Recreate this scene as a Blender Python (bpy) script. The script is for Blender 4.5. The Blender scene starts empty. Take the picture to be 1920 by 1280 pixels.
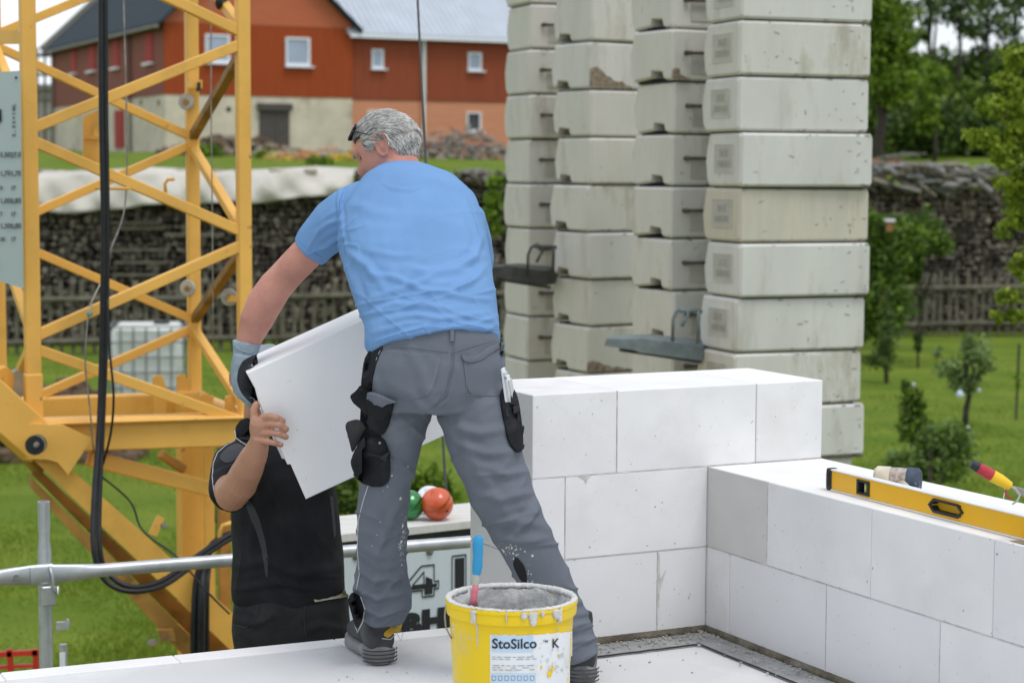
import bpy, bmesh, math, random
import numpy as np
from mathutils import Vector, Matrix, geometry
from mathutils.bvhtree import BVHTree
rnd = random.Random(7)
nrg = np.random.RandomState(11)
SC = bpy.context.scene
COL = SC.collection
# ------------------------------------------------------------------ camera
F = 3692.0; PITCH = 0.0858; ROLL = -0.0046; H = 1.403
cam_d = bpy.data.cameras.new('camera'); cam = bpy.data.objects.new('camera', cam_d); COL.objects.link(cam)
cam_d.sensor_width = 36.0; cam_d.lens = F / 1920 * 36.0; cam_d.clip_start = 0.1; cam_d.clip_end = 2000
cp, sp = math.cos(PITCH), math.sin(PITCH)
fw = Vector((0, cp, -sp)); up = Vector((0, sp, cp)); rt = Vector((1, 0, 0))
cr, sr = math.cos(ROLL), math.sin(ROLL)
# image of a point: px = 960 + c*X - s*Y ; py = 640 - (s*X + c*Y)
rt2 = rt * cr - up * sr; up2 = rt * sr + up * cr
cam.matrix_world = Matrix(((rt2.x, up2.x, -fw.x, 0), (rt2.y, up2.y, -fw.y, 0), (rt2.z, up2.z, -fw.z, H), (0, 0, 0, 1)))
SC.camera = cam
cam_d.dof.use_dof = True; cam_d.dof.focus_distance = 5.6; cam_d.dof.aperture_fstop = 4.4
# ------------------------------------------------------------------ world, sun, exposure
SUN_EL, SUN_AZ = math.radians(66), math.radians(136)      # azimuth from +Y clockwise: behind the camera on the right
wd = bpy.data.worlds.new('World'); SC.world = wd; wd.use_nodes = True
nt = wd.node_tree; nt.nodes.clear()
wo = nt.nodes.new('ShaderNodeOutputWorld'); bg = nt.nodes.new('ShaderNodeBackground'); bg.inputs[1].default_value = 0.145
sky = nt.nodes.new('ShaderNodeTexSky'); sky.sky_type = 'NISHITA'; sky.sun_disc = False
sky.sun_elevation = SUN_EL; sky.sun_rotation = SUN_AZ; sky.dust_density = 1.5
tcw = nt.nodes.new('ShaderNodeTexCoord'); nz = nt.nodes.new('ShaderNodeTexNoise'); nz.inputs['Scale'].default_value = 3.2; nz.inputs['Detail'].default_value = 6
mp = nt.nodes.new('ShaderNodeMapping'); mp.inputs['Scale'].default_value = (1, 1, 2.5)
crw = nt.nodes.new('ShaderNodeValToRGB'); crw.color_ramp.elements[0].position = .30; crw.color_ramp.elements[0].color = (.35,) * 3 + (1,)
crw.color_ramp.elements[1].position = .62; crw.color_ramp.elements[1].color = (.96,) * 3 + (1,)
mxw = nt.nodes.new('ShaderNodeMixRGB'); mxw.inputs[2].default_value = (6.9, 7.25, 7.7, 1)
nt.links.new(tcw.outputs['Generated'], mp.inputs[0]); nt.links.new(mp.outputs[0], nz.inputs['Vector']); nt.links.new(nz.outputs['Fac'], crw.inputs[0])
nt.links.new(crw.outputs[0], mxw.inputs[0]); nt.links.new(sky.outputs[0], mxw.inputs[1]); nt.links.new(mxw.outputs[0], bg.inputs[0]); nt.links.new(bg.outputs[0], wo.inputs[0])
sun_d = bpy.data.lights.new('sun', 'SUN'); sun_d.energy = 1.35; sun_d.angle = math.radians(22); sun_d.color = (1, .97, .92)
sun = bpy.data.objects.new('sun', sun_d); COL.objects.link(sun)
sdir = Vector((math.sin(SUN_AZ) * math.cos(SUN_EL), math.cos(SUN_AZ) * math.cos(SUN_EL), math.sin(SUN_EL)))
sun.rotation_euler = (-sdir).to_track_quat('-Z', 'Y').to_euler()
vs = SC.view_settings; vs.view_transform = 'Standard'; vs.look = 'None'; vs.gamma = 1; vs.use_curve_mapping = False; vs.exposure = 0.12

# ------------------------------------------------------------------ helpers
def V(*a): return Vector(a)
def ray(px, py):
    a, b = px - 960, 640 - py
    X = (cr * a + sr * b) / F; Y = (-sr * a + cr * b) / F
    return rt * X + up * Y + fw
def W(px, py, Y):
    d = ray(px, py); return Vector((0, 0, H)) + d * (Y / d.y)
def Wz(px, py, z):
    d = ray(px, py); return Vector((0, 0, H)) + d * ((z - H) / d.z)
def to_px(P):
    P = np.asarray(P, float).reshape(-1, 3) - np.array([0, 0, H])
    d = P @ np.array(fw); x = P @ np.array(rt2) / d * F; y = P @ np.array(up2) / d * F
    return np.stack([960 + x, 640 - y], 1), d
def mpx(px, Y): return px * Y / F
def snoise(P, scale, seed, n=14):
    r = np.random.RandomState(seed); P = np.asarray(P) * scale; o = np.zeros(len(P))
    for i in range(n):
        k = r.normal(size=3); k /= np.linalg.norm(k); fq = r.uniform(.6, 2.4)
        o += np.sin(P @ k * fq * 2 + r.uniform(0, 6.28)) / n ** .5
    return o

def mat(name, col, rough=.75, var=.14, vscale=6, bump=.15, bscale=60, metal=0, col2=None, spec=.35, stain=None, stain_scale=3, stain_amt=.5,
        stretch=(1, 1, 1), bdist=.004, trans=0, speck=None, speck_scale=90, coat=0, uniq=True, detail=5):
    m = bpy.data.materials.new(name); m.use_nodes = True; t = m.node_tree; N = t.nodes; L = t.links; b = N['Principled BSDF']
    b.inputs['Roughness'].default_value = rough; b.inputs['Metallic'].default_value = metal; b.inputs['Specular IOR Level'].default_value = spec
    if coat: b.inputs['Coat Weight'].default_value = coat
    tc = N.new('ShaderNodeTexCoord'); vec = tc.outputs['Object']
    if uniq:
        oi = N.new('ShaderNodeObjectInfo'); mu = N.new('ShaderNodeVectorMath'); mu.operation = 'MULTIPLY_ADD'
        cb = N.new('ShaderNodeCombineXYZ')
        for i in range(3): L.new(oi.outputs['Random'], cb.inputs[i])
        mu.inputs[1].default_value = (37, 61, 83); L.new(cb.outputs[0], mu.inputs[0]); L.new(vec, mu.inputs[2]); vec = mu.outputs[0]
    mpn = N.new('ShaderNodeMapping'); mpn.inputs['Scale'].default_value = stretch; L.new(vec, mpn.inputs[0]); vec = mpn.outputs[0]
    n1 = N.new('ShaderNodeTexNoise'); n1.inputs['Scale'].default_value = vscale; n1.inputs['Detail'].default_value = detail; L.new(vec, n1.inputs['Vector'])
    r1 = N.new('ShaderNodeValToRGB'); r1.color_ramp.elements[0].position = .32; r1.color_ramp.elements[1].position = .68
    c2 = col2 if col2 else tuple(min(1, c * (1 + var)) for c in col)
    c1 = col if col2 else tuple(c * (1 - var) for c in col)
    r1.color_ramp.elements[0].color = (*c1, 1); r1.color_ramp.elements[1].color = (*c2, 1)
    L.new(n1.outputs['Fac'], r1.inputs[0]); out = r1.outputs[0]
    def overlay(out, colr, sc, lo, hi, amt):
        n = N.new('ShaderNodeTexNoise'); n.inputs['Scale'].default_value = sc; n.inputs['Detail'].default_value = 6; n.inputs['Roughness'].default_value = .65; L.new(vec, n.inputs['Vector'])
        r = N.new('ShaderNodeValToRGB'); r.color_ramp.elements[0].position = lo; r.color_ramp.elements[0].color = (0, 0, 0, 1)
        r.color_ramp.elements[1].position = hi; r.color_ramp.elements[1].color = (amt, amt, amt, 1); L.new(n.outputs['Fac'], r.inputs[0])
        mx = N.new('ShaderNodeMixRGB'); mx.inputs[2].default_value = (*colr, 1); L.new(r.outputs[0], mx.inputs[0]); L.new(out, mx.inputs[1]); return mx.outputs[0]
    if stain: out = overlay(out, stain, stain_scale, .54, .7, stain_amt)
    if speck: out = overlay(out, speck, speck_scale, .665, .71, .8)
    L.new(out, b.inputs['Base Color'])
    if bump:
        n2 = N.new('ShaderNodeTexNoise'); n2.inputs['Scale'].default_value = bscale; n2.inputs['Detail'].default_value = 6; L.new(vec, n2.inputs['Vector'])
        bp = N.new('ShaderNodeBump'); bp.inputs['Strength'].default_value = bump; bp.inputs['Distance'].default_value = bdist
        L.new(n2.outputs['Fac'], bp.inputs['Height']); L.new(bp.outputs[0], b.inputs['Normal'])
    if trans:
        tr = N.new('ShaderNodeBsdfTranslucent'); L.new(out, tr.inputs[0]); ms = N.new('ShaderNodeMixShader'); ms.inputs[0].default_value = trans
        L.new(b.outputs[0], ms.inputs[1]); L.new(tr.outputs[0], ms.inputs[2]); L.new(ms.outputs[0], N['Material Output'].inputs[0])
    return m

class MB:
    def __init__(s): s.v = []; s.f = []; s.mi = []
    def add(s, vs_, fs, mi=0):
        b = len(s.v); s.v += [tuple(x) for x in vs_]; s.f += [tuple(b + i for i in f) for f in fs]; s.mi += [mi] * len(fs); return s
    def box(s, c, d, M3=None, mi=0, ch=0):
        c = Vector(c); d = Vector(d) * .5
        pts = [V(x * d.x, y * d.y, z * d.z) for z in (-1, 1) for y in (-1, 1) for x in (-1, 1)]
        fs = [(0, 2, 3, 1), (4, 5, 7, 6), (0, 1, 5, 4), (2, 6, 7, 3), (0, 4, 6, 2), (1, 3, 7, 5)]
        if ch:
            bm = bmesh.new(); vv = [bm.verts.new(p) for p in pts]
            for f in fs: bm.faces.new([vv[i] for i in f])
            bmesh.ops.bevel(bm, geom=bm.edges[:], offset=ch, segments=1, affect='EDGES')
            bm.verts.index_update(); pts = [v.co.copy() for v in bm.verts]; fs = [[v.index for v in f.verts] for f in bm.faces]; bm.free()
        if M3 is not None: pts = [M3 @ p for p in pts]
        return s.add([c + p for p in pts], fs, mi)
    def bar(s, a, b, w, h, upv=None, mi=0, ch=0):
        a = Vector(a); b = Vector(b); y = (b - a); L = y.length; y.normalize(); upv = Vector(upv or (0, 0, 1))
        x = y.cross(upv)
        if x.length < 1e-4: x = y.cross(V(0, 1, 0))
        x.normalize(); z = x.cross(y)
        return s.box((a + b) / 2, (w, L, h), Matrix((x, y, z)).transposed(), mi, ch)
    def loft(s, rings, cap=True, mi=0):
        n = len(rings[0]); vs_ = [p for r in rings for p in r]; fs = []
        for i in range(len(rings) - 1):
            for j in range(n):
                k = (j + 1) % n; fs.append((i * n + j, i * n + k, (i + 1) * n + k, (i + 1) * n + j))
        if cap: fs.append(tuple(range(n - 1, -1, -1))); fs.append(tuple((len(rings) - 1) * n + j for j in range(n)))
        return s.add(vs_, fs, mi)
    def tube(s, pts, r, n=10, cap=True, mi=0, flat=None, ref=None):
        pts = [Vector(p) for p in pts]; rs = r if isinstance(r, (list, tuple)) else [r] * len(pts)
        rings = []; prev = None
        for i, p in enumerate(pts):
            d = (pts[min(i + 1, len(pts) - 1)] - pts[max(i - 1, 0)]).normalized()
            if prev is None:
                x = d.cross(Vector(ref) if ref else (V(0, 0, 1) if abs(d.z) < .9 else V(0, 1, 0))).normalized()
            else: x = (prev - d * prev.dot(d)).normalized()
            prev = x; y = d.cross(x)
            ff = flat[i] if isinstance(flat, (list, tuple)) else (flat or 1)
            rings.append([p + x * (rs[i] * math.cos(2 * math.pi * k / n)) + y * (rs[i] * ff * math.sin(2 * math.pi * k / n)) for k in range(n)])
        return s.loft(rings, cap, mi)
    def lathe(s, c, prof, n=32, axis=None, mi=0, cap=True):
        c = Vector(c); q = V(0, 0, 1).rotation_difference(Vector(axis)) if axis else None; rings = []
        for r, z in prof:
            ring = [V(r * math.cos(2 * math.pi * k / n), r * math.sin(2 * math.pi * k / n), z) for k in range(n)]
            rings.append([c + (q @ p if q else p) for p in ring])
        return s.loft(rings, cap, mi)
    def prism(s, poly, off, mi=0):
        off = Vector(off); poly = [Vector(p) for p in poly]; n = len(poly)
        fs = [tuple(range(n)), tuple(range(2 * n - 1, n - 1, -1))] + [(i, n + i, n + (i + 1) % n, (i + 1) % n) for i in range(n)]
        return s.add(poly + [p + off for p in poly], fs, mi)
    def sphere(s, c, r, n=16, mi=0, scale=(1, 1, 1), M3=None):
        c = Vector(c); prof = [(math.sin(math.pi * i / n), -math.cos(math.pi * i / n)) for i in range(n + 1)]
        rings = []
        for a, z in prof:
            a = max(a, 1e-3)
            ring = [V(r * a * math.cos(2 * math.pi * k / (2 * n)) * scale[0], r * a * math.sin(2 * math.pi * k / (2 * n)) * scale[1], r * z * scale[2]) for k in range(2 * n)]
            if M3 is not None: ring = [M3 @ p for p in ring]
            rings.append([c + p for p in ring])
        return s.loft(rings, True, mi)
    def mesh(s, name, fixn=True, smooth=None):
        me = bpy.data.meshes.new(name); me.from_pydata(s.v, [], s.f); me.update()
        if fixn:
            bm = bmesh.new(); bm.from_mesh(me); bmesh.ops.recalc_face_normals(bm, faces=bm.faces); bm.to_mesh(me); bm.free()
        if any(s.mi): me.polygons.foreach_set('material_index', s.mi)
        return me

def shade(me, smooth):
    if smooth:
        me.polygons.foreach_set('use_smooth', [True] * len(me.polygons))
        if smooth is not True: me.set_sharp_from_angle(angle=math.radians(smooth))
def link(name, me, mats, parent=None, smooth=None, world=True):
    if not isinstance(mats, (list, tuple)): mats = [mats]
    if len(me.materials) == 0:
        for m in mats: me.materials.append(m)
    root = parent
    while root is not None and root.parent is not None: root = root.parent
    if root is not None and world: me.transform(root.matrix_basis.inverted())
    shade(me, smooth)
    o = bpy.data.objects.new(name, me); COL.objects.link(o)
    if parent is not None: o.parent = parent
    return o
def obj(name, mb, mats, parent=None, smooth=None, world=True, fixn=True, **props):
    o = link(name, mb.mesh(name, fixn), mats, parent, smooth, world)
    for k, v in props.items(): o[k] = v
    return o
def tag(o, label, cat, group=None, kind=None):
    if label: o['label'] = label
    if cat: o['category'] = cat
    if group: o['group'] = group
    if kind: o['kind'] = kind
    return o
def thing(name, label, cat, loc=(0, 0, 0), rotz=0, group=None):
    o = bpy.data.objects.new(name, None); COL.objects.link(o); o.empty_display_size = .1
    o.matrix_basis = Matrix.Translation(Vector(loc)) @ Matrix.Rotation(rotz, 4, 'Z')
    return tag(o, label, cat, group)
def copy_tree(o, parent=None):
    c = o.copy(); COL.objects.link(c); c.parent = parent
    for ch in list(o.children): copy_tree(ch, c)
    return c
def text_mesh(s, size, bold=0.0, align='LEFT'):
    cu = bpy.data.curves.new('t', 'FONT'); cu.body = s; cu.size = size; cu.offset = bold; cu.align_x = align; cu.resolution_u = 3
    o = bpy.data.objects.new('t', cu); COL.objects.link(o); dg = bpy.context.evaluated_depsgraph_get()
    me = bpy.data.meshes.new_from_object(o.evaluated_get(dg)); vs_ = [v.co.copy() for v in me.vertices]; fs = [tuple(p.vertices) for p in me.polygons]
    bpy.data.objects.remove(o); return vs_, fs
def text_on(mb, s, size, org, xd, yd, lift=.001, bold=0., align='LEFT', mi=0):
    vs_, fs = text_mesh(s, size, bold, align); org = Vector(org); xd = Vector(xd); yd = Vector(yd); n = xd.cross(yd).normalized()
    mb.add([org + xd * v.x + yd * v.y + n * lift for v in vs_], fs, mi)
def remesh(mb, vox, smooth=2, name='body'):
    me = mb.mesh(name); o = bpy.data.objects.new('tmp', me); COL.objects.link(o)
    m = o.modifiers.new('r', 'REMESH'); m.mode = 'VOXEL'; m.voxel_size = vox; m.adaptivity = 0
    if smooth: sm = o.modifiers.new('s', 'SMOOTH'); sm.factor = .5; sm.iterations = smooth
    dg = bpy.context.evaluated_depsgraph_get(); out = bpy.data.meshes.new_from_object(o.evaluated_get(dg)); out.name = name
    bpy.data.objects.remove(o); return out
def get_co(me):
    a = np.zeros(len(me.vertices) * 3, 'f'); me.vertices.foreach_get('co', a); n = np.zeros_like(a); me.vertex_normals.foreach_get('vector', n)
    return a.reshape(-1, 3).astype(float), n.reshape(-1, 3).astype(float)
def set_co(me, co): me.vertices.foreach_set('co', co.astype('f').ravel()); me.update()
def folds(me, flist, nz=()):
    """press creases and raise folds: each (polyline in picture px, width px, height m)"""
    co, no = get_co(me); q, d = to_px(co); disp = np.zeros(len(co))
    facing = np.clip(-(no @ np.array(fw)) * 2.0 + .3, 0, 1)
    for pl, w, h in flist:
        best = np.full(len(co), 1e9); tt = np.zeros(len(co)); npl = len(pl) - 1
        for i in range(npl):
            a = np.array(pl[i], float); b = np.array(pl[i + 1], float); ab = b - a; t = np.clip(((q - a) @ ab) / (ab @ ab), 0, 1)
            dd = np.hypot(*(q - a - t[:, None] * ab).T); m = dd < best; best[m] = dd[m]; tt[m] = (i + t[m]) / npl
        prof = np.exp(-(best / w) ** 2) - .45 * np.exp(-((best - 1.7 * w) / w) ** 2)
        disp += h * prof * facing * np.sin(np.pi * np.clip(tt * .94 + .03, 0, 1)) ** .6
    for z_ in nz:
        if len(z_) == 3: disp += snoise(co, z_[0], z_[2]) * z_[1]
        else:   # creased cloth: ridged pattern running along direction a (degrees in the picture), fading outside the box
            sc, amp, seed, an, asp, (bx0, by0, bx1, by1), pw = z_; a = math.radians(an); U = (q[:, 0] * math.cos(a) + q[:, 1] * math.sin(a)) / asp; Vv = -q[:, 0] * math.sin(a) + q[:, 1] * math.cos(a)
            Q3 = np.stack([U, Vv, d * 0 + seed], 1); Q3 = Q3 + np.stack([snoise(Q3, sc * .6, seed + 1), snoise(Q3, sc * .6, seed + 2) * .8, d * 0], 1) / sc * .5
            rdg = (1 - np.abs(np.clip(snoise(Q3, sc, seed) * .8, -1, 1))) ** pw
            msk = np.clip((q[:, 0] - bx0) / 25, 0, 1) * np.clip((bx1 - q[:, 0]) / 25, 0, 1) * np.clip((q[:, 1] - by0) / 40, 0, 1) * np.clip((by1 - q[:, 1]) / 25, 0, 1)
            disp += rdg * msk * amp
    set_co(me, co + no * disp[:, None]); return me
def bvh_of(me): return BVHTree.FromPolygons([v.co.copy() for v in me.vertices], [tuple(p.vertices) for p in me.polygons])
def patch(name, poly, bvh, mats, parent, thick=.004, lift=.001, step=6, Yd=None, bulge=0, smooth=True, noise=0, seed=1, **props):
    """a piece of cloth or leather lying on a surface; outline given as seen in the picture"""
    pl = [Vector((a, b)) for a, b in poly]
    if len(pl) > 4:
        for _ in range(2): pl = [q for i in range(len(pl)) for q in (pl[i].lerp(pl[(i + 1) % len(pl)], .2), pl[i].lerp(pl[(i + 1) % len(pl)], .8))]
    n = len(pl); dense = []
    for i in range(n):
        a, b = pl[i], pl[(i + 1) % n]; k = max(1, int((b - a).length / step))
        dense += [a.lerp(b, j / k) for j in range(k)]
    A = np.array([tuple(p) for p in dense]); mn, mxx = A.min(0), A.max(0); pts = list(dense); nb = len(dense)
    def inside(x, y):
        c = False; j = nb - 1
        for i in range(nb):
            xi, yi = A[i]; xj, yj = A[j]
            if (yi > y) != (yj > y) and x < (xj - xi) * (y - yi) / (yj - yi) + xi: c = not c
            j = i
        return c
    yy = mn[1] + step * .5
    while yy < mxx[1]:
        xx = mn[0] + step * .5
        while xx < mxx[0]:
            if inside(xx, yy) and np.min(np.hypot(A[:, 0] - xx, A[:, 1] - yy)) > step * .55: pts.append(Vector((xx, yy)))
            xx += step
        yy += step
    v2, _, f2, *_ = geometry.delaunay_2d_cdt(pts, [(i, (i + 1) % nb) for i in range(nb)], [], 1, 1e-3)
    top = []; bot = []; O = Vector((0, 0, H)); last = None; ydef = Yd
    hits = []
    for p in v2:
        d = ray(p.x, p.y).normalized(); h = bvh.ray_cast(O, d) if bvh else (None,) * 4; hits.append((p, d, h))
    ok = [(p, h[0].y) for p, d, h in hits if h[0] is not None]
    for p, d, h in hits:
        e = min(1, np.min(np.hypot(A[:, 0] - p.x, A[:, 1] - p.y)) / (step * 2.5))
        if h[0] is not None: P, nn = h[0], h[1]
        else:
            if ok:
                near = sorted(ok, key=lambda o: (o[0] - p).length)[:3]; yv = sum(o[1] for o in near) / len(near)
            else: yv = Yd or 6.3; print('patch misses', name, poly[0])
            if Yd is not None and ok: yv = min(yv, Yd)
            P = W(p.x, p.y, yv); nn = -d
        nn = nn if nn.dot(d) < 0 else -nn
        nn = (nn * .7 - d * .3).normalized()
        w = noise * math.sin(p.x * .13 + seed) * math.sin(p.y * .11 + seed * 2)
        top.append(P + nn * (lift + thick + bulge * math.sin(e * 1.57) + w)); bot.append(P - nn * .002)
    m = len(top); mb = MB(); fs = [tuple(f) for f in f2]
    bf = set()
    for f in fs:
        for i in range(len(f)): bf.add((f[i], f[(i + 1) % len(f)]))
    side = [(a, b, b + m, a + m) for a, b in bf if (b, a) not in bf]
    mb.add(top + bot, fs + [tuple(i + m for i in reversed(f)) for f in fs] + side)
    return obj(name, mb, mats, parent, smooth=50 if smooth else None, **props)
def cord_on(name, pl, bvh, r, mats, parent, lift=.002, step=8, Yd=None, n=6, **props):
    O = Vector((0, 0, H)); out = []; 
    for i in range(len(pl) - 1):
        a, b = Vector(pl[i]), Vector(pl[i + 1]); k = max(1, int((b - a).length / step))
        for j in range(k + (i == len(pl) - 2)):
            p = a.lerp(b, j / k); d = ray(p.x, p.y).normalized(); h = bvh.ray_cast(O, d) if bvh else (None,)
            out.append((h[0] - d * lift) if h[0] is not None else (W(p.x, p.y, out[-1].y if out else (Yd or 6.2))))
    return obj(name, MB().tube(out, r, n), mats, parent, smooth=True, **props)
# ================================================================== materials
AAC = mat('aerated_concrete', (.765, .755, .75), .85, .045, 5, .35, 260, bdist=.0015, stain=(.64, .62, .585), stain_scale=2.2, stain_amt=.55, speck=(.42, .40, .38), speck_scale=60)
AACW = mat('aerated_concrete_warm_grey', (.60, .58, .55), .85, .06, 4, .35, 260, bdist=.0015, stain=(.72, .70, .68), stain_scale=3.4, stain_amt=.5, speck=(.35, .33, .3), speck_scale=60)
MORT = mat('mortar', (.42, .40, .36), .95, .2, 12, .8, 60, bdist=.01, stain=(.16, .14, .10), stain_scale=9, stain_amt=.8)
MORTD = mat('shaded_mortar', (.15, .13, .095), .95, .4, 14, 1, 60, bdist=.01, stain=(.30, .28, .25), stain_scale=9, stain_amt=.7)  # brown mortar, darkened for the shadow line under the first course
GLUE = mat('thin_bed_glue', (.56, .55, .53), .9, .2, 30, .6, 90)
CONC = mat('floor_concrete', (.60, .60, .60), .8, .07, 2.2, .3, 120, bdist=.002, stain=(.74, .74, .74), stain_scale=1.6, stain_amt=.7, speck=(.3, .29, .27), speck_scale=38)
MEMB = mat('damp_proof_strip', (.26, .265, .27), .75, .2, 9, .8, 45, bdist=.006, stain=(.42, .41, .39), stain_scale=7, stain_amt=.8)
DARK = mat('dark_seam', (.035, .035, .035), .8, .3, 20, .3, 60)
GRASS = mat('lawn_ground', (.090, .145, .018), .95, .2, .9, .4, 14, spec=.05, col2=(.150, .200, .028), bdist=.03, uniq=False, stain=(.20, .22, .04), stain_scale=.25, stain_amt=.55)
BLADE = mat('grass_blades', (.120, .195, .020), .8, .3, .5, 0, spec=.08, col2=(.205, .275, .034), trans=.4, uniq=False)
EARTH = mat('earth', (.14, .095, .06), .95, .3, 8, 1, 20, bdist=.05)
STONE = mat('rubble_stone', (.26, .22, .17), .9, .35, 6, .8, 14, bdist=.02, col2=(.40, .34, .27))
WOODP = mat('house_boards', (.29, .058, .019), .9, .1, 2.4, .3, 20, spec=.08, col2=(.37, .080, .028), stretch=(9, 9, .35), stain=(.30, .06, .025), stain_scale=1.2, stain_amt=.6, uniq=False, bdist=.01)
WOODR = mat('wing_boards', (.25, .052, .020), .8, .1, 2.4, .3, 20, col2=(.30, .072, .03), stretch=(9, 9, .35), stain=(.17, .04, .02), stain_scale=1.0, stain_amt=.6, uniq=False, bdist=.01)
WOODL = mat('gable_boards', (.47, .13, .06), .8, .08, 3, .3, 20, stretch=(.4, .4, 8), uniq=False)
WOODS = mat('long_wall_boards', (.23, .075, .05), .8, .12, 2.5, .3, 20, stretch=(9, 9, .4), uniq=False)
PLAST = mat('old_plaster', (.60, .54, .42), .9, .12, 1.3, .4, 12, uniq=False, stain=(.36, .30, .22), stain_scale=.9, stain_amt=.7, bdist=.02)
SALM = mat('salmon_boards', (.60, .26, .15), .85, .08, 2, .3, 10, stretch=(.3, .3, 6), uniq=False)
SLATE = mat('slate_roof', (.022, .034, .045), .95, .15, 3, .4, 10, uniq=False, bdist=.02)
TINR = mat('tin_roof', (.50, .54, .60), .4, .06, 1, .1, 8, uniq=False, metal=.2)
GREYB = mat('grey_verge_boards', (.22, .21, .18), .8, .15, 3)
WHITEP = mat('white_frame', (.78, .80, .84), .4, .03, 5, 0)
PANE = mat('window_pane', (.30, .36, .46), .12, .15, .8, 0, spec=.8)
PANED = mat('dark_pane', (.03, .035, .04), .1, .3, 2, 0, spec=.8)
DOORM = mat('weathered_boards', (.085, .075, .068), .85, .25, 8, .4, 20, stretch=(5, 5, .5))
PIPEW = mat('white_pipe', (.72, .74, .72), .4, .05, 4, 0)
LOGE = [mat('log_end_%d' % i, c, .9, .3, 9, .5, 30, bdist=.01) for i, c in enumerate([(.125, .105, .08), (.18, .152, .118), (.058, .048, .037), (.27, .235, .185)])]
LOGG = mat('weathered_log', (.09, .085, .075), .85, .45, 5, .5, 20, col2=(.32, .31, .29), stretch=(1, 1, 1))
TARP = mat('canvas_tarp', (.52, .49, .43), .65, .1, 1.2, .4, 5, stain=(.33, .31, .26), stain_scale=1.3, stain_amt=.8, uniq=False, bdist=.03)
FENCE = mat('fence_wood', (.085, .080, .056), .9, .3, 5, .4, 18, col2=(.17, .155, .112))
LEAFD = [mat('leaf_dark_%d' % i, c, .6, .25, 1.0, 0, trans=.25, uniq=False) for i, c in enumerate([(.036, .070, .012), (.064, .115, .017), (.105, .165, .024)])]
LEAFM = [mat('leaf_mid_%d' % i, c, .6, .25, 1.0, 0, trans=.3, uniq=False) for i, c in enumerate([(.080, .145, .014), (.145, .24, .018), (.23, .34, .028)])]
LEAFY = [mat('leaf_bright_%d' % i, c, .55, .2, 2.0, 0, trans=.35, uniq=False) for i, c in enumerate([(.18, .26, .022), (.28, .38, .03), (.38, .47, .05)])]
LEAFG = [mat('leaf_grey_%d' % i, c, .6, .25, 2.0, 0, trans=.3, uniq=False) for i, c in enumerate([(.10, .165, .04), (.17, .25, .075), (.26, .35, .13)])]
BARK = mat('bark', (.055, .045, .035), .9, .3, 10, .6, 30, bdist=.01)
YEL = [mat('flower_yellow', (.65, .48, .02), .7, .2, 3, 0)]

# ================================================================== ground
def tz(x, y):
    def ss(a, b, t): t = np.clip((t - a) / (b - a), 0, 1); return t * t * (3 - 2 * t)
    z = -2.5 + 3.55 * ss(50, 58, y) + 1.2 * np.clip((y - 56) / 32, 0, 1) + 3.0 * np.clip((y - 95) / 200, 0, 3)
    return z + .05 * np.sin(x * .5 + 1) * np.sin(y * .37)
xs = np.concatenate([np.linspace(-400, -45, 12), np.linspace(-40, 45, 60), np.linspace(50, 400, 12)])
ys = np.concatenate([np.linspace(-60, 6, 6), np.linspace(8, 110, 120), np.linspace(116, 700, 24)])
Xg, Yg = np.meshgrid(xs, ys); Zg = tz(Xg, Yg); g = MB()
nx, ny = len(xs), len(ys)
g.add(np.stack([Xg.ravel(), Yg.ravel(), Zg.ravel()], 1), [(j * nx + i, j * nx + i + 1, (j + 1) * nx + i + 1, (j + 1) * nx + i) for j in range(ny - 1) for i in range(nx - 1)])
tag(obj('ground', g, GRASS, smooth=True, fixn=False), None, None, kind='structure')

def blades(n, x0f, x1f, y0, y1, hgt, wid, seed, name='grass'):
    r = np.random.RandomState(seed); y = 1 / (1 / y0 + r.rand(n) * (1 / y1 - 1 / y0)); x = y * (x0f + r.rand(n) * (x1f - x0f))
    z = tz(x, y); a = r.rand(n) * 6.28; h = hgt * (.5 + r.rand(n)) * (1 + .6 * snoise(np.stack([x, y, y * 0], 1), .8, 5)).clip(.4, 2); w = wid * (.6 + .8 * r.rand(n)); le = (r.rand(n, 2) - .5) * hgt * 1.4
    P = np.zeros((n, 3, 3)); P[:, 0] = np.stack([x - np.cos(a) * w, y - np.sin(a) * w, z - .01], 1); P[:, 1] = np.stack([x + np.cos(a) * w, y + np.sin(a) * w, z - .01], 1)
    P[:, 2] = np.stack([x + le[:, 0], y + le[:, 1], z + h], 1)
    me = bpy.data.meshes.new(name); me.vertices.add(3 * n); me.vertices.foreach_set('co', P.astype('f').ravel()); me.loops.add(3 * n); me.loops.foreach_set('vertex_index', np.arange(3 * n)); me.polygons.add(n)
    me.polygons.foreach_set('loop_start', np.arange(n) * 3); me.update(); me.validate()
    o = link(name, me, BLADE); tag(o, 'short mown green grass covering the lawn', 'grass', kind='stuff'); return o
blades(230000, -.27, .27, 10.5, 42, .030, .009, 3)

# ================================================================== slab and block walls
FL = -0.02
TH = 1.1055; E1 = V(math.sin(TH), math.cos(TH), 0); E2 = V(math.cos(TH), -math.sin(TH), 0)
CX = V(.6073, 6.0327, 0); TW = .427; S0 = -.611
def ws(s, r, z): return CX + E1 * s + E2 * r + V(0, 0, z)
def to_sr(p): d = Vector(p) - CX; return d.dot(E1), d.dot(E2)
pe0, pe1 = Wz(0, 1264, FL), Wz(872, 1176, FL); ed = (pe1 - pe0).normalized()
A0 = pe0 - ed * 3.0; A1 = pe0 + ed * 3.2
flo = MB(); inn = V(ed.y, -ed.x, 0)
poly = [A0, A1, A1 + inn * 5.5, A0 + inn * 7.5]; flo.prism([p + V(0, 0, 0) for p in poly], (0, 0, -.22))
floor = obj('floor', flo, CONC); tag(floor, None, None, kind='structure')
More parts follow.
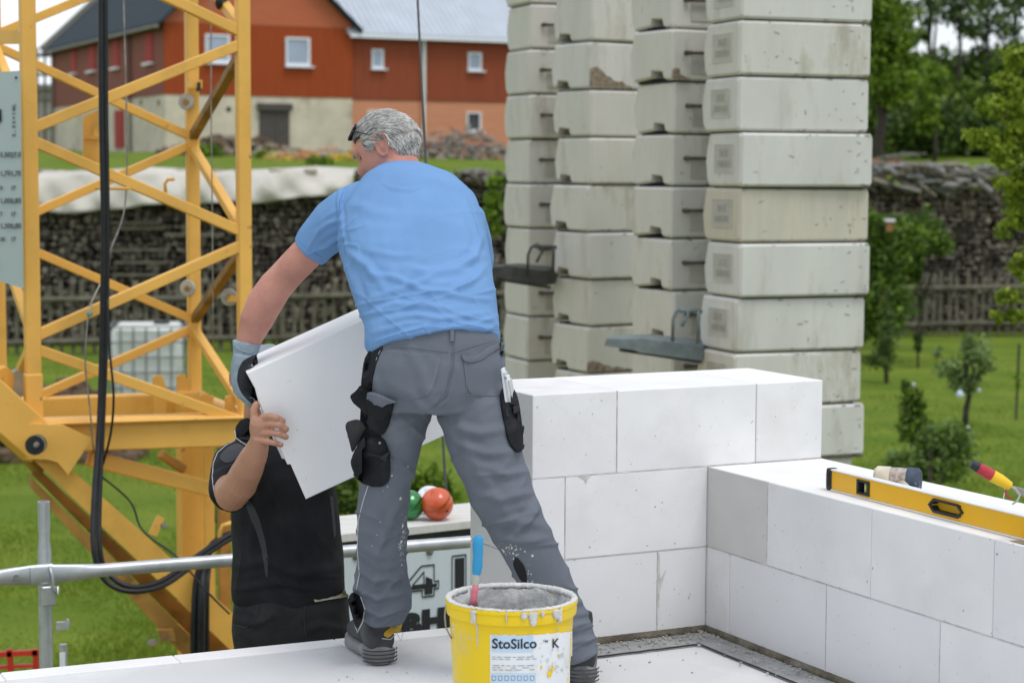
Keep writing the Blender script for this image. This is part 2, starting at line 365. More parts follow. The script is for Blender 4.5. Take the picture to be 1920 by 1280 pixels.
# rim bricks along the slab edge
t = .0; k = 0
while t < 5.9:
    L = .5; wj = .085 + rnd.uniform(-.0015, .0015)
    a = A0 + ed * (t + .001) + inn * (.0); mb = MB()
    mb.box(a + ed * (L / 2) + inn * (wj / 2 - .004) + V(0, 0, -.08), (L - .0016, wj, .1705), Matrix((ed, inn, V(0, 0, 1))).transposed(), ch=.003)
    obj('edge_block', mb, AAC, floor); t += .5; k += 1
# damp proof strip with seam
sA, rA = to_sr(Wz(1125, 1229, FL)); sB, rB = to_sr(Wz(1312, 1211, FL)); sD, rD = to_sr(Wz(1475, 1280, FL))
rs_ = rB; ss_ = sB
print('strip', rA, rB, sB, sD)
st = MB(); z = FL + .004
st.prism([ws(S0, -.01, z), ws(.0, -.01, z), ws(ss_, rs_, z), ws(S0, rs_, z)], (0, 0, -.003)); st.prism([ws(0.01, -.01, z + .001), ws(0.01, 2.9, z + .001), ws(ss_, 2.9, z + .001), ws(ss_, rs_, z + .001)], (0, 0, -.003))
obj('damp_proof_strip', st, MEMB, floor)
sm = MB(); pts1 = [ws(S0 + (ss_ - S0) * i / 14, rs_ + rnd.uniform(-.002, .002), z + .003) for i in range(15)]; pts2 = [ws(ss_ + rnd.uniform(-.002, .002), rs_ + (2.8 - rs_) * i / 20, z + .003) for i in range(21)]
sm.tube(pts1, .0024, 6); sm.tube(pts2, .0024, 6); obj('seam', sm, DARK, floor)
# mortar bed: rough ribbon along the foot of both walls
mo = MB(); pr = []
N = 90
for i in range(N):
    s = S0 + (0 - S0) * i / (N - 1); w = .003 + rnd.uniform(0, .005)
    pr.append([ws(s, -.05, FL), ws(s, -.05, .0), ws(s, .0012, .0015 + rnd.uniform(-.0015, .002)), ws(s, w * .6, -.006 + rnd.uniform(-.004, .003)), ws(s, w + .01, FL + .003)])
mo.loft(pr)
pr = []
for i in range(260):
    r = 2.9 * i / 259; w = .003 + rnd.uniform(0, .005)
    pr.append([ws(.05, r, FL), ws(.05, r, 0), ws(-.0012, r, .0015 + rnd.uniform(-.0015, .002)), ws(-w * .6, r, -.006 + rnd.uniform(-.004, .003)), ws(-w - .01, r, FL + .003)])
mo.loft(pr)
crumbs = MB()
for i in range(420):
    if i % 2: s = rnd.uniform(S0, -.0); r = abs(rnd.gauss(0, .06)) + .02
    else: r = rnd.uniform(0, 1.6); s = -abs(rnd.gauss(0, .05)) - .02
    q = rnd.uniform(.0015, .006); crumbs.box(ws(s, r, FL + .005 + q / 2), (q * 1.5, q, q), Matrix.Rotation(rnd.uniform(0, 3), 3, 'Z'))
for i in range(150):
    p = Wz(rnd.uniform(200, 1300), rnd.uniform(1200, 1275), FL)
    if to_sr(p)[1] > .03 : q = rnd.uniform(.001, .004); crumbs.box(p + V(0, 0, q / 2), (q * 1.5, q, q), Matrix.Rotation(rnd.uniform(0, 3), 3, 'Z'))
obj('mortar_crumbs', crumbs, MORT, floor, kind='stuff')

wall1 = thing('block_wall', 'three-course white aerated concrete wall with stepped top behind the bucket', 'wall', ws(S0, 0, 0))
wall2 = thing('block_wall', 'two-course white aerated concrete wall carrying the yellow spirit level', 'wall', ws(0, 1.5, 0))
obj('mortar_bed', mo, MORTD, wall1, smooth=True)
core = Matrix((E1, E2, V(0, 0, 1))).transposed()
def blk(wall, s0, s1, r0, r1, c, m=AAC, jit=.0008):
    g_ = .0009; mb = MB(); j = rnd.uniform(-jit, jit)
    mb.box(ws((s0 + s1) / 2, (r0 + r1) / 2 + j, .25 * c + .125), (abs(s1 - s0) - 2 * g_, abs(r1 - r0), .25 - 2 * g_), core, ch=.0022)
    return obj('block', mb, m, wall)
def blk2(wall, r0, r1, c, m=AAC):
    g_ = .0009; mb = MB(); j = rnd.uniform(-.0008, .0008)
    mb.box(ws(TW / 2 + j, (r0 + r1) / 2, .25 * c + .125), (TW, abs(r1 - r0) - 2 * g_, .25 - 2 * g_), core, ch=.0022)
    ms = [m]
    if m is AACW:   # the inner face of this block is a darker warm grey
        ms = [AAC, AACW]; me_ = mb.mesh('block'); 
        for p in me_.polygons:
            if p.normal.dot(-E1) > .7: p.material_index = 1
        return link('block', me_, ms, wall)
    return obj('block', mb, m, wall)
AAC2 = mat('aerated_concrete_greyer', (.745, .74, .74), .85, .03, 3, .35, 260, bdist=.0015, stain=(.62, .61, .58), stain_scale=2.5, stain_amt=.3, speck=(.4, .38, .36), speck_scale=60)
for a, b, m in ((S0, -.324, AAC), (-.324, .176, AAC), (.176, TW, AAC)): blk(wall1, a, b, -TW, 0, 2, m)
for a, b, m in ((S0, -.5, AAC), (-.5, 0.0, AAC), (0, TW, AAC)): blk(wall1, a, b, -TW, 0, 1, m)
for a, b, m in ((S0, -.177, AAC2), (-.177, .0, AAC), (0, TW, AAC)): blk(wall1, a, b, -TW, 0, 0, m)
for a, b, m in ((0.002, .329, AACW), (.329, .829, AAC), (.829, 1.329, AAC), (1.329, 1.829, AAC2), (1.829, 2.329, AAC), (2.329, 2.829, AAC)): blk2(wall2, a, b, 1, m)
for a, b, m in ((0.002, .129, AAC), (.129, .629, AAC2), (.629, 1.129, AAC2), (1.129, 1.629, AAC), (1.629, 2.129, AAC), (2.129, 2.829, AAC)): blk2(wall2, a, b, 0, m)
# glue squeezed from the joints
gl = MB()
def joint(p0, p1, nrm, seed):
    r = random.Random(seed); n = max(6, int((p1 - p0).length / .012)); mid = []
    for i in range(n + 1):
        mid.append((p0.lerp(p1, i / n) + nrm * .0003, .0009 + .0030 * max(0, math.sin(i * .23 + seed) * math.sin(i * .61 + seed * 2)) ** 2 + (r.uniform(.001, .0035) if r.random() < .06 else r.uniform(0, .0008))))
    x = (p1 - p0).normalized(); u = x.cross(nrm)
    gl.loft([[p + u * w - nrm * .003, p + nrm * .0007, p - u * w - nrm * .003] for p, w in mid])
e1n, e2n = E2, -E1
for c, s_a, s_b in ((1, S0, 0), (2, S0, TW)): joint(ws(s_a, 0, .25 * c), ws(s_b, 0, .25 * c), E2, c)
for s, c in ((-.324, 2), (-.5, 1), (-.177, 0)): joint(ws(s, 0, .25 * c), ws(s, 0, .25 * c + .25), E2, c + 5)
obj('glue_joint', gl, GLUE, wall1)
gl = MB(); joint(ws(0, .0, .25), ws(0, 2.8, .25), -E1, 9)
for r, c in ((.629, 0), (1.129, 0), (.329, 1)): joint(ws(0, r, .25 * c), ws(0, r, .25 * c + .25), -E1, c + 12)
obj('glue_joint', gl, GLUE, wall2)
# smear of glue in the wide joint and drip on course two
gs = MB(); q = ws(-.177, .0012, .0)
gs.prism([q + V(0, 0, .245), q + E1 * .006 + V(0, 0, .24), q + E1 * .009 + V(0, 0, .16), q + E1 * .03 + V(0, 0, .19), q + E1 * .008 + V(0, 0, .12), q + E1 * .004 + V(0, 0, .02), q + V(0, 0, .02)], -E2 * .002)
q = ws(-.46, .0012, .498); gs.prism([q, q + E1 * .05 + V(0, 0, .001), q + E1 * .035 + V(0, 0, -.012), q + E1 * .03 + V(0, 0, -.026), q + E1 * .022 + V(0, 0, -.012)], -E2 * .002)
obj('glue_smear', gs, GLUE, wall1)
PORE = mat('pore_shadow', (.40, .385, .36), .95, .3, 40, 0)
for wl, n_, fn_ in ((wall1, 70, lambda: (ws(rnd.uniform(S0, TW), .0006, rnd.uniform(.5, .75)) if rnd.random() < .45 else ws(rnd.uniform(S0, 0), .0006, rnd.uniform(0, .5)), E2)), (wall2, 80, lambda: (ws(-.0006, rnd.uniform(0, 1.6), rnd.uniform(.0, .5)), -E1))):
    pm_ = MB()
    for _ in range(n_):
        p, nn_ = fn_(); a_ = nn_.cross(V(0, 0, 1)); s = abs(rnd.gauss(0, .0013)) + .0005
        pm_.add([p + a_ * (s * rnd.uniform(.5, 1.5) * math.cos(t)) + V(0, 0, s * rnd.uniform(.5, 1.6) * math.sin(t)) for t in (0, 1, 2.1, 3.1, 4.2, 5.2)], [tuple(range(6))])
    obj('pores', pm_, PORE, wl, fixn=False, kind='stuff')

# ================================================================== farmhouse
Z0 = 1.403
def zat(y, Y): return W(960, y, Y).z
hA = math.radians(64.5); hx = V(math.sin(hA), math.cos(hA), 0); hy = V(-math.cos(hA), math.sin(hA), 0)
Hc = W(310, 300, 88); Hc.z = 0
def hp(u, v, z): return Hc + hx * u + hy * v + V(0, 0, z)
hM = Matrix((hx, hy, V(0, 0, 1))).transposed()
zb = 2.0; zw = zat(180, 88); ze = zat(38, 88); GW = 8.9; LL = 22.5; WE = 30; zap = ze + GW / 2 * .92
barn = thing('farmhouse', 'red boarded farmhouse with a dark slate roof and cream plaster base', 'house', hp(0, 0, zb))
def hbox(root, name, u0, u1, v0, v1, z0, z1, m, **k): return obj(name, MB().box(hp((u0 + u1) / 2, (v0 + v1) / 2, (z0 + z1) / 2), (u1 - u0, v1 - v0, z1 - z0), hM), m, root, **k)
hbox(barn, 'plaster_wall', .03, GW, .03, LL, zb - 1, zw, PLAST)
hbox(barn, 'long_wall', -.0, .12, .05, LL, zw, ze, WOODS)
zg = zat(45, 88)
hbox(barn, 'front_wall', 0, GW, 0, .12, zw, zg, WOODP)
obj('gable', MB().prism([hp(0, -.0, zg + .02), hp(GW, -.0, zg + .02), hp(GW, -.0, ze), hp(GW / 2, -.0, zap), hp(0, -.0, ze)], hy * .12), WOODL, barn)
hbox(barn, 'gap_board', 0, GW, .01, .1, zg, zg + .02, DARK)
rb = MB()
for sgn in (0, 1):
    e = hp(-.35, 0, ze - .33) if sgn == 0 else hp(GW + .35, 0, ze - .33); a = hp(GW / 2, 0, zap + .06)
    rb.prism([e - hy * .45, e + hy * (LL + .6), a + hy * (LL + .6), a - hy * .45], (0, 0, .16))
obj('roof', rb, SLATE, barn)
vb = MB(); vb.bar(hp(-.35, LL + .7, ze - .2), hp(GW / 2, LL + .7, zap + .2), .5, .5); obj('verge_board', vb, GREYB, barn)
gut = MB(); gut.tube([hp(-.42, -.4, ze - .36), hp(-.42, LL + .6, ze - .36)], .08, 8); obj('gutter', gut, GREYB, barn)
gp = MB(); gp.tube([hp(-.1, 5.7, ze - .3), hp(-.1, 5.7, zb)], .06, 8); obj('downpipe', gp, DOORM, barn)
def on_front(px, py):
    d = ray(px, py); O = V(0, 0, H); n = hy; tt = (hp(0, 0, 0) - O).dot(n) / d.dot(n); P = O + d * tt; r = P - hp(0, 0, 0); return r.dot(hx), P.z
def window(root, x0, y0, x1, y1, pane=PANE, off=0.0, name='window'):
    u0, za = on_front(x0, y0); u1, zb_ = on_front(x1, y1); f = .085 * (1 if u1 - u0 > .8 else .8); v = -.02 + off
    fr = MB()
    for a, b, c, d in ((u0, u1, za - f, za), (u0, u1, zb_, zb_ + f * 1.4), (u0, u0 + f, zb_ + f * 1.4, za - f), (u1 - f * 1.3, u1, zb_ + f * 1.4, za - f)):
        fr.box(hp((a + b) / 2, v, (c + d) / 2), (b - a, .1, d - c), hM)
    fo = obj(name, fr, WHITEP, root); obj('pane', MB().box(hp((u0 + u1) / 2, v + .02, (za + zb_) / 2), (u1 - u0 - f, .03, za - zb_ - f), hM), pane, fo)
    obj('sill', MB().box(hp((u0 + u1) / 2 + .06, v - .08, zb_ - .03), (u1 - u0 + .22, .2, .07), hM), WHITEP, fo)
    return fo
window(barn, 535, 70, 581, 125); window(barn, 384, 64, 431, 119)
# shutters/slit windows of the long wall
def on_side(px, py):
    d = ray(px, py); O = V(0, 0, H); tt = (hp(0, 0, 0) - O).dot(hx) / d.dot(hx); P = O + d * tt; r = P - hp(0, 0, 0); return r.dot(hy), P.z
SLIT = mat('red_shutter', (.36, .03, .02), .7, .15, 5)
for x0, x1, y0, y1 in ((134, 144, 93, 137), (167, 179, 86, 132), (212, 224, 75, 126), (273, 287, 64, 117)):
    v1, za = on_side(x0, y0); v0, z1_ = on_side(x1, y1)
    wf = hbox(barn, 'window', -.05, .03, min(v0, v1), max(v0, v1), z1_, za, SLIT); hbox(wf, 'sill', -.2, .02, min(v0, v1) - .15, max(v0, v1) + .1, z1_ - .1, z1_, WHITEP)
for x0, x1, y0, y1 in ((216, 233, 208, 277),):
    v1, za = on_side(x0, y0); v0, z1_ = on_side(x1, y1); hbox(barn, 'door', -.06, .02, v0, v1, z1_, za, SLIT)
for px in (263, 297):
    v, z_ = on_side(px, 192); obj('vent_hole', MB().tube([hp(-.01, v, z_), hp(.05, v, z_)], .12, 10), DARK, barn)
u, z_ = on_front(429, 205); obj('vent_hole', MB().tube([hp(u, .01, z_), hp(u, .06, z_)], .12, 10), DARK, barn)
u0, za = on_front(485, 193); u1, z1_ = on_front(543, 285)
for i in (0, 1):
    a = u0 + (u1 - u0) * i / 2; dd = hbox(barn, 'door', a + .02, a + (u1 - u0) / 2 - .02, -.05, .02, z1_ - .2, za - .35, DOORM)
dr = MB().box(hp((u0 + u1) / 2, -.1, za - .17), (u1 - u0 + .2, .2, .3), hM); obj('door_rail', dr, DOORM, barn)
# lower wing with tin roof
wing = thing('farmhouse_wing', 'long farmhouse wing with pale tin roof, red boards over salmon boards', 'house', hp(GW, 0, zb))
zwe = zat(66, 91.8); zwb = zat(187, 91.8)
hbox(wing, 'upper_wall', GW + .02, WE, .18, .3, zwb, zwe, WOODR)
hbox(wing, 'lower_wall', GW + .02, WE, .22, .36, zb - 1, zwb - .04, SALM)
hbox(wing, 'body', GW + .1, WE - .1, .38, 9, zb - 1, zwe - .1, PLAST)
tr_ = MB(); e0 = hp(GW - .3, -.25, zwe - .02); sl = (hy * 5 + V(0, 0, 3.6))
tr_.prism([e0, e0 + hx * (WE - GW + .3), e0 + hx * (WE - GW + .3) + sl, e0 + sl], (0, 0, .08)); roof = obj('roof', tr_, TINR, wing)
k = 0; un = sl.normalized()
rbm = None
nn_ = int((WE - GW) / .30)
for i in range(nn_):
    a = e0 + hx * (i * .30 + .1) + V(0, 0, .1); mb = MB().bar(a, a + sl, .09, .07, upv=(0, -.3, 1)); obj('roof_rib', mb, TINR, roof)
fa = MB().box(hp((GW + WE) / 2, -.28, zwe - .08), (WE - GW + .4, .06, .16), hM); obj('fascia', fa, WHITEP, wing)
for b in ((699, 92, 721, 129), (880, 98, 905, 133)): window(wing, *b, off=.18)
window(wing, 692, 207, 719, 250, off=.22); window(wing, 878, 210, 905, 247, PANED, off=.22)
u, z_ = on_front(796, 66); obj('downpipe', MB().tube([hp(u, .05, zwe - .1), hp(u, .05, zb)], .085, 8), PIPEW, wing)
# scaffold at the far end of the house
sc_ = thing('house_scaffold', 'grey scaffold at the far left end of the red farmhouse', 'scaffold', W(90, 290, 112))
for i, px in enumerate((70, 84, 98, 112)): obj('standard', MB().tube([W(px, 90, 108 + i % 2 * 2), W(px, 300, 108 + i % 2 * 2)], .07, 6), GREYB, sc_)
for py in (104, 140, 188, 240): obj('deck', MB().box(W(91, py, 109), (1.4, 1.6, .1)), GREYB, sc_)
GREYP = mat('grey_plaster', (.33, .31, .27), .9, .15, 2, uniq=False)
gw = thing('lean_to', 'low grey shed wall beyond the far left end of the farmhouse', 'shed', W(60, 290, 118))
obj('wall', MB().box(W(30, 250, 120), (7, 3, 5.2)), GREYP, gw); obj('roof', MB().box(W(30, 165, 120), (7.6, 3.6, .3)), GREYB, gw)

# ================================================================== rubble, beams, plants on the bank
def rocks(name, label, cat, n, cx, cy, rx, ry, y0, size, mats, hump, seed):
    r = random.Random(seed); mb = MB()
    for i in range(n):
        a = r.uniform(-1, 1); b = r.uniform(-1, 1); x = cx + a * rx; y = cy + b * ry; hh = max(0, 1 - a * a) * max(0, 1 - b * b) * hump
        z = float(tz(x, y)) + r.uniform(0, 1) * hh; s = size * r.uniform(.4, 1.3)
        mb.box((x, y, z + s * .2), (s * r.uniform(.6, 1.6), s, s * r.uniform(.3, .8)), Matrix.Rotation(r.uniform(0, 3), 3, 'Z') @ Matrix.Rotation(r.uniform(-.5, .5), 3, 'X'), r.randrange(len(mats)), ch=s * .06)
    return tag(obj(name, mb, mats), label, cat, kind='stuff')
p = W(430, 285, 84); rocks('stone_heap', 'low heap of grey fieldstones at the foot of the cream wall', 'rubble', 300, p.x, p.y, 2.8, 1.2, 0, .30, [STONE, EARTH], .75, 1)
BRICKR = mat('broken_brick', (.42, .20, .13), .9, .25, 5, .4); 
p = W(862, 290, 80); rocks('rubble_heap', 'spread of pale broken bricks and stones before the salmon wing', 'rubble', 520, p.x, p.y, 2.2, 2.0, 0, .17, [STONE, LOGG, BRICKR, GREYP], 1.35, 2)
p = W(600, 300, 78); rocks('stone_row', 'flat stones and a grey slab lying among yellow flowers', 'rubble', 60, p.x, p.y, 2.2, 1.2, 0, .4, [GREYP, BRICKR], .25, 3)
tp = thing('timber_heap', 'heap of grey weathered beams leaning together before the salmon wing', 'timber', W(840, 300, 82))
for i in range(26):
    a = W(rnd.uniform(800, 900), rnd.uniform(285, 300), 82 + rnd.uniform(-1.5, 1.5)); b = W(840 + rnd.uniform(-28, 22), rnd.uniform(256, 285), 82 + rnd.uniform(-.5, .5))
    obj('beam', MB().bar(a, b, .16, .13), LOGG, tp)
def leaf_cloud(centers, n, size, mats, seed, spread=.35, clump=28, flat=.8):
    """leaf faces gathered in clumps through the crown's volume. centers: (point, radii)"""
    r = np.random.RandomState(seed); vols = np.array([c[1][0] * c[1][1] * c[1][2] for c in centers]) ** (2 / 3); vols = vols / vols.sum()
    nc = max(4, n // clump); pick = r.choice(len(centers), nc, p=vols); d = r.normal(size=(nc, 3)); d /= np.linalg.norm(d, axis=1)[:, None]
    rad = r.uniform(.35, 1.0, nc) ** .6; C0 = np.array([tuple(c[0]) for c in centers])[pick]; R0 = np.array([c[1] for c in centers])[pick]
    cc = C0 + d * rad[:, None] * R0; rm = R0.mean(1) * spread
    idx = np.repeat(np.arange(nc), clump); m = len(idx); P = cc[idx] + r.normal(size=(m, 3)) * rm[idx][:, None] * np.array([1, 1, flat]) * .6
    a = r.normal(size=(m, 3)); a /= np.linalg.norm(a, axis=1)[:, None]; b = np.cross(a, r.normal(size=(m, 3))); b /= np.linalg.norm(b, axis=1)[:, None]
    s = size * r.uniform(.6, 1.4, m)[:, None]; q = np.stack([P - a * s, P - b * s * .55, P + a * s, P + b * s * .55], 1).reshape(-1, 3)
    me = bpy.data.meshes.new('foliage'); me.vertices.add(4 * m); me.vertices.foreach_set('co', q.astype('f').ravel()); me.loops.add(4 * m); me.loops.foreach_set('vertex_index', np.arange(4 * m))
    me.polygons.add(m); me.polygons.foreach_set('loop_start', np.arange(m) * 4); cm = r.randint(0, 3, nc)[idx]; cm = np.where(r.rand(m) < .25, r.randint(0, 3, m), cm)
    me.polygons.foreach_set('material_index', cm.astype('i')); me.update(); me.validate()
    return me
def plant(name, label, cat, base, centers, n, size, mats, seed, trunk=None, group=None, **kw):
    base = Vector(base); t_ = thing(name, label, cat, base, 0, group)
    link('foliage', leaf_cloud(centers, n, size, mats, seed, **kw), mats, t_)
    if trunk:
        mb = MB(); top, r0 = trunk; top = Vector(top); r_ = random.Random(seed); pts = [base + V(0, 0, -.1)]
        for i in range(1, 6): pts.append(base.lerp(top, i / 5) + V(r_.uniform(-1, 1), r_.uniform(-1, 1), 0) * r0 * .8)
        mb.tube(pts, [r0 * (1 - .14 * i) for i in range(6)], 8)
        for c, R in centers:
            c = Vector(c); s = pts[2 + r_.randrange(3)]
            for q in range(3):
                e = c + V(r_.uniform(-.6, .6) * R[0], r_.uniform(-.6, .6) * R[1], r_.uniform(-.2, .8) * R[2]); md = s.lerp(e, .5) + V(0, 0, r0)
                mb.tube([s, md, e], [r0 * .4, r0 * .26, r0 * .06], 6)
        obj('trunk', mb, BARK, t_, smooth=True)
    return t_
# yellow flowers
p = W(640, 300, 76); me = leaf_cloud([((p.x - 1.5, p.y, float(tz(p.x, p.y)) + .15), (2.4, 1.2, .10))], 600, .045, YEL, 4, spread=.2)
tag(link('yellow_flowers', me, YEL), 'band of yellow flowers on the bank below the plaster wall', 'flowers', kind='stuff')
for i, (px, py, Y, s, lab) in enumerate(((385, 285, 82, .45, 'weeds beside the stone heap under the cream wall'), (505, 300, 80, .28, 'leafy weeds beneath the dark double door'), (600, 305, 72, .25, 'weeds between the tarp and the yellow flowers'))):
    p = W(px, py, Y); plant('weeds', 'green ' + lab, 'weeds', (p.x, p.y, float(tz(p.x, p.y))), [((p.x, p.y, float(tz(p.x, p.y)) + s * .4), (s * 1.8, s, s * .6))], 900, .09, LEAFM, 40 + i)

# ================================================================== woodpiles
def log_end(mb, x, y, z, r, L, seed, mi):
    rr = random.Random(seed); n = rr.choice((3, 4, 5, 6)); a0 = rr.uniform(0, 6)
    ring = [(r * rr.uniform(.75, 1.15) * math.cos(a0 + 6.283 * k / n), r * rr.uniform(.75, 1.15) * math.sin(a0 + 6.283 * k / n)) for k in range(n)]
    dy = rr.uniform(-.09, .05); mb.loft([[V(x + a, y + dy, z + b) for a, b in ring], [V(x + a, y + L, z + b) for a, b in ring]], True, mi)
def woodpile(label, px0, px1, Y0, Y1, topf, seed, budget, skip=None):
    x0 = W(px0, 500, Y0); x1 = W(px1, 500, Y1); root = thing('woodpile', label, 'woodpile', (x0.x, x0.y, -2.5)); rr = random.Random(seed)
    L = math.hypot(x1.x - x0.x, x1.y - x0.y); rest = MB(); big = []; bx = MB(); k = 0; z = -2.42; row = 0
    while z < 2.2:
        s = rr.uniform(0, .1)
        while s < L:
            f = s / L; x = x0.x + (x1.x - x0.x) * f; y = x0.y + (x1.y - x0.y) * f; tp_ = topf(f)
            r = rr.uniform(.05, .10)
            if z + rr.uniform(-.12, .06) < tp_:
                big.append((r, x, y, z + rr.uniform(-.03, .03), k)); k += 1
            s += r * 1.75
        z += .135; row += 1
    vis = [b for b in big if not skip or not skip(b)]
    vis.sort(key=lambda b: -b[0]); chosen = set(b[4] for b in vis[:budget])
    for r, x, y, z, i in big:
        mi = rr.choice((0, 0, 1, 1, 2, 2, 3))
        if i in chosen: m = MB(); log_end(m, x, y, z, r, .5, seed * 10000 + i, 0); obj('log', m, LOGE[mi], root)
        else: log_end(rest, x, y, z, r, .5, seed * 10000 + i, mi)
    obj('logs', rest, LOGE, root, kind='stuff')
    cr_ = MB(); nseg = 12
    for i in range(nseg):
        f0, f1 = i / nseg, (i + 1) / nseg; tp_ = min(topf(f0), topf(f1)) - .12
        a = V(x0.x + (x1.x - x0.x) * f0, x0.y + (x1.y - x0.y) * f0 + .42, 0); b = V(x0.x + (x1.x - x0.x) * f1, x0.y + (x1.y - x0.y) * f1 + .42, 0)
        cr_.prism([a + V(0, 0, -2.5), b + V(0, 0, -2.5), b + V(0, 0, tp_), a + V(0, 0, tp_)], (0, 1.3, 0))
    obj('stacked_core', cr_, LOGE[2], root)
    return root, x0, x1
zt = lambda y, Y: W(960, y, Y).z
wpA, a0, a1 = woodpile('long weathered firewood pile under the pale tarpaulin', -60, 660, 43.6, 45.2, lambda f: zt(352, 44), 1, 290)
wpB, b0, b1 = woodpile('uncovered firewood pile behind the man in blue and the ballast', 662, 1330, 45.4, 47.2, lambda f: zt(326, 46) - .06 * math.sin(f * 9), 2, 200)
wpC, c0, c1 = woodpile('dark firewood pile with silvery split logs on top, right of the ballast', 1332, 2080, 47.8, 49.6, lambda f: zt(334, 48) - .1 * math.sin(f * 20), 3, 290)
# pallets stacked into the left pile and grey planks
for py, xa, xb in ((418, 205, 300), (468, 205, 310), (492, 215, 310), (515, 212, 300), (440, 308, 420), (428, 210, 306)):
    a = W(xa, py, 43.9); b = W(xb, py, 44.1); obj('plank', MB().bar(a, b, .12, .07), FENCE, wpA)
# silvery logs thrown on top of the right pile and of the middle pile
def top_logs(root, pxa, pxb, ya, yb, Y, n, seed):
    r = random.Random(seed)
    for i in range(n):
        px = r.uniform(pxa, pxb); py = r.uniform(ya, yb); a = W(px, py, Y + r.uniform(-.15, .6)); an = r.uniform(-.9, .2); Ln = r.uniform(.3, .6)
        d = V(math.cos(an), r.uniform(-.7, .7), math.sin(an) * .7).normalized() * Ln; m = MB(); rr_ = r.uniform(.035, .075)
        m.tube([a, a + d * .5 + V(0, 0, .01), a + d], [rr_, rr_ * 1.1, rr_ * .9], r.choice((4, 5, 6))); obj('split_log', m, LOGG if r.random() < .6 else LOGE[r.randrange(4)], root)
top_logs(wpC, 1615, 1935, 306, 352, 47.8, 170, 5); top_logs(wpB, 790, 960, 322, 340, 45.8, 70, 6)
# tarpaulin
tb = MB(); n1, n2 = 120, 22; x0 = W(58, 350, 43.2); x1 = W(662, 350, 44.9); vv = []
def tarp_edge(f): return zt(404 - 36 * f + 3 * math.sin(f * 11) + 2 * math.sin(f * 29) - 14 * math.exp(-(f * 14) ** 2), 44)
for i in range(n1 + 1):
    f = i / n1; bx_, by_ = x0.x + (x1.x - x0.x) * f, x0.y + (x1.y - x0.y) * f
    top = zt(331 - 6 * f + 2.5 * math.sin(f * 12 + 1), 45) ; lo = tarp_edge(f)
    for j in range(n2 + 1):
        g_ = j / n2
        if g_ < .5: yy = by_ + 2.2 - 2.0 * (g_ / .5); z_ = top + .10 * math.sin(g_ * 7)
        else: h_ = (g_ - .5) / .5; yy = by_ + .2 - .35 * math.sin(h_ * 1.57); z_ = top + (lo - top) * h_
        vv.append((bx_, yy + (.10 * math.sin(f * 26 + g_ * 7) + .05 * math.sin(f * 61 - g_ * 11)) * g_, z_ + .02 * math.sin(f * 17 + 9 * g_) * math.sin(f * 5) + .016 * (1 - abs(math.sin(f * 23 - 5 * g_))) ** 3))
fs = [(i * (n2 + 1) + j, (i + 1) * (n2 + 1) + j, (i + 1) * (n2 + 1) + j + 1, i * (n2 + 1) + j + 1) for i in range(n1) for j in range(n2)]
tb.add(vv, fs); to = obj('tarpaulin', tb, TARP, smooth=True); tag(to, 'pale canvas tarpaulin draped over the left woodpile', 'tarpaulin')
sm_ = to.modifiers.new('s', 'SOLIDIFY'); sm_.thickness = .03
for i in range(9):
    p = W(90 + i * 62 + rnd.uniform(-10, 10), 322, 45); m = MB().box(p + V(0, 0, -.02), (.28, .3, .15), Matrix.Rotation(rnd.uniform(0, 3), 3, 'Z'), ch=.02); o = obj('stone', m, STONE)
    tag(o, 'stone weighing down the pale tarpaulin, %s from the left' % ('first second third fourth fifth sixth seventh eighth ninth'.split()[i]), 'stone', 'stones on the tarpaulin')

# ================================================================== picket fence
fn = thing('picket_fence', 'long weathered grey picket fence in front of the woodpiles', 'fence', W(0, 660, 41))
fa_ = W(-30, 600, 41.0); fb_ = W(1950, 600, 48.0); fa_.z = fb_.z = 0; L = (fb_ - fa_).length; npk = 112; fd = (fb_ - fa_).normalized()
for i in range(npk):
    p = fa_.lerp(fb_, i / (npk - 1)) + fd * rnd.uniform(-.03, .03); hgt = 1.55 + rnd.uniform(-.12, .1); w = rnd.uniform(.065, .095); x = fd * w / 2; le = V(rnd.uniform(-.03, .03), 0, 0)
    b = p + V(0, 0, -2.5); m = MB().prism([b - x, b + x, b + x + le + V(0, 0, hgt - .06), b + le + V(0, 0, hgt), b - x + le + V(0, 0, hgt - .06)], (0, .03, 0)); obj('picket', m, FENCE, fn)
for zz, sag in ((-1.32, .0), (-2.2, 0)):
    for i in range(8):
        a = fa_.lerp(fb_, i / 8) + V(0, -.06, zz + rnd.uniform(-.02, .02)); b = fa_.lerp(fb_, (i + 1) / 8) + V(0, -.06, zz + rnd.uniform(-.02, .02)); obj('rail', MB().tube([a, a.lerp(b, .5) + V(0, 0, .01), b], [.07, .06, .055], 8), FENCE, fn, smooth=True)
for i in range(9):
    p = fa_.lerp(fb_, i / 8); obj('post', MB().tube([p + V(0, .08, -2.6), p + V(0, .08, -.95)], .07, 8), FENCE, fn, smooth=True)
# ================================================================== trees and garden plants
def gz(px, Y): p = W(px, 600, Y); return V(p.x, p.y, float(tz(p.x, p.y)))
def cl(px, py, Y, rx, ry=None, rz=None):
    p = W(px, py, Y); k = Y / F; return (p, (rx * k, (ry or rx) * k, (rz or rx) * k))
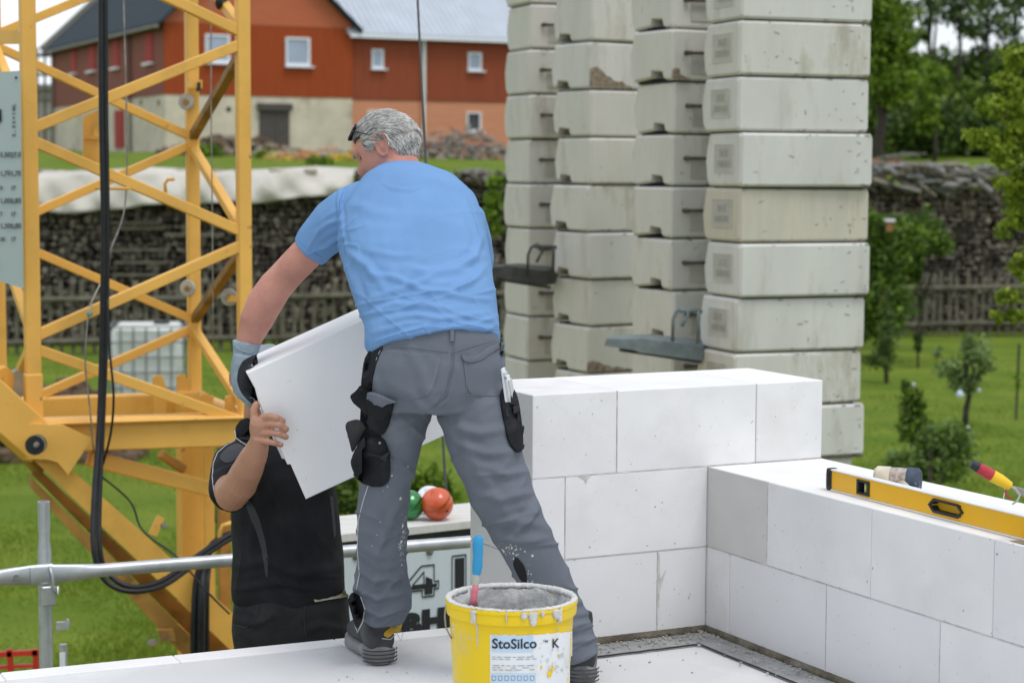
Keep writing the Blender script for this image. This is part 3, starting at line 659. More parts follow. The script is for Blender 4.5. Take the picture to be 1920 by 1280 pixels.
# the wood on the rise, each tree of its own
plant('tree', 'bright green leafy tree just right of the ballast, short dark trunk', 'tree', gz(1648, 64), [cl(1655, 60, 64, 60, rz=75), cl(1640, 150, 64, 62, rz=50), cl(1690, 130, 64, 34, rz=60), cl(1625, 10, 64, 60)], 9000, .11, [LEAFM[0], LEAFM[1], LEAFM[2]], 21, trunk=(W(1650, 60, 64), .22), group=None)
LEAFM2 = [LEAFD[1], LEAFD[2], LEAFM[0]]
woods = [(1600, 84, 120, 90, 110, LEAFD, 'dark dense tree behind the bright green one beside the ballast', 9000),
         (1712, 92, 195, 66, 88, LEAFD, 'dark rounded tree rising over the brick pile', 8000),
         (1765, 96, 180, 66, 80, LEAFM2, 'dark tree below the bare-topped trunks', 9000),
         (1790, 88, 225, 60, 75, [LEAFD[1], LEAFD[2], LEAFM[1]], 'low green bushy tree in the middle of the wood', 7000),
         (1850, 94, 180, 72, 84, LEAFD, 'broad dark tree left of the yellow-green branches', 9000),
         (1920, 90, 170, 66, 95, [LEAFD[2], LEAFD[1], LEAFM[0]], 'tall mid-green tree at the right edge of the picture', 9000),
         (1995, 92, 150, 70, 110, LEAFD, 'dark tree past the right edge of the wood', 5000)]
for i, (px, Y, py, r, rz, mats, lab, n) in enumerate(woods):
    plant('tree', lab, 'tree', gz(px, Y), [cl(px, py, Y, r, rz=rz), cl(px - 30, py + 50, Y, r * .7, rz=rz * .7), cl(px + 28, py + 60, Y, r * .7, rz=rz * .6), cl(px, py + 110, Y, r * .8, rz=rz * .4)], n, .17, mats, 60 + i, trunk=(W(px, py - rz * .5, Y), .28))
for i, (px, Y, lab, tops) in enumerate(((1740, 90, 'tall thin tree with a sparse crown against the white sky, left of the pair', ((1738, 20, 34), (1722, 62, 26), (1755, -15, 34))), (1792, 88, 'tall dark forked trunk with sparse leaves against the white sky', ((1792, -5, 36), (1815, 40, 26), (1775, 28, 22))), (1845, 92, 'tall thin trunk with thin foliage near the right corner', ((1845, 10, 36), (1868, 50, 28), (1830, 55, 22))), (1905, 93, 'high loose crown in the top right corner', ((1905, 5, 40), (1885, 50, 26))))):
    plant('tall_tree', lab, 'tree', gz(px, Y), [cl(a, b, Y, r, rz=r * .8) for a, b, r in tops], 800, .13, LEAFD, 80 + i, trunk=(W(px + 2, -60, Y), .15), spread=.5, clump=10)
mid = [(1630, 78, 235, 45, 60, 'dark undergrowth under the bright tree'), (1740, 82, 240, 50, 50, 'dark undergrowth above the grass bank'), (1845, 84, 250, 60, 40, 'dark undergrowth behind the yellow-green branches')]
for i, (px, Y, py, r, rz, lab) in enumerate(mid): plant('undergrowth', lab, 'bush', gz(px, Y), [cl(px, py, Y, r, rz=rz)], 3500, .15, LEAFD, 100 + i)
plant('young_tree', 'pale green young tree in the shade of the wood', 'tree', gz(1745, 78), [cl(1748, 160, 78, 22, rz=40), cl(1740, 220, 78, 26, rz=30)], 1500, .12, LEAFM, 111, trunk=(W(1746, 130, 78), .1))
# left of house: distant trees low behind
plant('tree', 'far tree behind the end of the farmhouse, low on the left horizon', 'tree', gz(20, 150), [cl(20, 230, 150, 60, rz=60)], 3500, .3, LEAFM, 115)
# big shrubs by the fence
plant('tall_shrub', 'large dark green shrub in front of the fence right of the ballast', 'shrub', gz(1650, 41), [cl(1650, 470, 41, 55, rz=60), cl(1640, 570, 41, 62, rz=65), cl(1690, 440, 41, 40, rz=35), cl(1620, 430, 41, 40)], 11000, .065, [LEAFD[1], LEAFM[0], LEAFM[1]], 22, trunk=(W(1650, 480, 41), .09))
plant('leafy_shrub', 'lighter arching shrub reaching over the fence below the woodpile', 'shrub', gz(1725, 43), [cl(1725, 440, 43, 42, rz=38), cl(1765, 455, 43, 25, rz=20), cl(1700, 500, 43, 25, rz=35)], 3200, .07, [LEAFM[1], LEAFM[0], LEAFG[0]], 23, trunk=(W(1715, 480, 43), .05))
plant('creeper', 'green climbing plant hanging on the woodpile left of the ballast', 'plant', gz(925, 44), [cl(930, 340, 44.5, 15, rz=16), cl(926, 385, 44.5, 16, rz=26), cl(930, 430, 44.5, 10, rz=16)], 1500, .07, LEAFM + [], 24)
plant('fir_sapling', 'small dark fir sapling on the lawn beside the shrub', 'tree', gz(1665, 37), [cl(1663, 640, 37, 20, rz=22), cl(1665, 600, 37, 10, rz=30), cl(1650, 672, 37, 24, rz=16), cl(1664, 560, 37, 5, rz=25)], 900, .045, [LEAFD[1], LEAFD[2], LEAFG[0]], 25, trunk=(W(1664, 540, 37), .045), spread=.55, clump=9)
plant('fir_sapling', 'tiny dark conifer on the lawn near the fence foot', 'tree', gz(1722, 40), [cl(1722, 640, 40, 9, rz=16)], 300, .04, LEAFD, 26, trunk=(W(1722, 600, 40), .03))
plant('fruit_tree', 'small thin fruit tree on the lawn hung with bottles', 'tree', gz(1813, 30), [cl(1830, 660, 30, 26, rz=26), cl(1780, 690, 30, 26, rz=16), cl(1845, 690, 30, 16, rz=16), cl(1810, 720, 30, 24, rz=16), cl(1815, 640, 30, 10, rz=14), cl(1755, 660, 30, 8, rz=10)], 1500, .04, LEAFG, 27, trunk=(W(1820, 640, 30), .055), spread=.5, clump=9)
BOTT = mat('pale_bottle', (.55, .62, .72), .15, .1, 10, 0, spec=.7)
for i, (px, py, lab) in enumerate(((1800, 738, 'larger white bottle hanging low in the fruit tree'), (1836, 731, 'small blue-grey bottle at the right of the fruit tree'), (1815, 801, 'pale blue bottle near the fruit tree foot'), (1713, 720, 'tiny pale bottle over the round bush'))):
    p = W(px, py, 29.7); m = MB(); r = .058 if i == 0 else .026; m.lathe(p - V(0, 0, r), [(.001, 0), (r * .8, .005), (r, r * .6), (r * .95, r * 1.2), (r * .4, r * 1.8), (r * .3, r * 2.1), (.001, r * 2.1)], 12); tag(obj('bottle', m, BOTT, smooth=40), lab, 'bottle')
plant('bush', 'round grey-green bush low on the lawn right of the ballast', 'bush', gz(1745, 20), [cl(1770, 860, 21, 46, rz=40), cl(1720, 870, 21, 40, rz=32), cl(1790, 825, 21, 30, rz=34), cl(1685, 875, 21, 28, rz=26), cl(1745, 825, 21, 20, rz=30)], 5200, .03, [LEAFG[0], LEAFM[1], LEAFG[1]], 28, trunk=(W(1750, 850, 21), .03), spread=.55, clump=9)
plant('upright_bush', 'upright darker bush standing behind the round grey-green one', 'bush', gz(1712, 24), [cl(1712, 760, 24, 17, rz=28), cl(1713, 800, 24, 22, rz=26), cl(1700, 730, 24, 6, rz=16)], 1700, .04, [LEAFD[2], LEAFM[0], LEAFM[1]], 29, trunk=(W(1712, 740, 24), .03), spread=.55, clump=9)
plant('garden_bush', 'green bush behind the coloured balls', 'bush', gz(800, 19), [cl(805, 905, 19, 34, rz=26), cl(780, 900, 19, 26, rz=22), cl(840, 925, 19, 22, rz=14)], 3000, .035, LEAFM, 30, spread=.45)
plant('garden_bush', 'dark leafy bush between the held block and the gray work trousers', 'bush', gz(660, 18), [cl(650, 935, 18, 34, rz=22), cl(640, 905, 18, 26, rz=18)], 2500, .035, [LEAFD[1], LEAFM[0], LEAFD[2]], 31)
plant('garden_bush', 'bush glimpsed between the crane column and the man in black', 'bush', gz(430, 21), [cl(425, 900, 21, 30, rz=50), cl(420, 960, 21, 24, rz=40)], 2200, .035, [LEAFD[1], LEAFM[0], LEAFD[2]], 32)
# near tree reaching in from the right: clusters on boughs
tw = thing('maple_tree', 'yellow-green maple reaching into the picture from the right', 'tree', gz(2060, 17)); Yt = 17
cls = [cl(1905, 110, Yt, 24, rz=26), cl(1885, 150, Yt, 22, rz=18), cl(1860, 200, Yt, 25, rz=20), cl(1850, 262, Yt, 30, rz=20), cl(1825, 255, Yt, 16, rz=12), cl(1885, 290, Yt, 30, rz=26), cl(1905, 240, Yt, 26, rz=26), cl(1905, 350, Yt, 26, rz=30), cl(1880, 345, Yt, 20, rz=12), cl(1915, 400, Yt, 26, rz=26), cl(1885, 430, Yt, 22, rz=18), cl(1908, 500, Yt, 18, rz=16), cl(1890, 555, Yt, 24, rz=14), cl(1868, 595, Yt, 18, rz=9), cl(1905, 590, Yt, 18, rz=14), cl(1930, 200, Yt, 36, rz=60), cl(1945, 330, Yt, 36, rz=70), cl(1950, 500, Yt, 34, rz=70), cl(1990, 250, Yt, 50, rz=120), cl(2000, 450, Yt, 50, rz=110), cl(2060, 300, Yt, 60, rz=180)]
link('foliage', leaf_cloud(cls, 24000, .027, LEAFY, 33, spread=.32, clump=16), LEAFY, tw)
mb = MB(); b0_ = gz(2060, 17); mb.tube([b0_ - V(0, 0, .1), W(2065, 600, 17), W(2060, 300, 17), W(2055, 0, 17)], [.16, .13, .09, .05], 10)
for a, b, c in (((2062, 640), (1980, 600), (1850, 600)), ((2062, 520), (1990, 470), (1890, 430)), ((2060, 400), (1960, 340), (1815, 262)), ((2060, 380), (1970, 300), (1850, 190)), ((2058, 250), (1980, 180), (1885, 105))):
    mb.tube([W(*a, 17), W(*b, 17), W(*c, 17)], [.045, .025, .006], 6)
obj('trunk', mb, BARK, tw, smooth=True)
# bird house
bh = thing('bird_house', 'little wooden bird house with a white roof in the shrub', 'bird house', W(1668, 425, 40.4)); POSTD = BARK; WOODB = mat('bird_wood', (.30, .16, .07), .8, .2, 10)
obj('house', MB().box(W(1668, 425, 40.4), (.13, .13, .2)), WOODB, bh); obj('roof', MB().box(W(1668, 413, 40.4), (.2, .2, .05)), WHITEP, bh); obj('post', MB().tube([gz(1668, 40.4) + V(0, .5, 0), W(1668, 430, 40.7)], .014, 6), POSTD, bh)
gs_ = thing('garden_stake', 'thin dark stake with a sapling at the right edge of the lawn', 'stake', gz(1910, 31)); obj('stake', MB().tube([gz(1910, 31), W(1911, 645, 31)], .02, 6), BARK, gs_); link('sapling', leaf_cloud([cl(1908, 715, 31, 5, rz=16)], 120, .035, LEAFM, 35), LEAFM, gs_)
bp_ = thing('brick_stack', 'low stack of red bricks and planks on the bank under the trees', 'bricks', gz(1680, 62)); 
for i in range(7):
    for j in range(3): obj('brick_pack', MB().box(gz(1630 + i * 15, 62) + V(0, rnd.uniform(-.2, .2), .1 + j * .17 + (.1 if i < 4 else 0)), (.27, .35, .16), Matrix.Rotation(rnd.uniform(-.2, .2), 3, 'Z')), BRICKR if (i + j) % 3 else STONE, bp_)
for i in range(4): a = gz(1640 + i * 14, 61.6) + V(0, 0, .66 + .05 * i); obj('plank', MB().bar(a, a + V(.8, .1, rnd.uniform(-.05, .05)), .15, .05), LOGG, bp_)
rocks('earth_mound', 'brown heap of dug earth on the lawn left of the water tank', 'earth', 500, W(118, 700, 27).x, 27, 1.1, 1.0, 0, .16, [EARTH], 1.0, 9)

# ================================================================== water tank (IBC)
TANK = mat('tank_plastic', (.62, .64, .60), .35, .06, 1.2, 0, uniq=False, stain=(.46, .48, .42), stain_scale=1.2, stain_amt=.6); GALV = mat('galvanised_steel', (.40, .42, .44), .42, .2, 14, .1, 60, metal=.55, col2=(.56, .58, .60)); BLACK = mat('black_plastic', (.02, .022, .025), .5, .2, 20)
pc = gz(278, 32); CAGE = mat('cage_steel', (.16, .17, .18), .6, .15, 14, 0); ib = thing('water_tank', 'white plastic water tank in a grey wire cage on the lawn', 'water tank', pc, math.radians(6)); w_, d_, h_ = 1.2, 1.0, 1.27
Mi = Matrix.Rotation(math.radians(6), 3, 'Z')
obj('tank', MB().box(pc + V(0, 0, .12 + h_ / 2), (w_ - .08, d_ - .08, h_), Mi, ch=.09), TANK, ib, smooth=40)
obj('lid', MB().lathe(pc + Mi @ V(.22, -.1, h_ + .11), [(.001, 0), (.13, 0), (.13, .05), (.001, .05)], 16), BLACK, ib)
obj('pallet', MB().box(pc + V(0, 0, .05), (w_, d_, .12), Mi), GALV, ib)
for k in range(7):
    for sd in (-1, 1):
        x = -w_ / 2 + w_ * k / 6; obj('cage_bar', MB().tube([pc + Mi @ V(x, sd * d_ / 2, .1), pc + Mi @ V(x, sd * d_ / 2, h_ + .1)], .012, 6), CAGE, ib)
for k in range(6):
    z = .14 + (h_ - .04) * k / 5; c4 = [pc + Mi @ V(a * w_ / 2, b * d_ / 2, z) for a, b in ((-1, -1), (1, -1), (1, 1), (-1, 1), (-1, -1))]
    for a, b in zip(c4, c4[1:]): obj('cage_bar', MB().tube([a, b], .013, 6), CAGE, ib)

# ================================================================== tower crane
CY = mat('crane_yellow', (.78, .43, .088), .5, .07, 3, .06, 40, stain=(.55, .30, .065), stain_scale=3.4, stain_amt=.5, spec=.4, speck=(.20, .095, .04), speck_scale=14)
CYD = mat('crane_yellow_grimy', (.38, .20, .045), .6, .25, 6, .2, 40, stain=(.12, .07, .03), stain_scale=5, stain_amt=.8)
CYG = mat('crane_yellow_shaded_grimy', (.26, .14, .035), .6, .3, 6, .2, 40, stain=(.12, .07, .03), stain_scale=7, stain_amt=.7)  # for two side braces: their shading and grime put into the colour
RUBB = mat('black_hose', (.012, .013, .016), .45, .3, 20, .1, 60); STEEL = mat('worn_steel', (.30, .29, .27), .4, .3, 20, .2, 60, metal=.6); WASH = mat('pale_roller', (.42, .41, .36), .6, .2, 15, .2)
crane = thing('tower_crane', 'yellow lattice mast of a tower crane with slewing base left of the men', 'crane', V(-2.0, 10.3, -2.5))
def xy(px, Y, py=400): p = W(px, py, Y); return V(p.x, p.y, 0)
NL, NR, FR = xy(57, 9.6), xy(457, 10.0), xy(362, 11.0); FLc = NL + (FR - NR)
def zy(py, c): return 1.403 - (py - 322) * c.y / F - (0)
def mp_(c, py):
    # point on the vertical through c seen at picture height py
    q = W(960 + (c.x / c.y) * F, py, c.y); return V(c.x, c.y, q.z)
cM = (NR - NL).normalized(); cN = V(-cM.y, cM.x, 0); MM = Matrix((cM, cN, V(0, 0, 1))).transposed()
for c, b, w in ((NL, 800, .074), (NR, 790, .068), (FR, 760, .068), (FLc, 770, .06)):
    lo = mp_(c, b); obj('mast_leg', MB().box((c.x, c.y, (lo.z + 4.2) / 2), (w, w, 4.2 - lo.z), MM, ch=.006), CY, crane)
lo = mp_(NL, 700); obj('leg_sleeve', MB().box((NL.x, NL.y, (lo.z + mp_(NL, 800).z) / 2), (.084, .084, lo.z - mp_(NL, 800).z), MM, ch=.005), CY, crane)
def dg(a, ya, b, yb, w=.05, m=CY, o=0):
    p, q = mp_(a, ya) + cN * o, mp_(b, yb) + cN * o; obj('diagonal_brace', MB().bar(p, q, w, w, upv=cN, ch=.004), m, crane)
for a in ((NL, -130, NR, 62), (NR, 82, NL, 243), (NL, 262, NR, 436), (NR, 458, NL, 632), (NL, 652, NR, 792)): dg(*a, w=.053)
for a in ((FLc, 66, FR, -85), (FLc, 86, FR, 258), (FR, 270, FLc, 428), (FLc, 442, FR, 600), (FR, 614, FLc, 772)): dg(*a, w=.047)
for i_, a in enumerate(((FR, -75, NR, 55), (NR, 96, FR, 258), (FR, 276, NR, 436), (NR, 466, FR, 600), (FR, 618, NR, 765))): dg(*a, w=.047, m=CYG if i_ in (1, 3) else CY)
for a in ((FLc, 88, NL, 250), (NL, 262, FLc, 430), (FLc, 445, NL, 628), (NL, 645, FLc, 770)): dg(*a, w=.045)
obj('stop_plate', MB().prism([W(-20, 58, 9.9), W(38, 58, 9.65), W(38, 82, 9.65), W(-20, 82, 9.9)], cN * .05), CY, crane)
# rollers and lugs on the legs
for (px, py, Y) in ((349, 191, 10.93), (352, 540, 10.93), (430, 557, 10.1)):
    p = W(px, py, Y); r_ = obj('guide_roller', MB().lathe(p, [(.012, -.012), (.042, -.012), (.046, 0), (.042, .012), (.012, .012)], 20, axis=(-.2, -1, 0)), WASH, crane, smooth=40)
    obj('roller_hub', MB().box(p + V(0, -.012, 0), (.026, .03, .026), Matrix.Rotation(.7, 3, 'Y')), CYD, r_)
obj('roller_arm', MB().bar(W(430, 560, 10.06), W(450, 560, 10.02), .03, .03), CY, crane)
for px, py in ((357, 151),): obj('leg_lug', MB().box(W(365, 158, 10.92), (.075, .05, .045), MM), CY, crane); obj('leg_lug', MB().box(W(372, 163, 10.9), (.012, .06, .05), MM), DARK, crane)
p = W(18, 720, 9.9); obj('guide_wheel', MB().lathe(W(28, 720, 9.7), [(.02, -.02), (.07, -.02), (.075, 0), (.07, .02), (.02, .02)], 24, axis=(.9, -.45, 0)), WASH, crane, smooth=40)
obj('guide_wheel', MB().lathe(W(3, 715, 9.6), [(.02, -.02), (.07, -.02), (.08, 0), (.07, .02), (.02, .02)], 24, axis=(.9, -.45, 0)), CY, crane, smooth=40)
# vertical plate with bracket, small hooks
obj('bracket_plate', MB().prism([W(156, 220, 9.8), W(184, 206, 9.8), W(187, 328, 9.8), W(156, 300, 9.8)], cN * .012), CY, crane)
obj('bracket_plate', MB().prism([W(158, 252, 9.78), W(193, 256, 9.72), W(193, 262, 9.72), W(158, 260, 9.78)], cN * .04), CY, crane)
obj('bracket_plate', MB().prism([W(176, 232, 9.76), W(186, 232, 9.76), W(188, 256, 9.76), W(176, 256, 9.76)], cN * .02), CY, crane)
obj('hose_hook', MB().tube([W(180, 353, 9.7), W(243, 354, 9.62)], .008, 8), CY, crane)
obj('rope_guide', MB().tube([W(311, 366, 10.4), W(309, 345, 10.4), W(314, 337, 10.4), W(327, 336, 10.4)], .009, 8), CY, crane, smooth=True)
# chords of the turntable
def beam(a, b, w, h, m=CY, name='chord_beam', ch=.008, upv=None): return obj(name, MB().bar(a, b, w, h, ch=ch, upv=upv), m, crane)
beam(W(60, 815, 9.62), W(475, 803, 10.05), .12, .165)
beam(W(60, 792, 9.60), W(475, 779, 10.03), .16, .018)
beam(W(20, 768, 10.6), W(362, 756, 11.0), .1, .13); beam(W(362, 752, 11.0), W(450, 788, 10.1), .09, .11)
beam(W(-10, 762, 10.5), W(60, 812, 9.7), .09, .12)
for x0, x1, y0, Y in ((288, 312, 704, 10.7), (333, 356, 702, 10.75), (376, 400, 738, 10.3), (424, 442, 742, 10.1)):
    obj('lug_plate', MB().prism([W(x0, y0 + 4, Y), W(x0 + 4, y0, Y), W(x1 - 8, y0, Y), W(x1, y0 + 22, Y), W(x1, 778, Y), W(x0, 778, Y)], cN * .03), CY, crane)
# pin plate
pp = [(37, 818), (42, 800), (62, 794), (120, 797), (173, 822), (128, 890), (108, 866), (88, 861), (48, 860), (39, 845)]
obj('pin_plate', MB().prism([W(a, b, 9.42 + a * .0006) for a, b in pp], cN * .03), CY, crane)
pin = obj('pin', MB().lathe(W(68, 833, 9.38), [(.001, -.02), (.047, -.02), (.047, .03), (.001, .03)], 24, axis=(0, -1, .0)), BLACK, crane, smooth=40)
obj('pin_ring', MB().lathe(W(68, 833, 9.36), [(.040, .0), (.047, .0), (.047, .008), (.040, .008)], 24, axis=(0, -1, 0), cap=False), STEEL, pin); obj('pin_tip', MB().lathe(W(69, 833, 9.34), [(.001, 0), (.015, 0), (.012, .02), (.001, .022)], 16, axis=(0, -1, 0)), STEEL, pin, smooth=40)
# jack arm going down right: channel section
a0_, a1_ = (60, 820), (470, 1218)
def arm(ya, yb, y2a, y2b, Y, thick, m, name):
    # ya..yb picture heights of upper/lower edge at x=100 and x=440
    obj(name, MB().prism([W(60, ya - 40 * .985, Y), W(455, y2a + 15, Y + .35), W(455, y2b + 15, Y + .35), W(60, yb - 40 * 1.15, Y)], cN * thick), m, crane)
arm(853, 905, 1150, 1225, 9.5, .10, CY, 'jack_arm')
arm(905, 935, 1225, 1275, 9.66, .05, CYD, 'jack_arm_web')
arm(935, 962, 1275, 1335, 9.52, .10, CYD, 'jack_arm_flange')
beam(W(-70, 705, 9.3), W(75, 835, 9.55), .11, .20, CY, 'rear_arm')
beam(W(-70, 740, 9.35), W(75, 880, 9.62), .09, .05, CYD, 'rear_arm')
beam(W(165, 858, 9.75), W(402, 918, 10.1), .06, .08, CY, 'strut')
beam(W(300, 850, 10.5), W(345, 880, 10.6), .05, .05, CYD, 'strut')
obj('support_column', MB().box(((W(360, 1000, 10.7).x), 10.7, -1.1), (.14, .14, 2.6), MM), CY, crane)
obj('support_column', MB().box(((W(392, 1000, 10.5).x), 10.5, -1.1), (.05, .05, 2.6), MM), CY, crane)
obj('support_column', MB().box(((W(420, 1000, 10.9).x), 10.9, -1.2), (.06, .06, 2.4), MM), CYD, crane)
obj('rope_guide', MB().tube([W(413, 1050, 9.9), W(412, 1000, 9.9), W(418, 985, 9.9), W(434, 980, 9.9)], .013, 8), CY, crane, smooth=True)
obj('undercarriage', MB().box((-1.5, 10.6, -2.2), (3.2, 2.2, .35), MM, ch=.02), CY, crane)
for x, y in ((-3.1, 9.6), (-.3, 10.4), (-2.7, 11.6), (.2, 11.6)): obj('outrigger_foot', MB().box((x, y, -2.4), (.4, .4, .3), MM, ch=.02), CYD, crane)
obj('lug_plate', MB().prism([W(296, 965, 9.7), W(308, 972, 9.7), W(294, 1006, 9.7), W(280, 1000, 9.7)], cN * .02), CY, crane)
obj('bolt', MB().lathe(W(305, 985, 9.68), [(.001, 0), (.014, 0), (.014, .03), (.001, .03)], 8, axis=(.5, -1, .1)), STEEL, crane)
obj('lug_plate', MB().prism([W(296, 1182, 9.65), W(326, 1180, 9.7), W(330, 1200, 9.7), W(305, 1202, 9.65)], cN * .04), CYD, crane)
obj('bolt', MB().lathe(W(292, 1202, 9.6), [(.001, 0), (.016, 0), (.016, .05), (.001, .05)], 8, axis=(-.5, -1, .1)), STEEL, crane)
# hoses, cables
def hose(pl, r, name='hose', m=RUBB, n=8, sub=4):
    pts = [W(*p) for p in pl]; out = []
    for i in range(len(pts) - 1):
        p0, p1, p2, p3 = pts[max(0, i - 1)], pts[i], pts[i + 1], pts[min(len(pts) - 1, i + 2)]
        for j in range(sub):
            t = j / sub; out.append(.5 * ((2 * p1) + (p2 - p0) * t + (2 * p0 - 5 * p1 + 4 * p2 - p3) * t * t + (3 * p1 - p0 - 3 * p2 + p3) * t ** 3))
    out.append(pts[-1]); return obj(name, MB().tube(out, r, n), m, crane, smooth=True)
hose([(189, -40, 9.5), (190, 200, 9.5), (194, 430, 9.5), (191, 640, 9.5), (186, 800, 9.45), (176, 940, 9.3), (176, 1030, 9.2), (195, 1085, 9.2), (240, 1108, 9.2), (300, 1100, 9.3), (350, 1068, 9.5), (400, 1030, 9.8), (440, 1005, 9.9)], .0135)
hose([(197, -40, 9.52), (198, 200, 9.52), (201, 430, 9.52), (198, 640, 9.52), (192, 800, 9.48), (186, 940, 9.35), (187, 1030, 9.25), (203, 1075, 9.25), (245, 1100, 9.25), (300, 1090, 9.35), (350, 1056, 9.55), (398, 1022, 9.8), (440, 996, 9.9)], .0135)
hose([(202, 560, 9.46), (206, 660, 9.42), (213, 740, 9.4), (208, 810, 9.42), (193, 870, 9.45)], .006)
hose([(437, 1000, 9.95), (400, 1020, 9.9), (382, 1060, 9.8), (378, 1120, 9.7), (376, 1260, 9.7)], .022); hose([(425, 1005, 9.92), (388, 1030, 9.85), (370, 1080, 9.75), (364, 1150, 9.7), (362, 1260, 9.7)], .016)
hose([(392, 1060, 9.85), (388, 1110, 9.75), (388, 1260, 9.75)], .013)
hose([(231, -40, 9.9), (236, 160, 9.9), (238, 300, 9.9), (232, 400, 9.9), (207, 470, 9.8), (203, 505, 9.8), (180, 548, 9.7), (166, 590, 9.6), (160, 680, 9.6), (168, 760, 9.6), (176, 850, 9.6)], .0042, 'thin_wire', STEEL, 6)
hose([(190, 893, 9.5), (230, 925, 9.6), (250, 950, 9.6), (262, 985, 9.6), (285, 1010, 9.55), (330, 1042, 9.5), (390, 1110, 9.5), (430, 1150, 9.6)], .005, 'thin_wire', BLACK, 6)
hose([(396, -40, 10.5), (396, 200, 10.5), (398, 400, 10.5), (400, 640, 10.5)], .0035, 'thin_wire', STEEL, 6)
obj('rope_pulley', MB().lathe(W(416, 4, 10.3), [(.01, -.02), (.04, -.02), (.03, 0), (.04, .02), (.01, .02)], 16, axis=(1, -.3, 0)), BLACK, crane)
obj('rope_knot', MB().sphere(W(168, 588, 9.58), .014, 6, scale=(1.2, 1, 1)), mat('green_tape', (.2, .35, .28), .7), crane)
# load chart board
CH = mat('chart_board', (.40, .47, .46), .5, .04, 2, 0, uniq=False); INK = mat('black_print', (.02, .022, .025), .6, .1, 20, 0); INKG = mat('grey_print', (.10, .12, .12), .6, .1, 20, 0)
c00, c10, c11, c01 = W(-60, 139, 9.42), W(37, 133, 9.36), W(43, 541, 9.36), W(-60, 508, 9.42)
cb = obj('load_chart', MB().prism([c00, c10, c11, c01], (0, .015, 0)), CH, crane); xd = (c10 - c00).normalized(); yd = V(0, 0, 1)
pr = MB(); big = MB(); R0 = lambda px, py: W(px, py, 9.385 - px * .0005) + V(0, -.008, 0)
for py, a, b in ((295, '5.50', '27.0'), (330, '1,70', '1,70'), (356, '0', '17'), (381, '1,00', '0,85'), (405, '7', '17'), (428, '1,30', '0,80'), (452, '30', '17')):
    for px, t_ in ((1, a), (21, b)): text_on(pr, t_, .032 if len(t_) > 3 else .026, R0(px, py), xd, yd, .002, .0012)
vy = V(0, 0, 1)
for i, t_ in enumerate('LM1=30,0'): text_on(pr, t_, .024, R0(30, 190 + i * 8 + 10), V(0, 0, 1), -xd, .002, .001)
text_on(big, 'RR', .062, R0(-34, 503), xd, yd, .002, .006); big.prism([R0(-3, 205), R0(3, 205), R0(4, 228), R0(-3, 232)], (0, -.002, 0))
for px, py in ((31, 146),): big.lathe(R0(px, py), [(.001, 0), (.006, 0), (.006, .003), (.001, .003)], 10, axis=(0, -1, 0))
obj('chart_figures', pr, INKG, cb, fixn=False); obj('chart_letters', big, INK, cb, fixn=False)
wr = thing('steel_rope', 'thin black steel rope hanging past the house behind the man in blue', 'rope', W(838, 950, 7.9))
obj('strand', MB().tube([W(780, -60, 9.6), W(798, 300, 9.0), W(836, 915, 8.0), W(838, 958, 7.9)], .0055, 6), BLACK, wr)

# ================================================================== ballast stacks 
BAL = [mat('ballast_concrete', (.61, .59, .54), .85, .07, 2.2, .3, 60, bdist=.003, stain=(.37, .335, .27), stain_scale=2.2, stain_amt=.75, stretch=(2.4, 2.4, .7), speck=(.12, .11, .09), speck_scale=16),
       mat('ballast_concrete_pale', (.61, .60, .565), .85, .06, 2, .3, 60, bdist=.003, stain=(.45, .42, .36), stain_scale=2.4, stain_amt=.7, stretch=(2.4, 2.4, .7), speck=(.13, .12, .10), speck_scale=14),
       mat('ballast_concrete_stained', (.56, .52, .43), .85, .08, 2, .3, 60, bdist=.003, stain=(.40, .29, .15), stain_scale=2.0, stain_amt=.55, speck=(.12, .11, .09), speck_scale=16, stretch=(6, 6, .8))]
SCUFF = mat('grey_scuff', (.17, .16, .13), .9, .3, 20)
RUST = mat('rusty_bar', (.10, .082, .068), .8, .4, 20, .4, 60); CHIP = mat('broken_concrete', (.30, .24, .18), .95, .3, 30, 1, 60, bdist=.01, speck=(.1, .07, .05), speck_scale=40)
PLATEM = mat('recess_concrete', (.455, .44, .395), .9, .1, 8, .5, 80); EMB = mat('embossed_digits', (.38, .365, .32), .9, .1, 8, .3)
def ballast_body(w, d, h, notch, plate, seed):
    r = random.Random(seed); c = .014; bu = .018
    prof = [(c, 0), (0, c), (0, h - c), (c, h), (d - c * 2, h), (d, h * .72), (d + bu, h * .5), (d, h * .12)]
    if notch == 1: prof += [(d * .93, .012), (d * .88, .030), (d * .86, .060), (d * .58, .050), (d * .54, .004)]
    elif notch == 2: prof += [(d * .93, 0), (d * .52, .018), (d * .50, .062), (d * .22, .052), (d * .18, .004)]
    else: prof += [(d - .03, 0)]
    prof = [(y, z) for y, z in prof]; cy, cz = d / 2, h / 2
    def ring(x, k): return [V(x, cy + (y - cy) * (1 - k / d), cz + (z - cz) * (1 - k / h)) for y, z in prof]
    m = MB(); m.loft([ring(0, 2 * c), ring(c, 0), ring(w * .5, 0), ring(w - c, 0), ring(w, 2 * c)]); return m
names = {'A': 'leftmost', 'B': 'second', 'C': 'third', 'D': 'rightmost'}
ords = ['first', 'second', 'third', 'fourth', 'fifth', 'sixth', 'seventh', 'eighth', 'ninth', 'tenth', 'eleventh']
stacks = {'A': (990, 14.34, -22, 0, .47), 'B': (1106, 13.45, -31, 1, .47), 'C': (1261, 12.23, -29, 2, .47), 'D': (1386, 11.5, -21, 0, .47)}
Zb = zt(348, 11.5) - 5 * .3235; HB = .3235
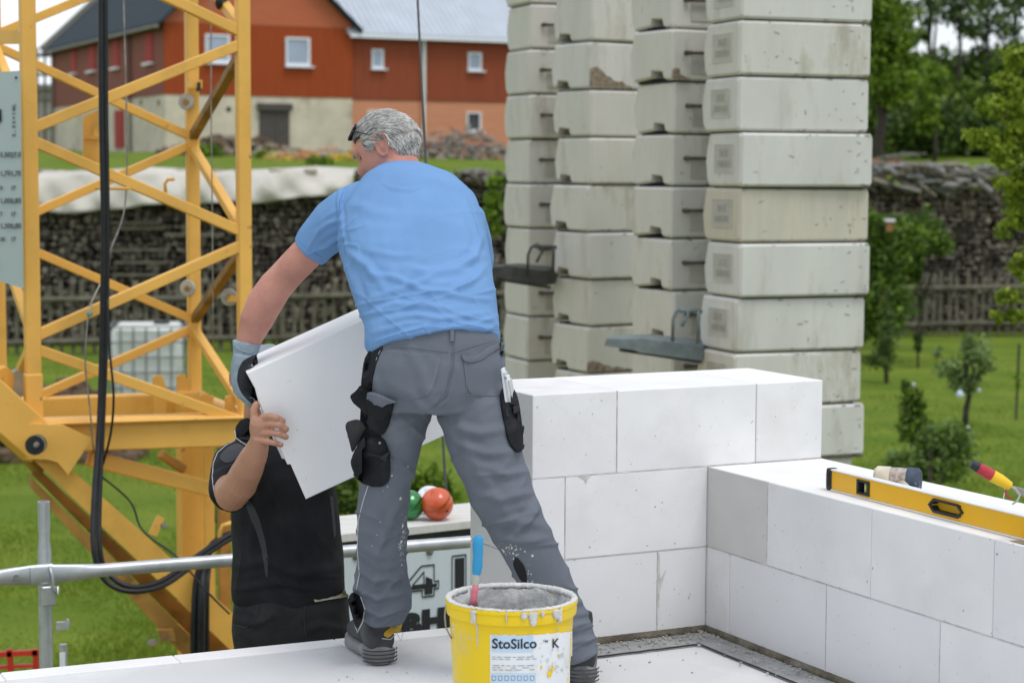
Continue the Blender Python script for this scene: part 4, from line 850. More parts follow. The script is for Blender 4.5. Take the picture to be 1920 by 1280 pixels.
for sk, (px, Y, az, notch, d) in stacks.items():
    c0 = W(px, 348, Y); r_ = random.Random(ord(sk)); nblk = 10
    for i in range(nblk):
        z = Zb + i * HB; rz = math.radians(-az + r_.uniform(-1.6, 1.6)); o = V(c0.x + r_.uniform(-.014, .014), c0.y + r_.uniform(-.02, .02), z)
        nfb = nblk - i
        where = 'topmost' if i == nblk - 1 else '%s from the top' % ords[nfb - 1]
        feat = {'A': 'with rusty bar', 'B': 'with bottom slot', 'C': 'with rusty bar and slot', 'D': 'with number plate'}[sk]
        t_ = thing('ballast_block', 'concrete ballast block %s, %s in the %s stack' % (feat, where, names[sk]), 'ballast block', o, rz, 'ballast blocks stacked for the crane')
        mt = BAL[2] if (sk == 'D' and i == 4) else BAL[1] if (sk == 'D' and i % 3 != 1) or (sk == 'B' and i % 4 == 3) else BAL[0]
        bd = obj('body', ballast_body(.87, d, HB - .011, notch, False, i), mt, t_, world=False)
        obj('gap_shade', MB().box((.435, d / 2, -.006), (.80, d - .07, .014)), DARK, t_, world=False)  # dark strip added so the gap between blocks reads as shadow
        if sk == 'D':
            # number plate on the end face (x = 0), stepped in
            fr = MB(); y0, y1, z0, z1 = .10, .35, .085, .245
            obj('number_plate', MB().box((-.0005, (y0 + y1) / 2, (z0 + z1) / 2), (.006, y1 - y0, z1 - z0)), PLATEM, t_, world=False)
            e = .004
            for a, b, cc, dd in ((y0 - e, y1 + e, z1, z1 + e), (y0 - e, y1 + e, z0 - e, z0), (y0 - e, y0, z0, z1), (y1, y1 + e, z0, z1)): fr.box((-.001, (a + b) / 2, (cc + dd) / 2), (.009, b - a, dd - cc))
            obj('plate_rim', fr, mt, t_, world=False)
            tx = MB(); text_on(tx, '34 K', .062, (-.0035, .225, .175), (0, -1, 0), (0, 0, 1), .002, .002, 'CENTER'); text_on(tx, '1520 KG', .05, (-.0035, .225, .115), (0, -1, 0), (0, 0, 1), .002, .002, 'CENTER')
            obj('stamped_digits', tx, EMB, t_, world=False, fixn=False)
        sx = MB(); rr = random.Random(i * 7 + ord(sk))
        for q in range(9 if sk == 'D' else 4):
            x = rr.uniform(.03, .84) if rr.random() < .45 else rr.uniform(.6, .84); zz = rr.uniform(.03, HB - .04); ln_ = rr.uniform(.004, .035)
            sx.box((x, -.0008, zz), (ln_, .003, rr.uniform(.0015, .005)), Matrix.Rotation(rr.choice((0, 0, 1.5, .3, -.3, -.5)), 3, 'Y'))
        for q in range(16): sx.box((rr.choice((rr.uniform(.01, .86), rr.uniform(.8, .86))), -.0008, rr.choice((.006, HB - .022)) + rr.uniform(0, .008)), (rr.uniform(.005, .03), .003, rr.uniform(.002, .006)))
        obj('scuff_marks', sx, SCUFF, t_, world=False, kind='stuff')
        if sk in 'AC':
            zz = HB * .52; x0 = .10
            obj('recess', MB().box((x0 + .22, -.0, zz - .06), (.36, .012, .13)), PLATEM, t_, world=False)
            obj('lifting_bar', MB().tube([V(x0 - .01, .02, zz), V(x0, -.02, zz), V(x0 + .03, -.030, zz), V(x0 + .5, -.030, zz + .004)], [.014, .015, .010, .010], 8), RUST, t_, world=False, smooth=True)
        if (sk, i) in (('B', 7), ('B', 1), ('C', 7)):
            ch_ = MB(); rr = random.Random(i + 5); S_ = 1.0 if (sk, i) == ('B', 7) else .55; wx = .36 if sk == 'B' else .07
            up_ = [(0, .0), (0, .13), (.05, .145), (.10, .12), (.14, .085), (.17, .075), (.20, .05), (.27, .045), (.31, .02), (.36, .004)] if sk == 'B' else [(0, 0), (0, .11), (.02, .13), (.05, .12), (.06, .06), (.10, .015), (.14, 0)]
            up_ = [(x + rr.uniform(-.004, .004), z * S_) for x, z in up_]; n_ = len(up_); up_[0] = (-.0005, .004)
            vv_ = [(x, -.003 - rr.uniform(0, .002), z + .004) for x, z in up_] + [(x, .004, z + .004) for x, z in up_]; ctr = [(x * .98, -.006 - rr.uniform(0, .003), z * .5 + .004) for x, z in up_]
            for q in range(1, n_ - 1): ch_.add([vv_[0], vv_[q], vv_[q + 1]], [(0, 1, 2)])
            for q in range(n_ - 1): ch_.add([vv_[q], vv_[q + 1], vv_[n_ + q + 1], vv_[n_ + q]], [(0, 1, 2, 3)])
            for q in range(60):
                x = rr.uniform(.004, up_[-1][0]); zz = rr.uniform(.01, 1) * np.interp(x, [u_[0] for u_ in up_], [u_[1] for u_ in up_]) * .92; s = rr.uniform(.006, .016); ch_.box((x, -.004, zz + .004), (s, s * .5, s * .8), Matrix.Rotation(rr.uniform(0, 3), 3, 'Y'))
            obj('broken_patch', ch_, CHIP, t_, world=False, kind='stuff')
bs = thing('steel_trestle', 'steel frame with a rusty edge carrying the ballast stacks', 'steel frame', V(2.0, 12.6, -2.5)); bM = Matrix((V(math.sin(math.radians(67)), math.cos(math.radians(67)), 0), V(-math.cos(math.radians(67)), math.sin(math.radians(67)), 0), V(0, 0, 1))).transposed()
for nm, (px, Y, az, notch, d) in stacks.items():
    c0 = W(px, 348, Y); ax = V(math.cos(math.radians(az)), -math.sin(math.radians(az)), 0) ; ay = V(-ax.y, ax.x, 0)
    obj('bearer', MB().box(V(c0.x, c0.y, Zb - .06) + ax * .42 + ay * .24, (.78, .4, .10), Matrix((ax, ay, V(0, 0, 1))).transposed()), BAL[0] , bs)
    obj('bearer_plate', MB().box(V(c0.x, c0.y, Zb - .006) + ax * .44 + ay * .24, (.87, .46, .008), Matrix((ax, ay, V(0, 0, 1))).transposed()), RUST, bs)
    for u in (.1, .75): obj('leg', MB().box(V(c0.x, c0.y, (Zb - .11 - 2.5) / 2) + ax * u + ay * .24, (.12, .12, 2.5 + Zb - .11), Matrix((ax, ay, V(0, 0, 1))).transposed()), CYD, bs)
GREYS = mat('grey_painted_steel', (.16, .19, .20), .5, .15, 10, .2, 40, stain=(.24, .28, .28), stain_scale=9, stain_amt=.6)
DKS = mat('dark_grimy_steel', (.055, .057, .055), .6, .3, 10, .3, 40, stain=(.12, .12, .11), stain_scale=9, stain_amt=.6)
def clamp(label, x0, y0, x1, y1, Y, m, hook):
    t_ = thing('steel_bracket', label, 'bracket', W((x0 + x1) / 2, (y0 + y1) / 2, Y)); a, b = W(x0, y0, Y - .12), W(x1, y1, Y + .1); xm = (b - a)
    k = Y / F; d = V(.1, .25, 0)
    def Q(t, dz, dp=0): p = a + xm * t; return p + V(0, 0, dz * k) + d * dp
    m1 = MB(); m1.loft([[Q(0.02, 8, .5), Q(.02, 3, 0), Q(.0, -10, 0), Q(.0, -10, .6)], [Q(.3, 12, .9), Q(.3, 9, 0), Q(.3, -12, 0), Q(.3, -12, .9)], [Q(.36, 13, 1), Q(.36, 12, 0), Q(.36, -15, 0), Q(.36, -15, 1)], [Q(1, 14, 1), Q(1, 10, 0), Q(1, -17, 0), Q(1, -17, 1)]]); obj('arm', m1, m, t_)
    obj('lower_lip', MB().bar(Q(.12, -17, .3), Q(1, -22, .3), .05, .02), DKS, t_)
    hx_, hy_ = hook; P = lambda x, y, dd=0: W(hx_ + x, hy_ + y, Y - .03 + dd); o2 = obj('hook', MB().tube([P(-5, 62), P(-4, 20), P(2, 6), P(12, 0), P(22, 4), P(24, 12), P(18, 22), P(12, 34)], .011 if m is GREYS else .010, 8), m, t_, smooth=True)
    obj('hook', MB().tube([P(42, 66), P(44, 20), P(44, 5)], .011, 8), m, t_, smooth=True); obj('pin', MB().tube([P(10, 4, -.02), P(48, 6, .1)], .014, 8), m, t_, smooth=True)
clamp('blue-grey steel bracket with hook jutting from the third ballast stack', 1133, 638, 1318, 660, 11.75, GREYS, (1266, 578))
clamp('dark grimy steel bracket with hook jutting from the far left ballast stack', 905, 505, 1022, 518, 13.6, DKS, (994, 458))
# ================================================================== scaffold guard rail
zr = -.016; q0 = Wz(0, 1082, zr); q1 = Wz(880, 1014, zr); qd = (q1 - q0).normalized(); qn = V(-qd.y, qd.x, 0)
def rp(px):   # point of the rail line seen at picture column px
    d = ray(px, 1050); n = V(qd.y, -qd.x, 0); O = V(0, 0, H); t_ = (q0 - O).dot(n) / d.dot(n); p = O + d * t_; return V(p.x, p.y, 0)
pst = rp(88)
sf = thing('scaffold', 'galvanised scaffold with guard rail and post along the slab edge', 'scaffold', V(pst.x, pst.y, -2.5))
Zr = zr
def rail(a, b, ends):
    a = a + V(0, 0, Zr); b = b + V(0, 0, Zr); L = (b - a).length; pts = []; rs = []; fl = []
    prof = [(0, .035, .25), (.07, .035, .25), (.16, .03, .45), (.24, .0242, 1)]
    P = []
    if ends[0]: P += prof
    else: P += [(0, .0242, 1)]
    P += [(L / 2, .0242, 1)]
    if ends[1]: P += [(L - t_, r, f) for t_, r, f in reversed(prof)]
    else: P += [(L, .0242, 1)]
    for t_, r, f in P: pts.append(a + qd * t_); rs.append(r); fl.append(f)
    m = MB(); n = 16; rings = []
    for p, r, f in zip(pts, rs, fl): rings.append([p + V(0, 0, 1) * (r * math.cos(6.2832 * k / n)) + qn * (r * f * math.sin(6.2832 * k / n)) for k in range(n)])
    m.loft(rings); return obj('guard_rail', m, GALV, sf, smooth=40)
rail(pst - qd * 2.2 + qn * .0, pst + qd * .02, (0, 1)); rail(pst - qd * .06 - qn * .012, rp(905) + qd * 1.2, (1, 1))
obj('post', MB().lathe(V(pst.x, pst.y, -2.5) + qn * .045, [(.0242, 0), (.0242, 2.56), (.0190, 2.60), (.0215, 2.64), (.0215, 2.735), (.015, 2.735), (.015, 2.70), (.001, 2.70)], 20), GALV, sf, smooth=35)
pb = V(pst.x, pst.y, Zr) - qn * .02
obj('rail_clip', MB().box(pb + V(0, 0, -.075), (.05, .02, .07), Matrix((qd, qn, V(0, 0, 1))).transposed(), ch=.004), GALV, sf)
obj('rail_clip', MB().tube([pb + qd * .005 + V(0, 0, .03), pb + qd * .012 - qn * .012 + V(0, 0, .0), pb + qd * .014 - qn * .016 + V(0, 0, -.05), pb + qd * .03 - qn * .014 + V(0, 0, -.07), pb + qd * .03 - qn * .014 + V(0, 0, -.04)], .006, 6), GALV, sf, smooth=True)
obj('rail_bolt', MB().tube([pst - qd * .11 + V(0, 0, Zr), pst - qd * .11 - qn * .02 + V(0, 0, Zr)], .010, 8), STEEL, sf)
b2 = Wz(118, 1165, -.38)
obj('bracket_post', MB().tube([V(b2.x, b2.y, -2.5), V(b2.x, b2.y, -.47)], .016, 8), GALV, sf); obj('bracket_post', MB().box(V(b2.x, b2.y, -.395), (.05, .02, .03)), GALV, sf)
obj('bracket_post', MB().bar(V(b2.x - .02, b2.y, -.42), V(b2.x + .02, b2.y, -.37), .012, .012), GALV, sf); obj('sticker', MB().box(V(b2.x, b2.y - .018, -.56), (.022, .004, .12)), WHITEP, sf)
# working deck one metre down
DECK = mat('deck_boards', (.28, .22, .15), .85, .2, 4, .3, 30, stretch=(1, 6, 1))
dk0 = pst - qd * 2.2
for i in range(3):
    a = dk0 - qn * (.12 + i * .29) + V(0, 0, -1.03); b = a + qd * 5.4; obj('deck_board', MB().bar(a, b, .28, .045, ch=.004), DECK, sf)
for t_ in (2.6, 5.2):
    p = pst + qd * t_ + qn * .03; obj('post', MB().tube([V(p.x, p.y, -2.5), V(p.x, p.y, -.0 if t_ > 3 else -.05)], .0242, 12), GALV, sf, smooth=40)

# ================================================================== crane cabinet with name board, coloured balls
SIGN = mat('name_board', (.60, .67, .72), .5, .03, 2, 0, uniq=False, stain=(.50, .57, .62), stain_scale=2, stain_amt=.4); BOARD = mat('weathered_top_board', (.62, .61, .58), .85, .1, 5, .3, 40, stretch=(1, 5, 1), stain=(.38, .35, .30), stain_scale=5, stain_amt=.5)
f0, f1 = W(560, 1020, 7.55), W(1010, 985, 8.15); sd = V(f1.x - f0.x, f1.y - f0.y, 0).normalized(); sn = V(-sd.y, sd.x, 0)
zt0 = W(740, 988, 7.78).z; zt1 = W(740, 1010, 7.78).z
base0 = V(f0.x, f0.y, 0)
cb2 = thing('crane_cabinet', 'white cabinet with black crane type lettering and a weathered top board', 'cabinet', V(f0.x, f0.y, -2.5))
Ls = (f1 - f0).length; sM = Matrix((sd, sn, V(0, 0, 1))).transposed()
def cbx(t0_, t1_, n0, n1, z0, z1, name, m, ch=0): return obj(name, MB().box(base0 + sd * ((t0_ + t1_) / 2) + sn * ((n0 + n1) / 2) + V(0, 0, (z0 + z1) / 2), (t1_ - t0_, n1 - n0, z1 - z0), sM, ch=ch), m, cb2)
cbx(0, Ls, -.02, .35, zt0 - .035, zt0, 'top_board', BOARD, .003)
cbx(.02, Ls - .02, .05, .33, -1.2, zt0 - .036, 'body', DKS)
cbx(0, Ls, .0, .02, zt1 - .62, zt1 - .045, 'name_board', SIGN, .002)
for u in (.15, Ls - .3): cbx(u, u + .08, .1, .3, -2.5, -1.2, 'leg', CYD)
def sg(px, py):
    d = ray(px, py); n = V(sd.y, -sd.x, 0); O = V(0, 0, H); tt = (base0 - O).dot(n) / d.dot(n); return O + d * (tt * .9995)
tx = MB(); o4 = sg(742, 1128)
# outlined figure 4 with a solid lower right, and K
h4 = (sg(790, 1068) - sg(790, 1122)).z
def P4(x, z): return sg(757, 1119) + sd * x * h4 * 1.12 + V(0, 0, z * h4)
def outline(poly, w):
    n = len(poly); ctr = V(sum(p[0] for p in poly) / n, sum(p[1] for p in poly) / n, 0)
    for i in range(n):
        a, b = P4(*poly[i]), P4(*poly[(i + 1) % n]); tx.bar(a, b, .002, w)
out4 = [(-.05, .28), (.62, 1.0), (1.08, 1.0), (1.08, .42), (1.24, .42), (1.24, .16), (1.08, .16), (1.08, -.08), (.66, -.08), (.66, .16), (-.05, .16)]
outline(out4, .005)
in4 = [(.30, .36), (.72, .80), (.72, .36)]; outline(in4, .004)
def solid(pts): tx.prism([P4(*p) for p in pts], -sn * .002)
solid([(.78, .62), (1.0, .5), (1.0, .34), (1.16, .34), (1.16, .22), (1.0, .22), (1.0, -.0), (.74, -.0), (.74, .22), (.1, .22), (.1, .3), (.5, .36), (.78, .36)])
kx = 1.72
outline([(kx, 1.22), (kx + .5, 1.22), (kx + .5, -.05), (kx, -.05)], .005); solid([(kx + .1, 1.12), (kx + .42, 1.12), (kx + .42, .05), (kx + .1, .05)])
outline([(-1.0, 1.0), (-.3, 1.0), (-.3, -.08), (-1.0, -.08)], .005)
text_on(tx, '3', h4 * 1.5, P4(-1.0, 0), sd, V(0, 0, 1), .002, .01)
lt = sg(757, 1184); hs_ = (sg(800, 1143) - sg(800, 1183)).z * 1.38; text_on(tx, 'HERR', hs_, sg(791, 1184), sd * 1.25, V(0, 0, 1), .002, .009); text_on(tx, 'LIEB', hs_, sg(788, 1187), sd * 1.25, V(0, 0, 1), .002, .009, 'RIGHT')
obj('lettering', tx, INK, cb2, fixn=False)
for px, py in ((806, 1033), (668, 1042)):
    p = sg(px, py); obj('bolt', MB().lathe(p, [(.001, -.002), (.016, -.002), (.016, .003), (.009, .004), (.009, .010), (.001, .010)], 12, axis=-sn), STEEL, cb2)
def ball(name, label, px, py_bot, r, m, Y, cap=None):
    p = W(px, py_bot, Y); p.z = zt0; t_ = thing(name, label, 'ball', p); c = p + V(0, 0, r)
    obj('ball', MB().sphere(c, r, 20), m, t_, smooth=True)
    ax = V(-.35, -.5, .75).normalized(); q = V(0, 0, 1).rotation_difference(ax).to_matrix(); k = MB(); rr = r * 1.006
    k.lathe(c, [(rr * .5, rr * .30), (rr * .985, rr * .30), (rr * .90, rr * .52), (rr * .60, rr * .86), (.001, rr * 1.03), (.001, rr * .98), (rr * .6, rr * .8)], 32, axis=ax, cap=True); obj('cap', k, m if cap is None else cap, t_, smooth=True)
    return t_
ORNG = mat('orange_gloss', (.62, .085, .012), .45, .1, 4, 0, coat=.6, spec=.6, uniq=False); GRN = mat('green_gloss', (.012, .19, .04), .25, .2, 4, 0, coat=.6, spec=.7, metal=.35, uniq=False)
Yb = 7.95
ball('orange_ball', 'glossy orange ball on the top board beside the green one', 820, 976, mpx(30.5, Yb), ORNG, Yb)
ball('green_ball', 'glossy green ball half hidden behind the gray trouser leg', 768, 980, mpx(28, Yb), GRN, Yb)
ball('white_ball', 'white ball mostly hidden behind the orange one', 806, 966, mpx(26, Yb + .15), WHITEP, Yb + .15)

# ================================================================== red barrier on the lawn
REDP = mat('red_plastic', (.50, .035, .02), .45, .12, 6, 0)
rbx = thing('barrier', 'red barrier rails standing on the lawn below the scaffold', 'barrier', W(20, 1500, 11.6))
def rb_(x, y, Y=11.6): return W(x, y, Y)
for y in (1222, 1246, 1275, 1400): obj('rail', MB().bar(rb_(-200, y + 14), rb_(74, y), .03, .032 if y != 1246 else .02), REDP, rbx)
for x in (-120, -60, 24, 72): a = rb_(x, 1216); obj('upright', MB().bar(a + V(-.02, 0, 0), V(a.x + .03, a.y, -2.5), .03, .03), REDP, rbx)

# ================================================================== spirit level on the low wall
LV = mat('level_yellow', (.80, .43, .012), .35, .03, 3, 0, stain=(.68, .40, .08), stain_scale=4, stain_amt=.3, speck=(.3, .2, .1), speck_scale=30, uniq=False); ALU = mat('white_edge', (.74, .74, .72), .4, .05, 4, 0)
la, lb = Wz(1553, 918, .5), Wz(1920, 1013, .5); ld = (lb - la).normalized(); ln = V(ld.y, -ld.x, 0)  # away from camera side?
if ln.y < 0: ln = -ln
lv = thing('spirit_level', 'long yellow spirit level lying on edge along the low wall', 'spirit level', la, 0); LH = (W(1560, 875, la.y).z - .5); LH = .0615; LT = .026; LL_ = 1.45
lM = Matrix((ld, ln, V(0, 0, 1))).transposed()
def lq(t_, n, z): return la + ld * t_ + ln * n + V(0, 0, z)
def lpx(px, py):
    d = ray(px, py); nn = ln; O = V(0, 0, H); tt = (la - O).dot(nn) / d.dot(nn); P = O + d * tt; r = P - la; return r.dot(ld), r.z
# body around the grip opening
h0, _ = lpx(1740, 945); h1, _ = lpx(1806, 945); v0, _ = lpx(1607, 910); v1, _ = lpx(1628, 910); print('level', h0, h1, v0, v1)
def lbox(name, t0_, t1_, z0, z1, n0=0, n1=LT, m=LV, ch=.001): return obj(name, MB().box(lq((t0_ + t1_) / 2, (n0 + n1) / 2, (z0 + z1) / 2), (t1_ - t0_, n1 - n0, z1 - z0), lM, ch=ch), m, lv)
gz0, gz1 = .016, .048
body = MB()
for t0_, t1_, z0, z1 in ((.012, v0, .003, LH - .003), (v1, h0 + .012, .003, LH - .003), (v0, v1, .003, .012), (v0, v1, LH - .012, LH - .003), (h0 + .012, h1 - .012, .003, gz0), (h0 + .012, h1 - .012, gz1, LH - .003), (h1 - .012, LL_, .003, LH - .003)):
    body.box(lq((t0_ + t1_) / 2, LT / 2, (z0 + z1) / 2), (t1_ - t0_, LT - .006, z1 - z0), lM)
body.box(lq((h0 + h1) / 2, LT - .004, LH / 2), (h1 - h0 - .03, .002, .03), lM)
obj('body', body, LV, lv)
lbox('edge_rail', .01, LL_, 0, .004, -.0005, LT, ALU); lbox('edge_rail', .01, LL_, LH - .004, LH, -.0005, LT, ALU)
lbox('end_cap', -.012, .012, -.0, LH + .001, -.002, LT + .002, BLACK, .004)
ec = MB(); ec.box(lq(0, -.003, LH / 2), (.012, .002, LH * .6), lM); obj('cap_rib', ec, RUBB, lv)
vf = MB(); w_ = v1 - v0
for t0_, t1_, z0, z1 in ((v0 - .003, v0 + .006, .010, LH - .010), (v1 - .006, v1 + .003, .010, LH - .010), (v0, v1, .010, .016), (v0, v1, LH - .016, LH - .010)): vf.box(lq((t0_ + t1_) / 2, LT / 2, (z0 + z1) / 2), (t1_ - t0_, LT + .001, z1 - z0), lM)
vf.box(lq((v0 + v1) / 2, LT * .7, LH / 2), (v1 - v0 - .01, .002, LH * .5), lM); fo = obj('vial_frame', vf, BLACK, lv)
VG = mat('vial_green', (.45, .50, .08), .1, .05, 5, 0, spec=.8); obj('vial', MB().tube([lq(v0 + w_ * .6, LT * .3, .018), lq(v0 + w_ * .6, LT * .3, LH - .018)], .0045, 10), VG, fo, smooth=True)
gr = MB(); hex_o = [(h0, LH / 2), (h0 + .022, .050), (h1 - .022, .050), (h1, LH / 2), (h1 - .022, .0125), (h0 + .022, .0125)]; hex_i = [(h0 + .010, LH / 2), (h0 + .026, .0435), (h1 - .026, .0435), (h1 - .010, LH / 2), (h1 - .026, .019), (h0 + .026, .019)]
n = 6; vv = [lq(t_, -.0015, z_) for t_, z_ in hex_o] + [lq(t_, -.0015, z_) for t_, z_ in hex_i] + [lq(t_, LT + .001, z_) for t_, z_ in hex_o] + [lq(t_, LT + .001, z_) for t_, z_ in hex_i]
fs = []
for i in range(n):
    j = (i + 1) % n; fs += [(i, j, n + j, n + i), (2 * n + i, 2 * n + j, 3 * n + j, 3 * n + i), (n + i, n + j, 3 * n + j, 3 * n + i), (i, j, 2 * n + j, 2 * n + i)]
gr.add(vv, fs); obj('grip_ring', gr, BLACK, lv)
wd_ = thing('wood_wedge', 'thin wooden wedge under the near end of the level', 'wedge', Wz(1915, 1020, .5)); p = Wz(1912, 1016, .5); obj('wedge', MB().prism([p + ld * -.025 - ln * .012, p + ld * .12 - ln * .012, p + ld * .12 - ln * .012 + V(0, 0, .006)], ln * .03), DECK, wd_)
# mallet head lying behind the level
MLT = mat('mallet_cream', (.62, .56, .44), .6, .15, 30, .1); MLD = mat('mallet_dirty', (.22, .15, .12), .8, .5, 60, .3, col2=(.55, .50, .46)); MLB = mat('mallet_blue', (.045, .065, .10), .6, .3, 40, .1, speck=(.5, .5, .5), speck_scale=90)
mc0, mc1 = Wz(1642, 921, .5), Wz(1724, 926, .5); rM = mpx(24.5, mc0.y); md = (mc1 - mc0).normalized(); mt_ = thing('mallet', 'rubber mallet with cream and dark blue faces behind the level', 'mallet', (mc0 + mc1) / 2 )
c0 = mc0 + V(0, 0, rM); Lm = (mc1 - mc0).length
def mseg(a, b, prof, m, nm): obj(nm, MB().lathe(c0 + md * a, prof, 24, axis=md), m, mt_, smooth=40)
mseg(0, 0, [(.001, -.006), (rM * .8, -.004), (rM, .004), (rM, Lm * .33), (rM * .9, Lm * .34)], MLT, 'cream_face')
mseg(0, 0, [(rM * .94, Lm * .33), (rM * .97, Lm * .5), (rM * .94, Lm * .72)], MLD, 'barrel'); mseg(0, 0, [(rM * .9, Lm * .71), (rM * 1.02, Lm * .72), (rM * 1.02, Lm * .96), (rM * .85, Lm * 1.02), (.001, Lm * 1.03)], MLB, 'blue_face')
hm = c0 + md * (Lm * .52); hd = (V(.93, -.25, 0) * 1.0); obj('handle', MB().tube([hm, hm + ld * .10 - ln * .035 - V(0, 0, .016) , hm + ld * .26 - ln * .05 - V(0, 0, .021)], [.011, .012, .013], 12), MLT, mt_, smooth=True)
# coating scoop with red and yellow grip
SCR = mat('grip_red', (.42, .035, .045), .45, .1, 20, 0, speck=(.5, .4, .38), speck_scale=120); SCY = mat('grip_yellow', (.78, .50, .02), .4, .05, 20, 0)
Yg = 4.78
def G(x, y, d=0): return W(x, y, Yg + d)
sc2 = thing('trowel', 'hand trowel with black, red and yellow grip propped on the low wall', 'trowel', G(1890, 940))
obj('butt_cap', MB().tube([G(1821, 869, .0), G(1836, 877, .0)], [mpx(8, Yg), mpx(10.5, Yg)], 14), BLACK, sc2, smooth=40)
obj('grip', MB().tube([G(1834, 876), G(1848, 884), G(1862, 892)], [mpx(11, Yg), mpx(11.5, Yg), mpx(11.5, Yg)], 14), SCR, sc2, smooth=40)
obj('grip', MB().tube([G(1860, 891), G(1876, 900), G(1894, 911)], [mpx(12, Yg), mpx(11.5, Yg), mpx(8.5, Yg)], 14), SCY, sc2, smooth=40)
obj('neck', MB().tube([G(1892, 910), G(1904, 917), G(1912, 928, -.005), G(1908, 938, -.01), G(1898, 945, -.01)], [mpx(7, Yg), mpx(6, Yg), mpx(5, Yg), mpx(4, Yg), mpx(3, Yg)], 10, flat=.5), WASH, sc2, smooth=True)
obj('blade', MB().prism([G(1900, 912), G(1965, 928), G(1965, 962), G(1906, 922)], (.004, .01, 0)), STEEL, sc2)
obj('string', MB().tube([G(1884, 908), G(1884, 922), G(1881, 936)], .0012, 5), WHITEP, sc2); obj('red_tab', MB().tube([G(1884, 918), G(1887, 928), G(1896, 934)], .0028, 6), SCR, sc2)

# ================================================================== mortar bucket
BY = mat('bucket_yellow', (.80, .56, .008), .38, .03, 5, .05, 30, stain=(.62, .50, .16), stain_scale=6, stain_amt=.7, uniq=False); SPL = mat('mortar_splash', (.60, .59, .57), .85, .12, 30, .8, 80, bdist=.006); INS = mat('mortar_inside', (.40, .40, .39), .8, .25, 14, 1, 40, bdist=.008, stain=(.55, .54, .52), stain_scale=12, stain_amt=.7)
rimZ = FL + .40; bkp = W(960, 1120, 4.62); bk = V(W(959, 1118, 4.64).x, 4.64, FL); R1 = .1545; R0b = .128
bu = thing('bucket', 'yellow plastic bucket of mortar with a torn white label, in front of the men', 'bucket', bk)
def rad(z): return R0b + (R1 - R0b) * (z / .40)
hgt = W(960, 1118, 4.64).z - FL; print('bucket h', hgt)
k = hgt
obj('wall', MB().lathe(bk, [(.001, 0), (R0b - .01, 0), (R0b, .01), (R1 - .007, k - .055), (R1 - .006, k - .03), (R1 - .009, k - .008), (R1 - .011, k - .008), (R1 - .012, k - .05), (R0b - .008, .02), (.001, .02)], 96), BY, bu, smooth=40)
rimm = MB(); rings = []
for z, r in ((-.036, R1 - .008), (-.036, R1 + .0005), (-.028, R1 + .002), (-.012, R1 + .0015), (-.010, R1 + .004), (-.002, R1 + .004), (.000, R1 + .001), (-.002, R1 - .006), (-.02, R1 - .010)): rings.append((r, k + z))
obj('rim', MB().lathe(bk, rings, 96, cap=False), BY, bu, smooth=40)
# mortar: crusted inner wall and surface
mo_ = MB(); nA = 120; rings = []
for j in range(16):
    ring = []
    for i in range(nA):
        a = 6.2832 * i / nA; nse = .004 * math.sin(a * 7 + j * .8) + .003 * math.sin(a * 13 - j) + .0025 * math.sin(a * 29 + j * 2.1)
        if j < 9: z = k - .010 - .016 * j + nse * .6; r = R1 - .0135 - .0012 * j - abs(nse) * (1.2 if 0 < j else 0)
        else: r = (R1 - .026) * (1 - (j - 8) / 7.02); z = k - .15 + nse * 1.6 * (1 - (j - 9) / 6.0) + .012 * math.cos(a - 1) * (j < 13)
        ring.append(V(bk.x + max(r, .001) * math.cos(a), bk.y + max(r, .001) * math.sin(a), bk.z + z))
    rings.append(ring)
mo_.loft(rings, cap=False); obj('mortar', mo_, INS, bu, smooth=True)
# crust on the rim with drips
cr_ = MB(); rr = random.Random(4); n = 260
rings = []
for i in range(n + 1):
    a = 6.2832 * i / n; th = .0004 + .0020 * abs(math.sin(a * 11) * math.sin(a * 5 + 1)) + rr.uniform(0, .0012); hgt_ = .003 + .005 * max(0, math.sin(a * 3 + 1) * math.sin(a * 7)) + rr.uniform(0, .002)
    c = V(math.cos(a), math.sin(a), 0); b = bk + V(0, 0, k + .0005)
    jj = lambda: rr.gauss(0, .0009); rings.append([b + c * (R1 - .012 - rr.uniform(0, .002)) - V(0, 0, .012), b + c * (R1 - .009 + jj()) + V(0, 0, th * .7 + jj()), b + c * (R1 - .003 + jj()) + V(0, 0, th + jj()), b + c * (R1 + .0022 + jj() * 1.2) + V(0, 0, .0006 + jj() * .5), b + c * (R1 + .0034 + jj() * 1.6) - V(0, 0, .001), b + c * (R1 + .001) - V(0, 0, .003)])
cr_.loft(rings, cap=False)
def on_b(px, z):  # angle on the bucket's near side for picture column px
    x = (px - 960) / F * (bk.y - .12) ; s = max(-.999, min(.999, (x - bk.x) / (R1 + .003))); return -math.pi / 2 + math.asin(s)
def drip(px, w, L, seed, top=-.004, th=.0035):
    r_ = random.Random(seed); a0 = on_b(px, 0); rg = []
    for j in range(12):
        t_ = j / 11; z = k + top - L * t_; ww = w * (1 - .5 * t_ ** 2) * r_.uniform(.82, 1.15) if j < 11 else w * .2
        base = (R1 + .0042 if z > k - .037 else R1 - .0075 - (k - .037 - z) * .07); rg.append([bk + V(math.cos(a0 + q) * (base + e), math.sin(a0 + q) * (base + e), z) for q, e in ((-ww / R1, -.002), (-ww / R1 * .6, th), (0, th * 1.25), (ww / R1 * .6, th), (ww / R1, -.002))])
    cr_.loft(rg, cap=True)
for a in ((889, .0085, .033, 1), (892, .003, .075, 2, -.02), (952, .002, .024, 3), (985, .010, .016, 4), (1003, .012, .032, 5), (1047, .015, .022, 7), (1053, .008, .038, 8), (1020, .006, .012, 9)): drip(*a)
obj('mortar_crust', cr_, SPL, bu, smooth=True)
sp_ = MB(); rr = random.Random(12)
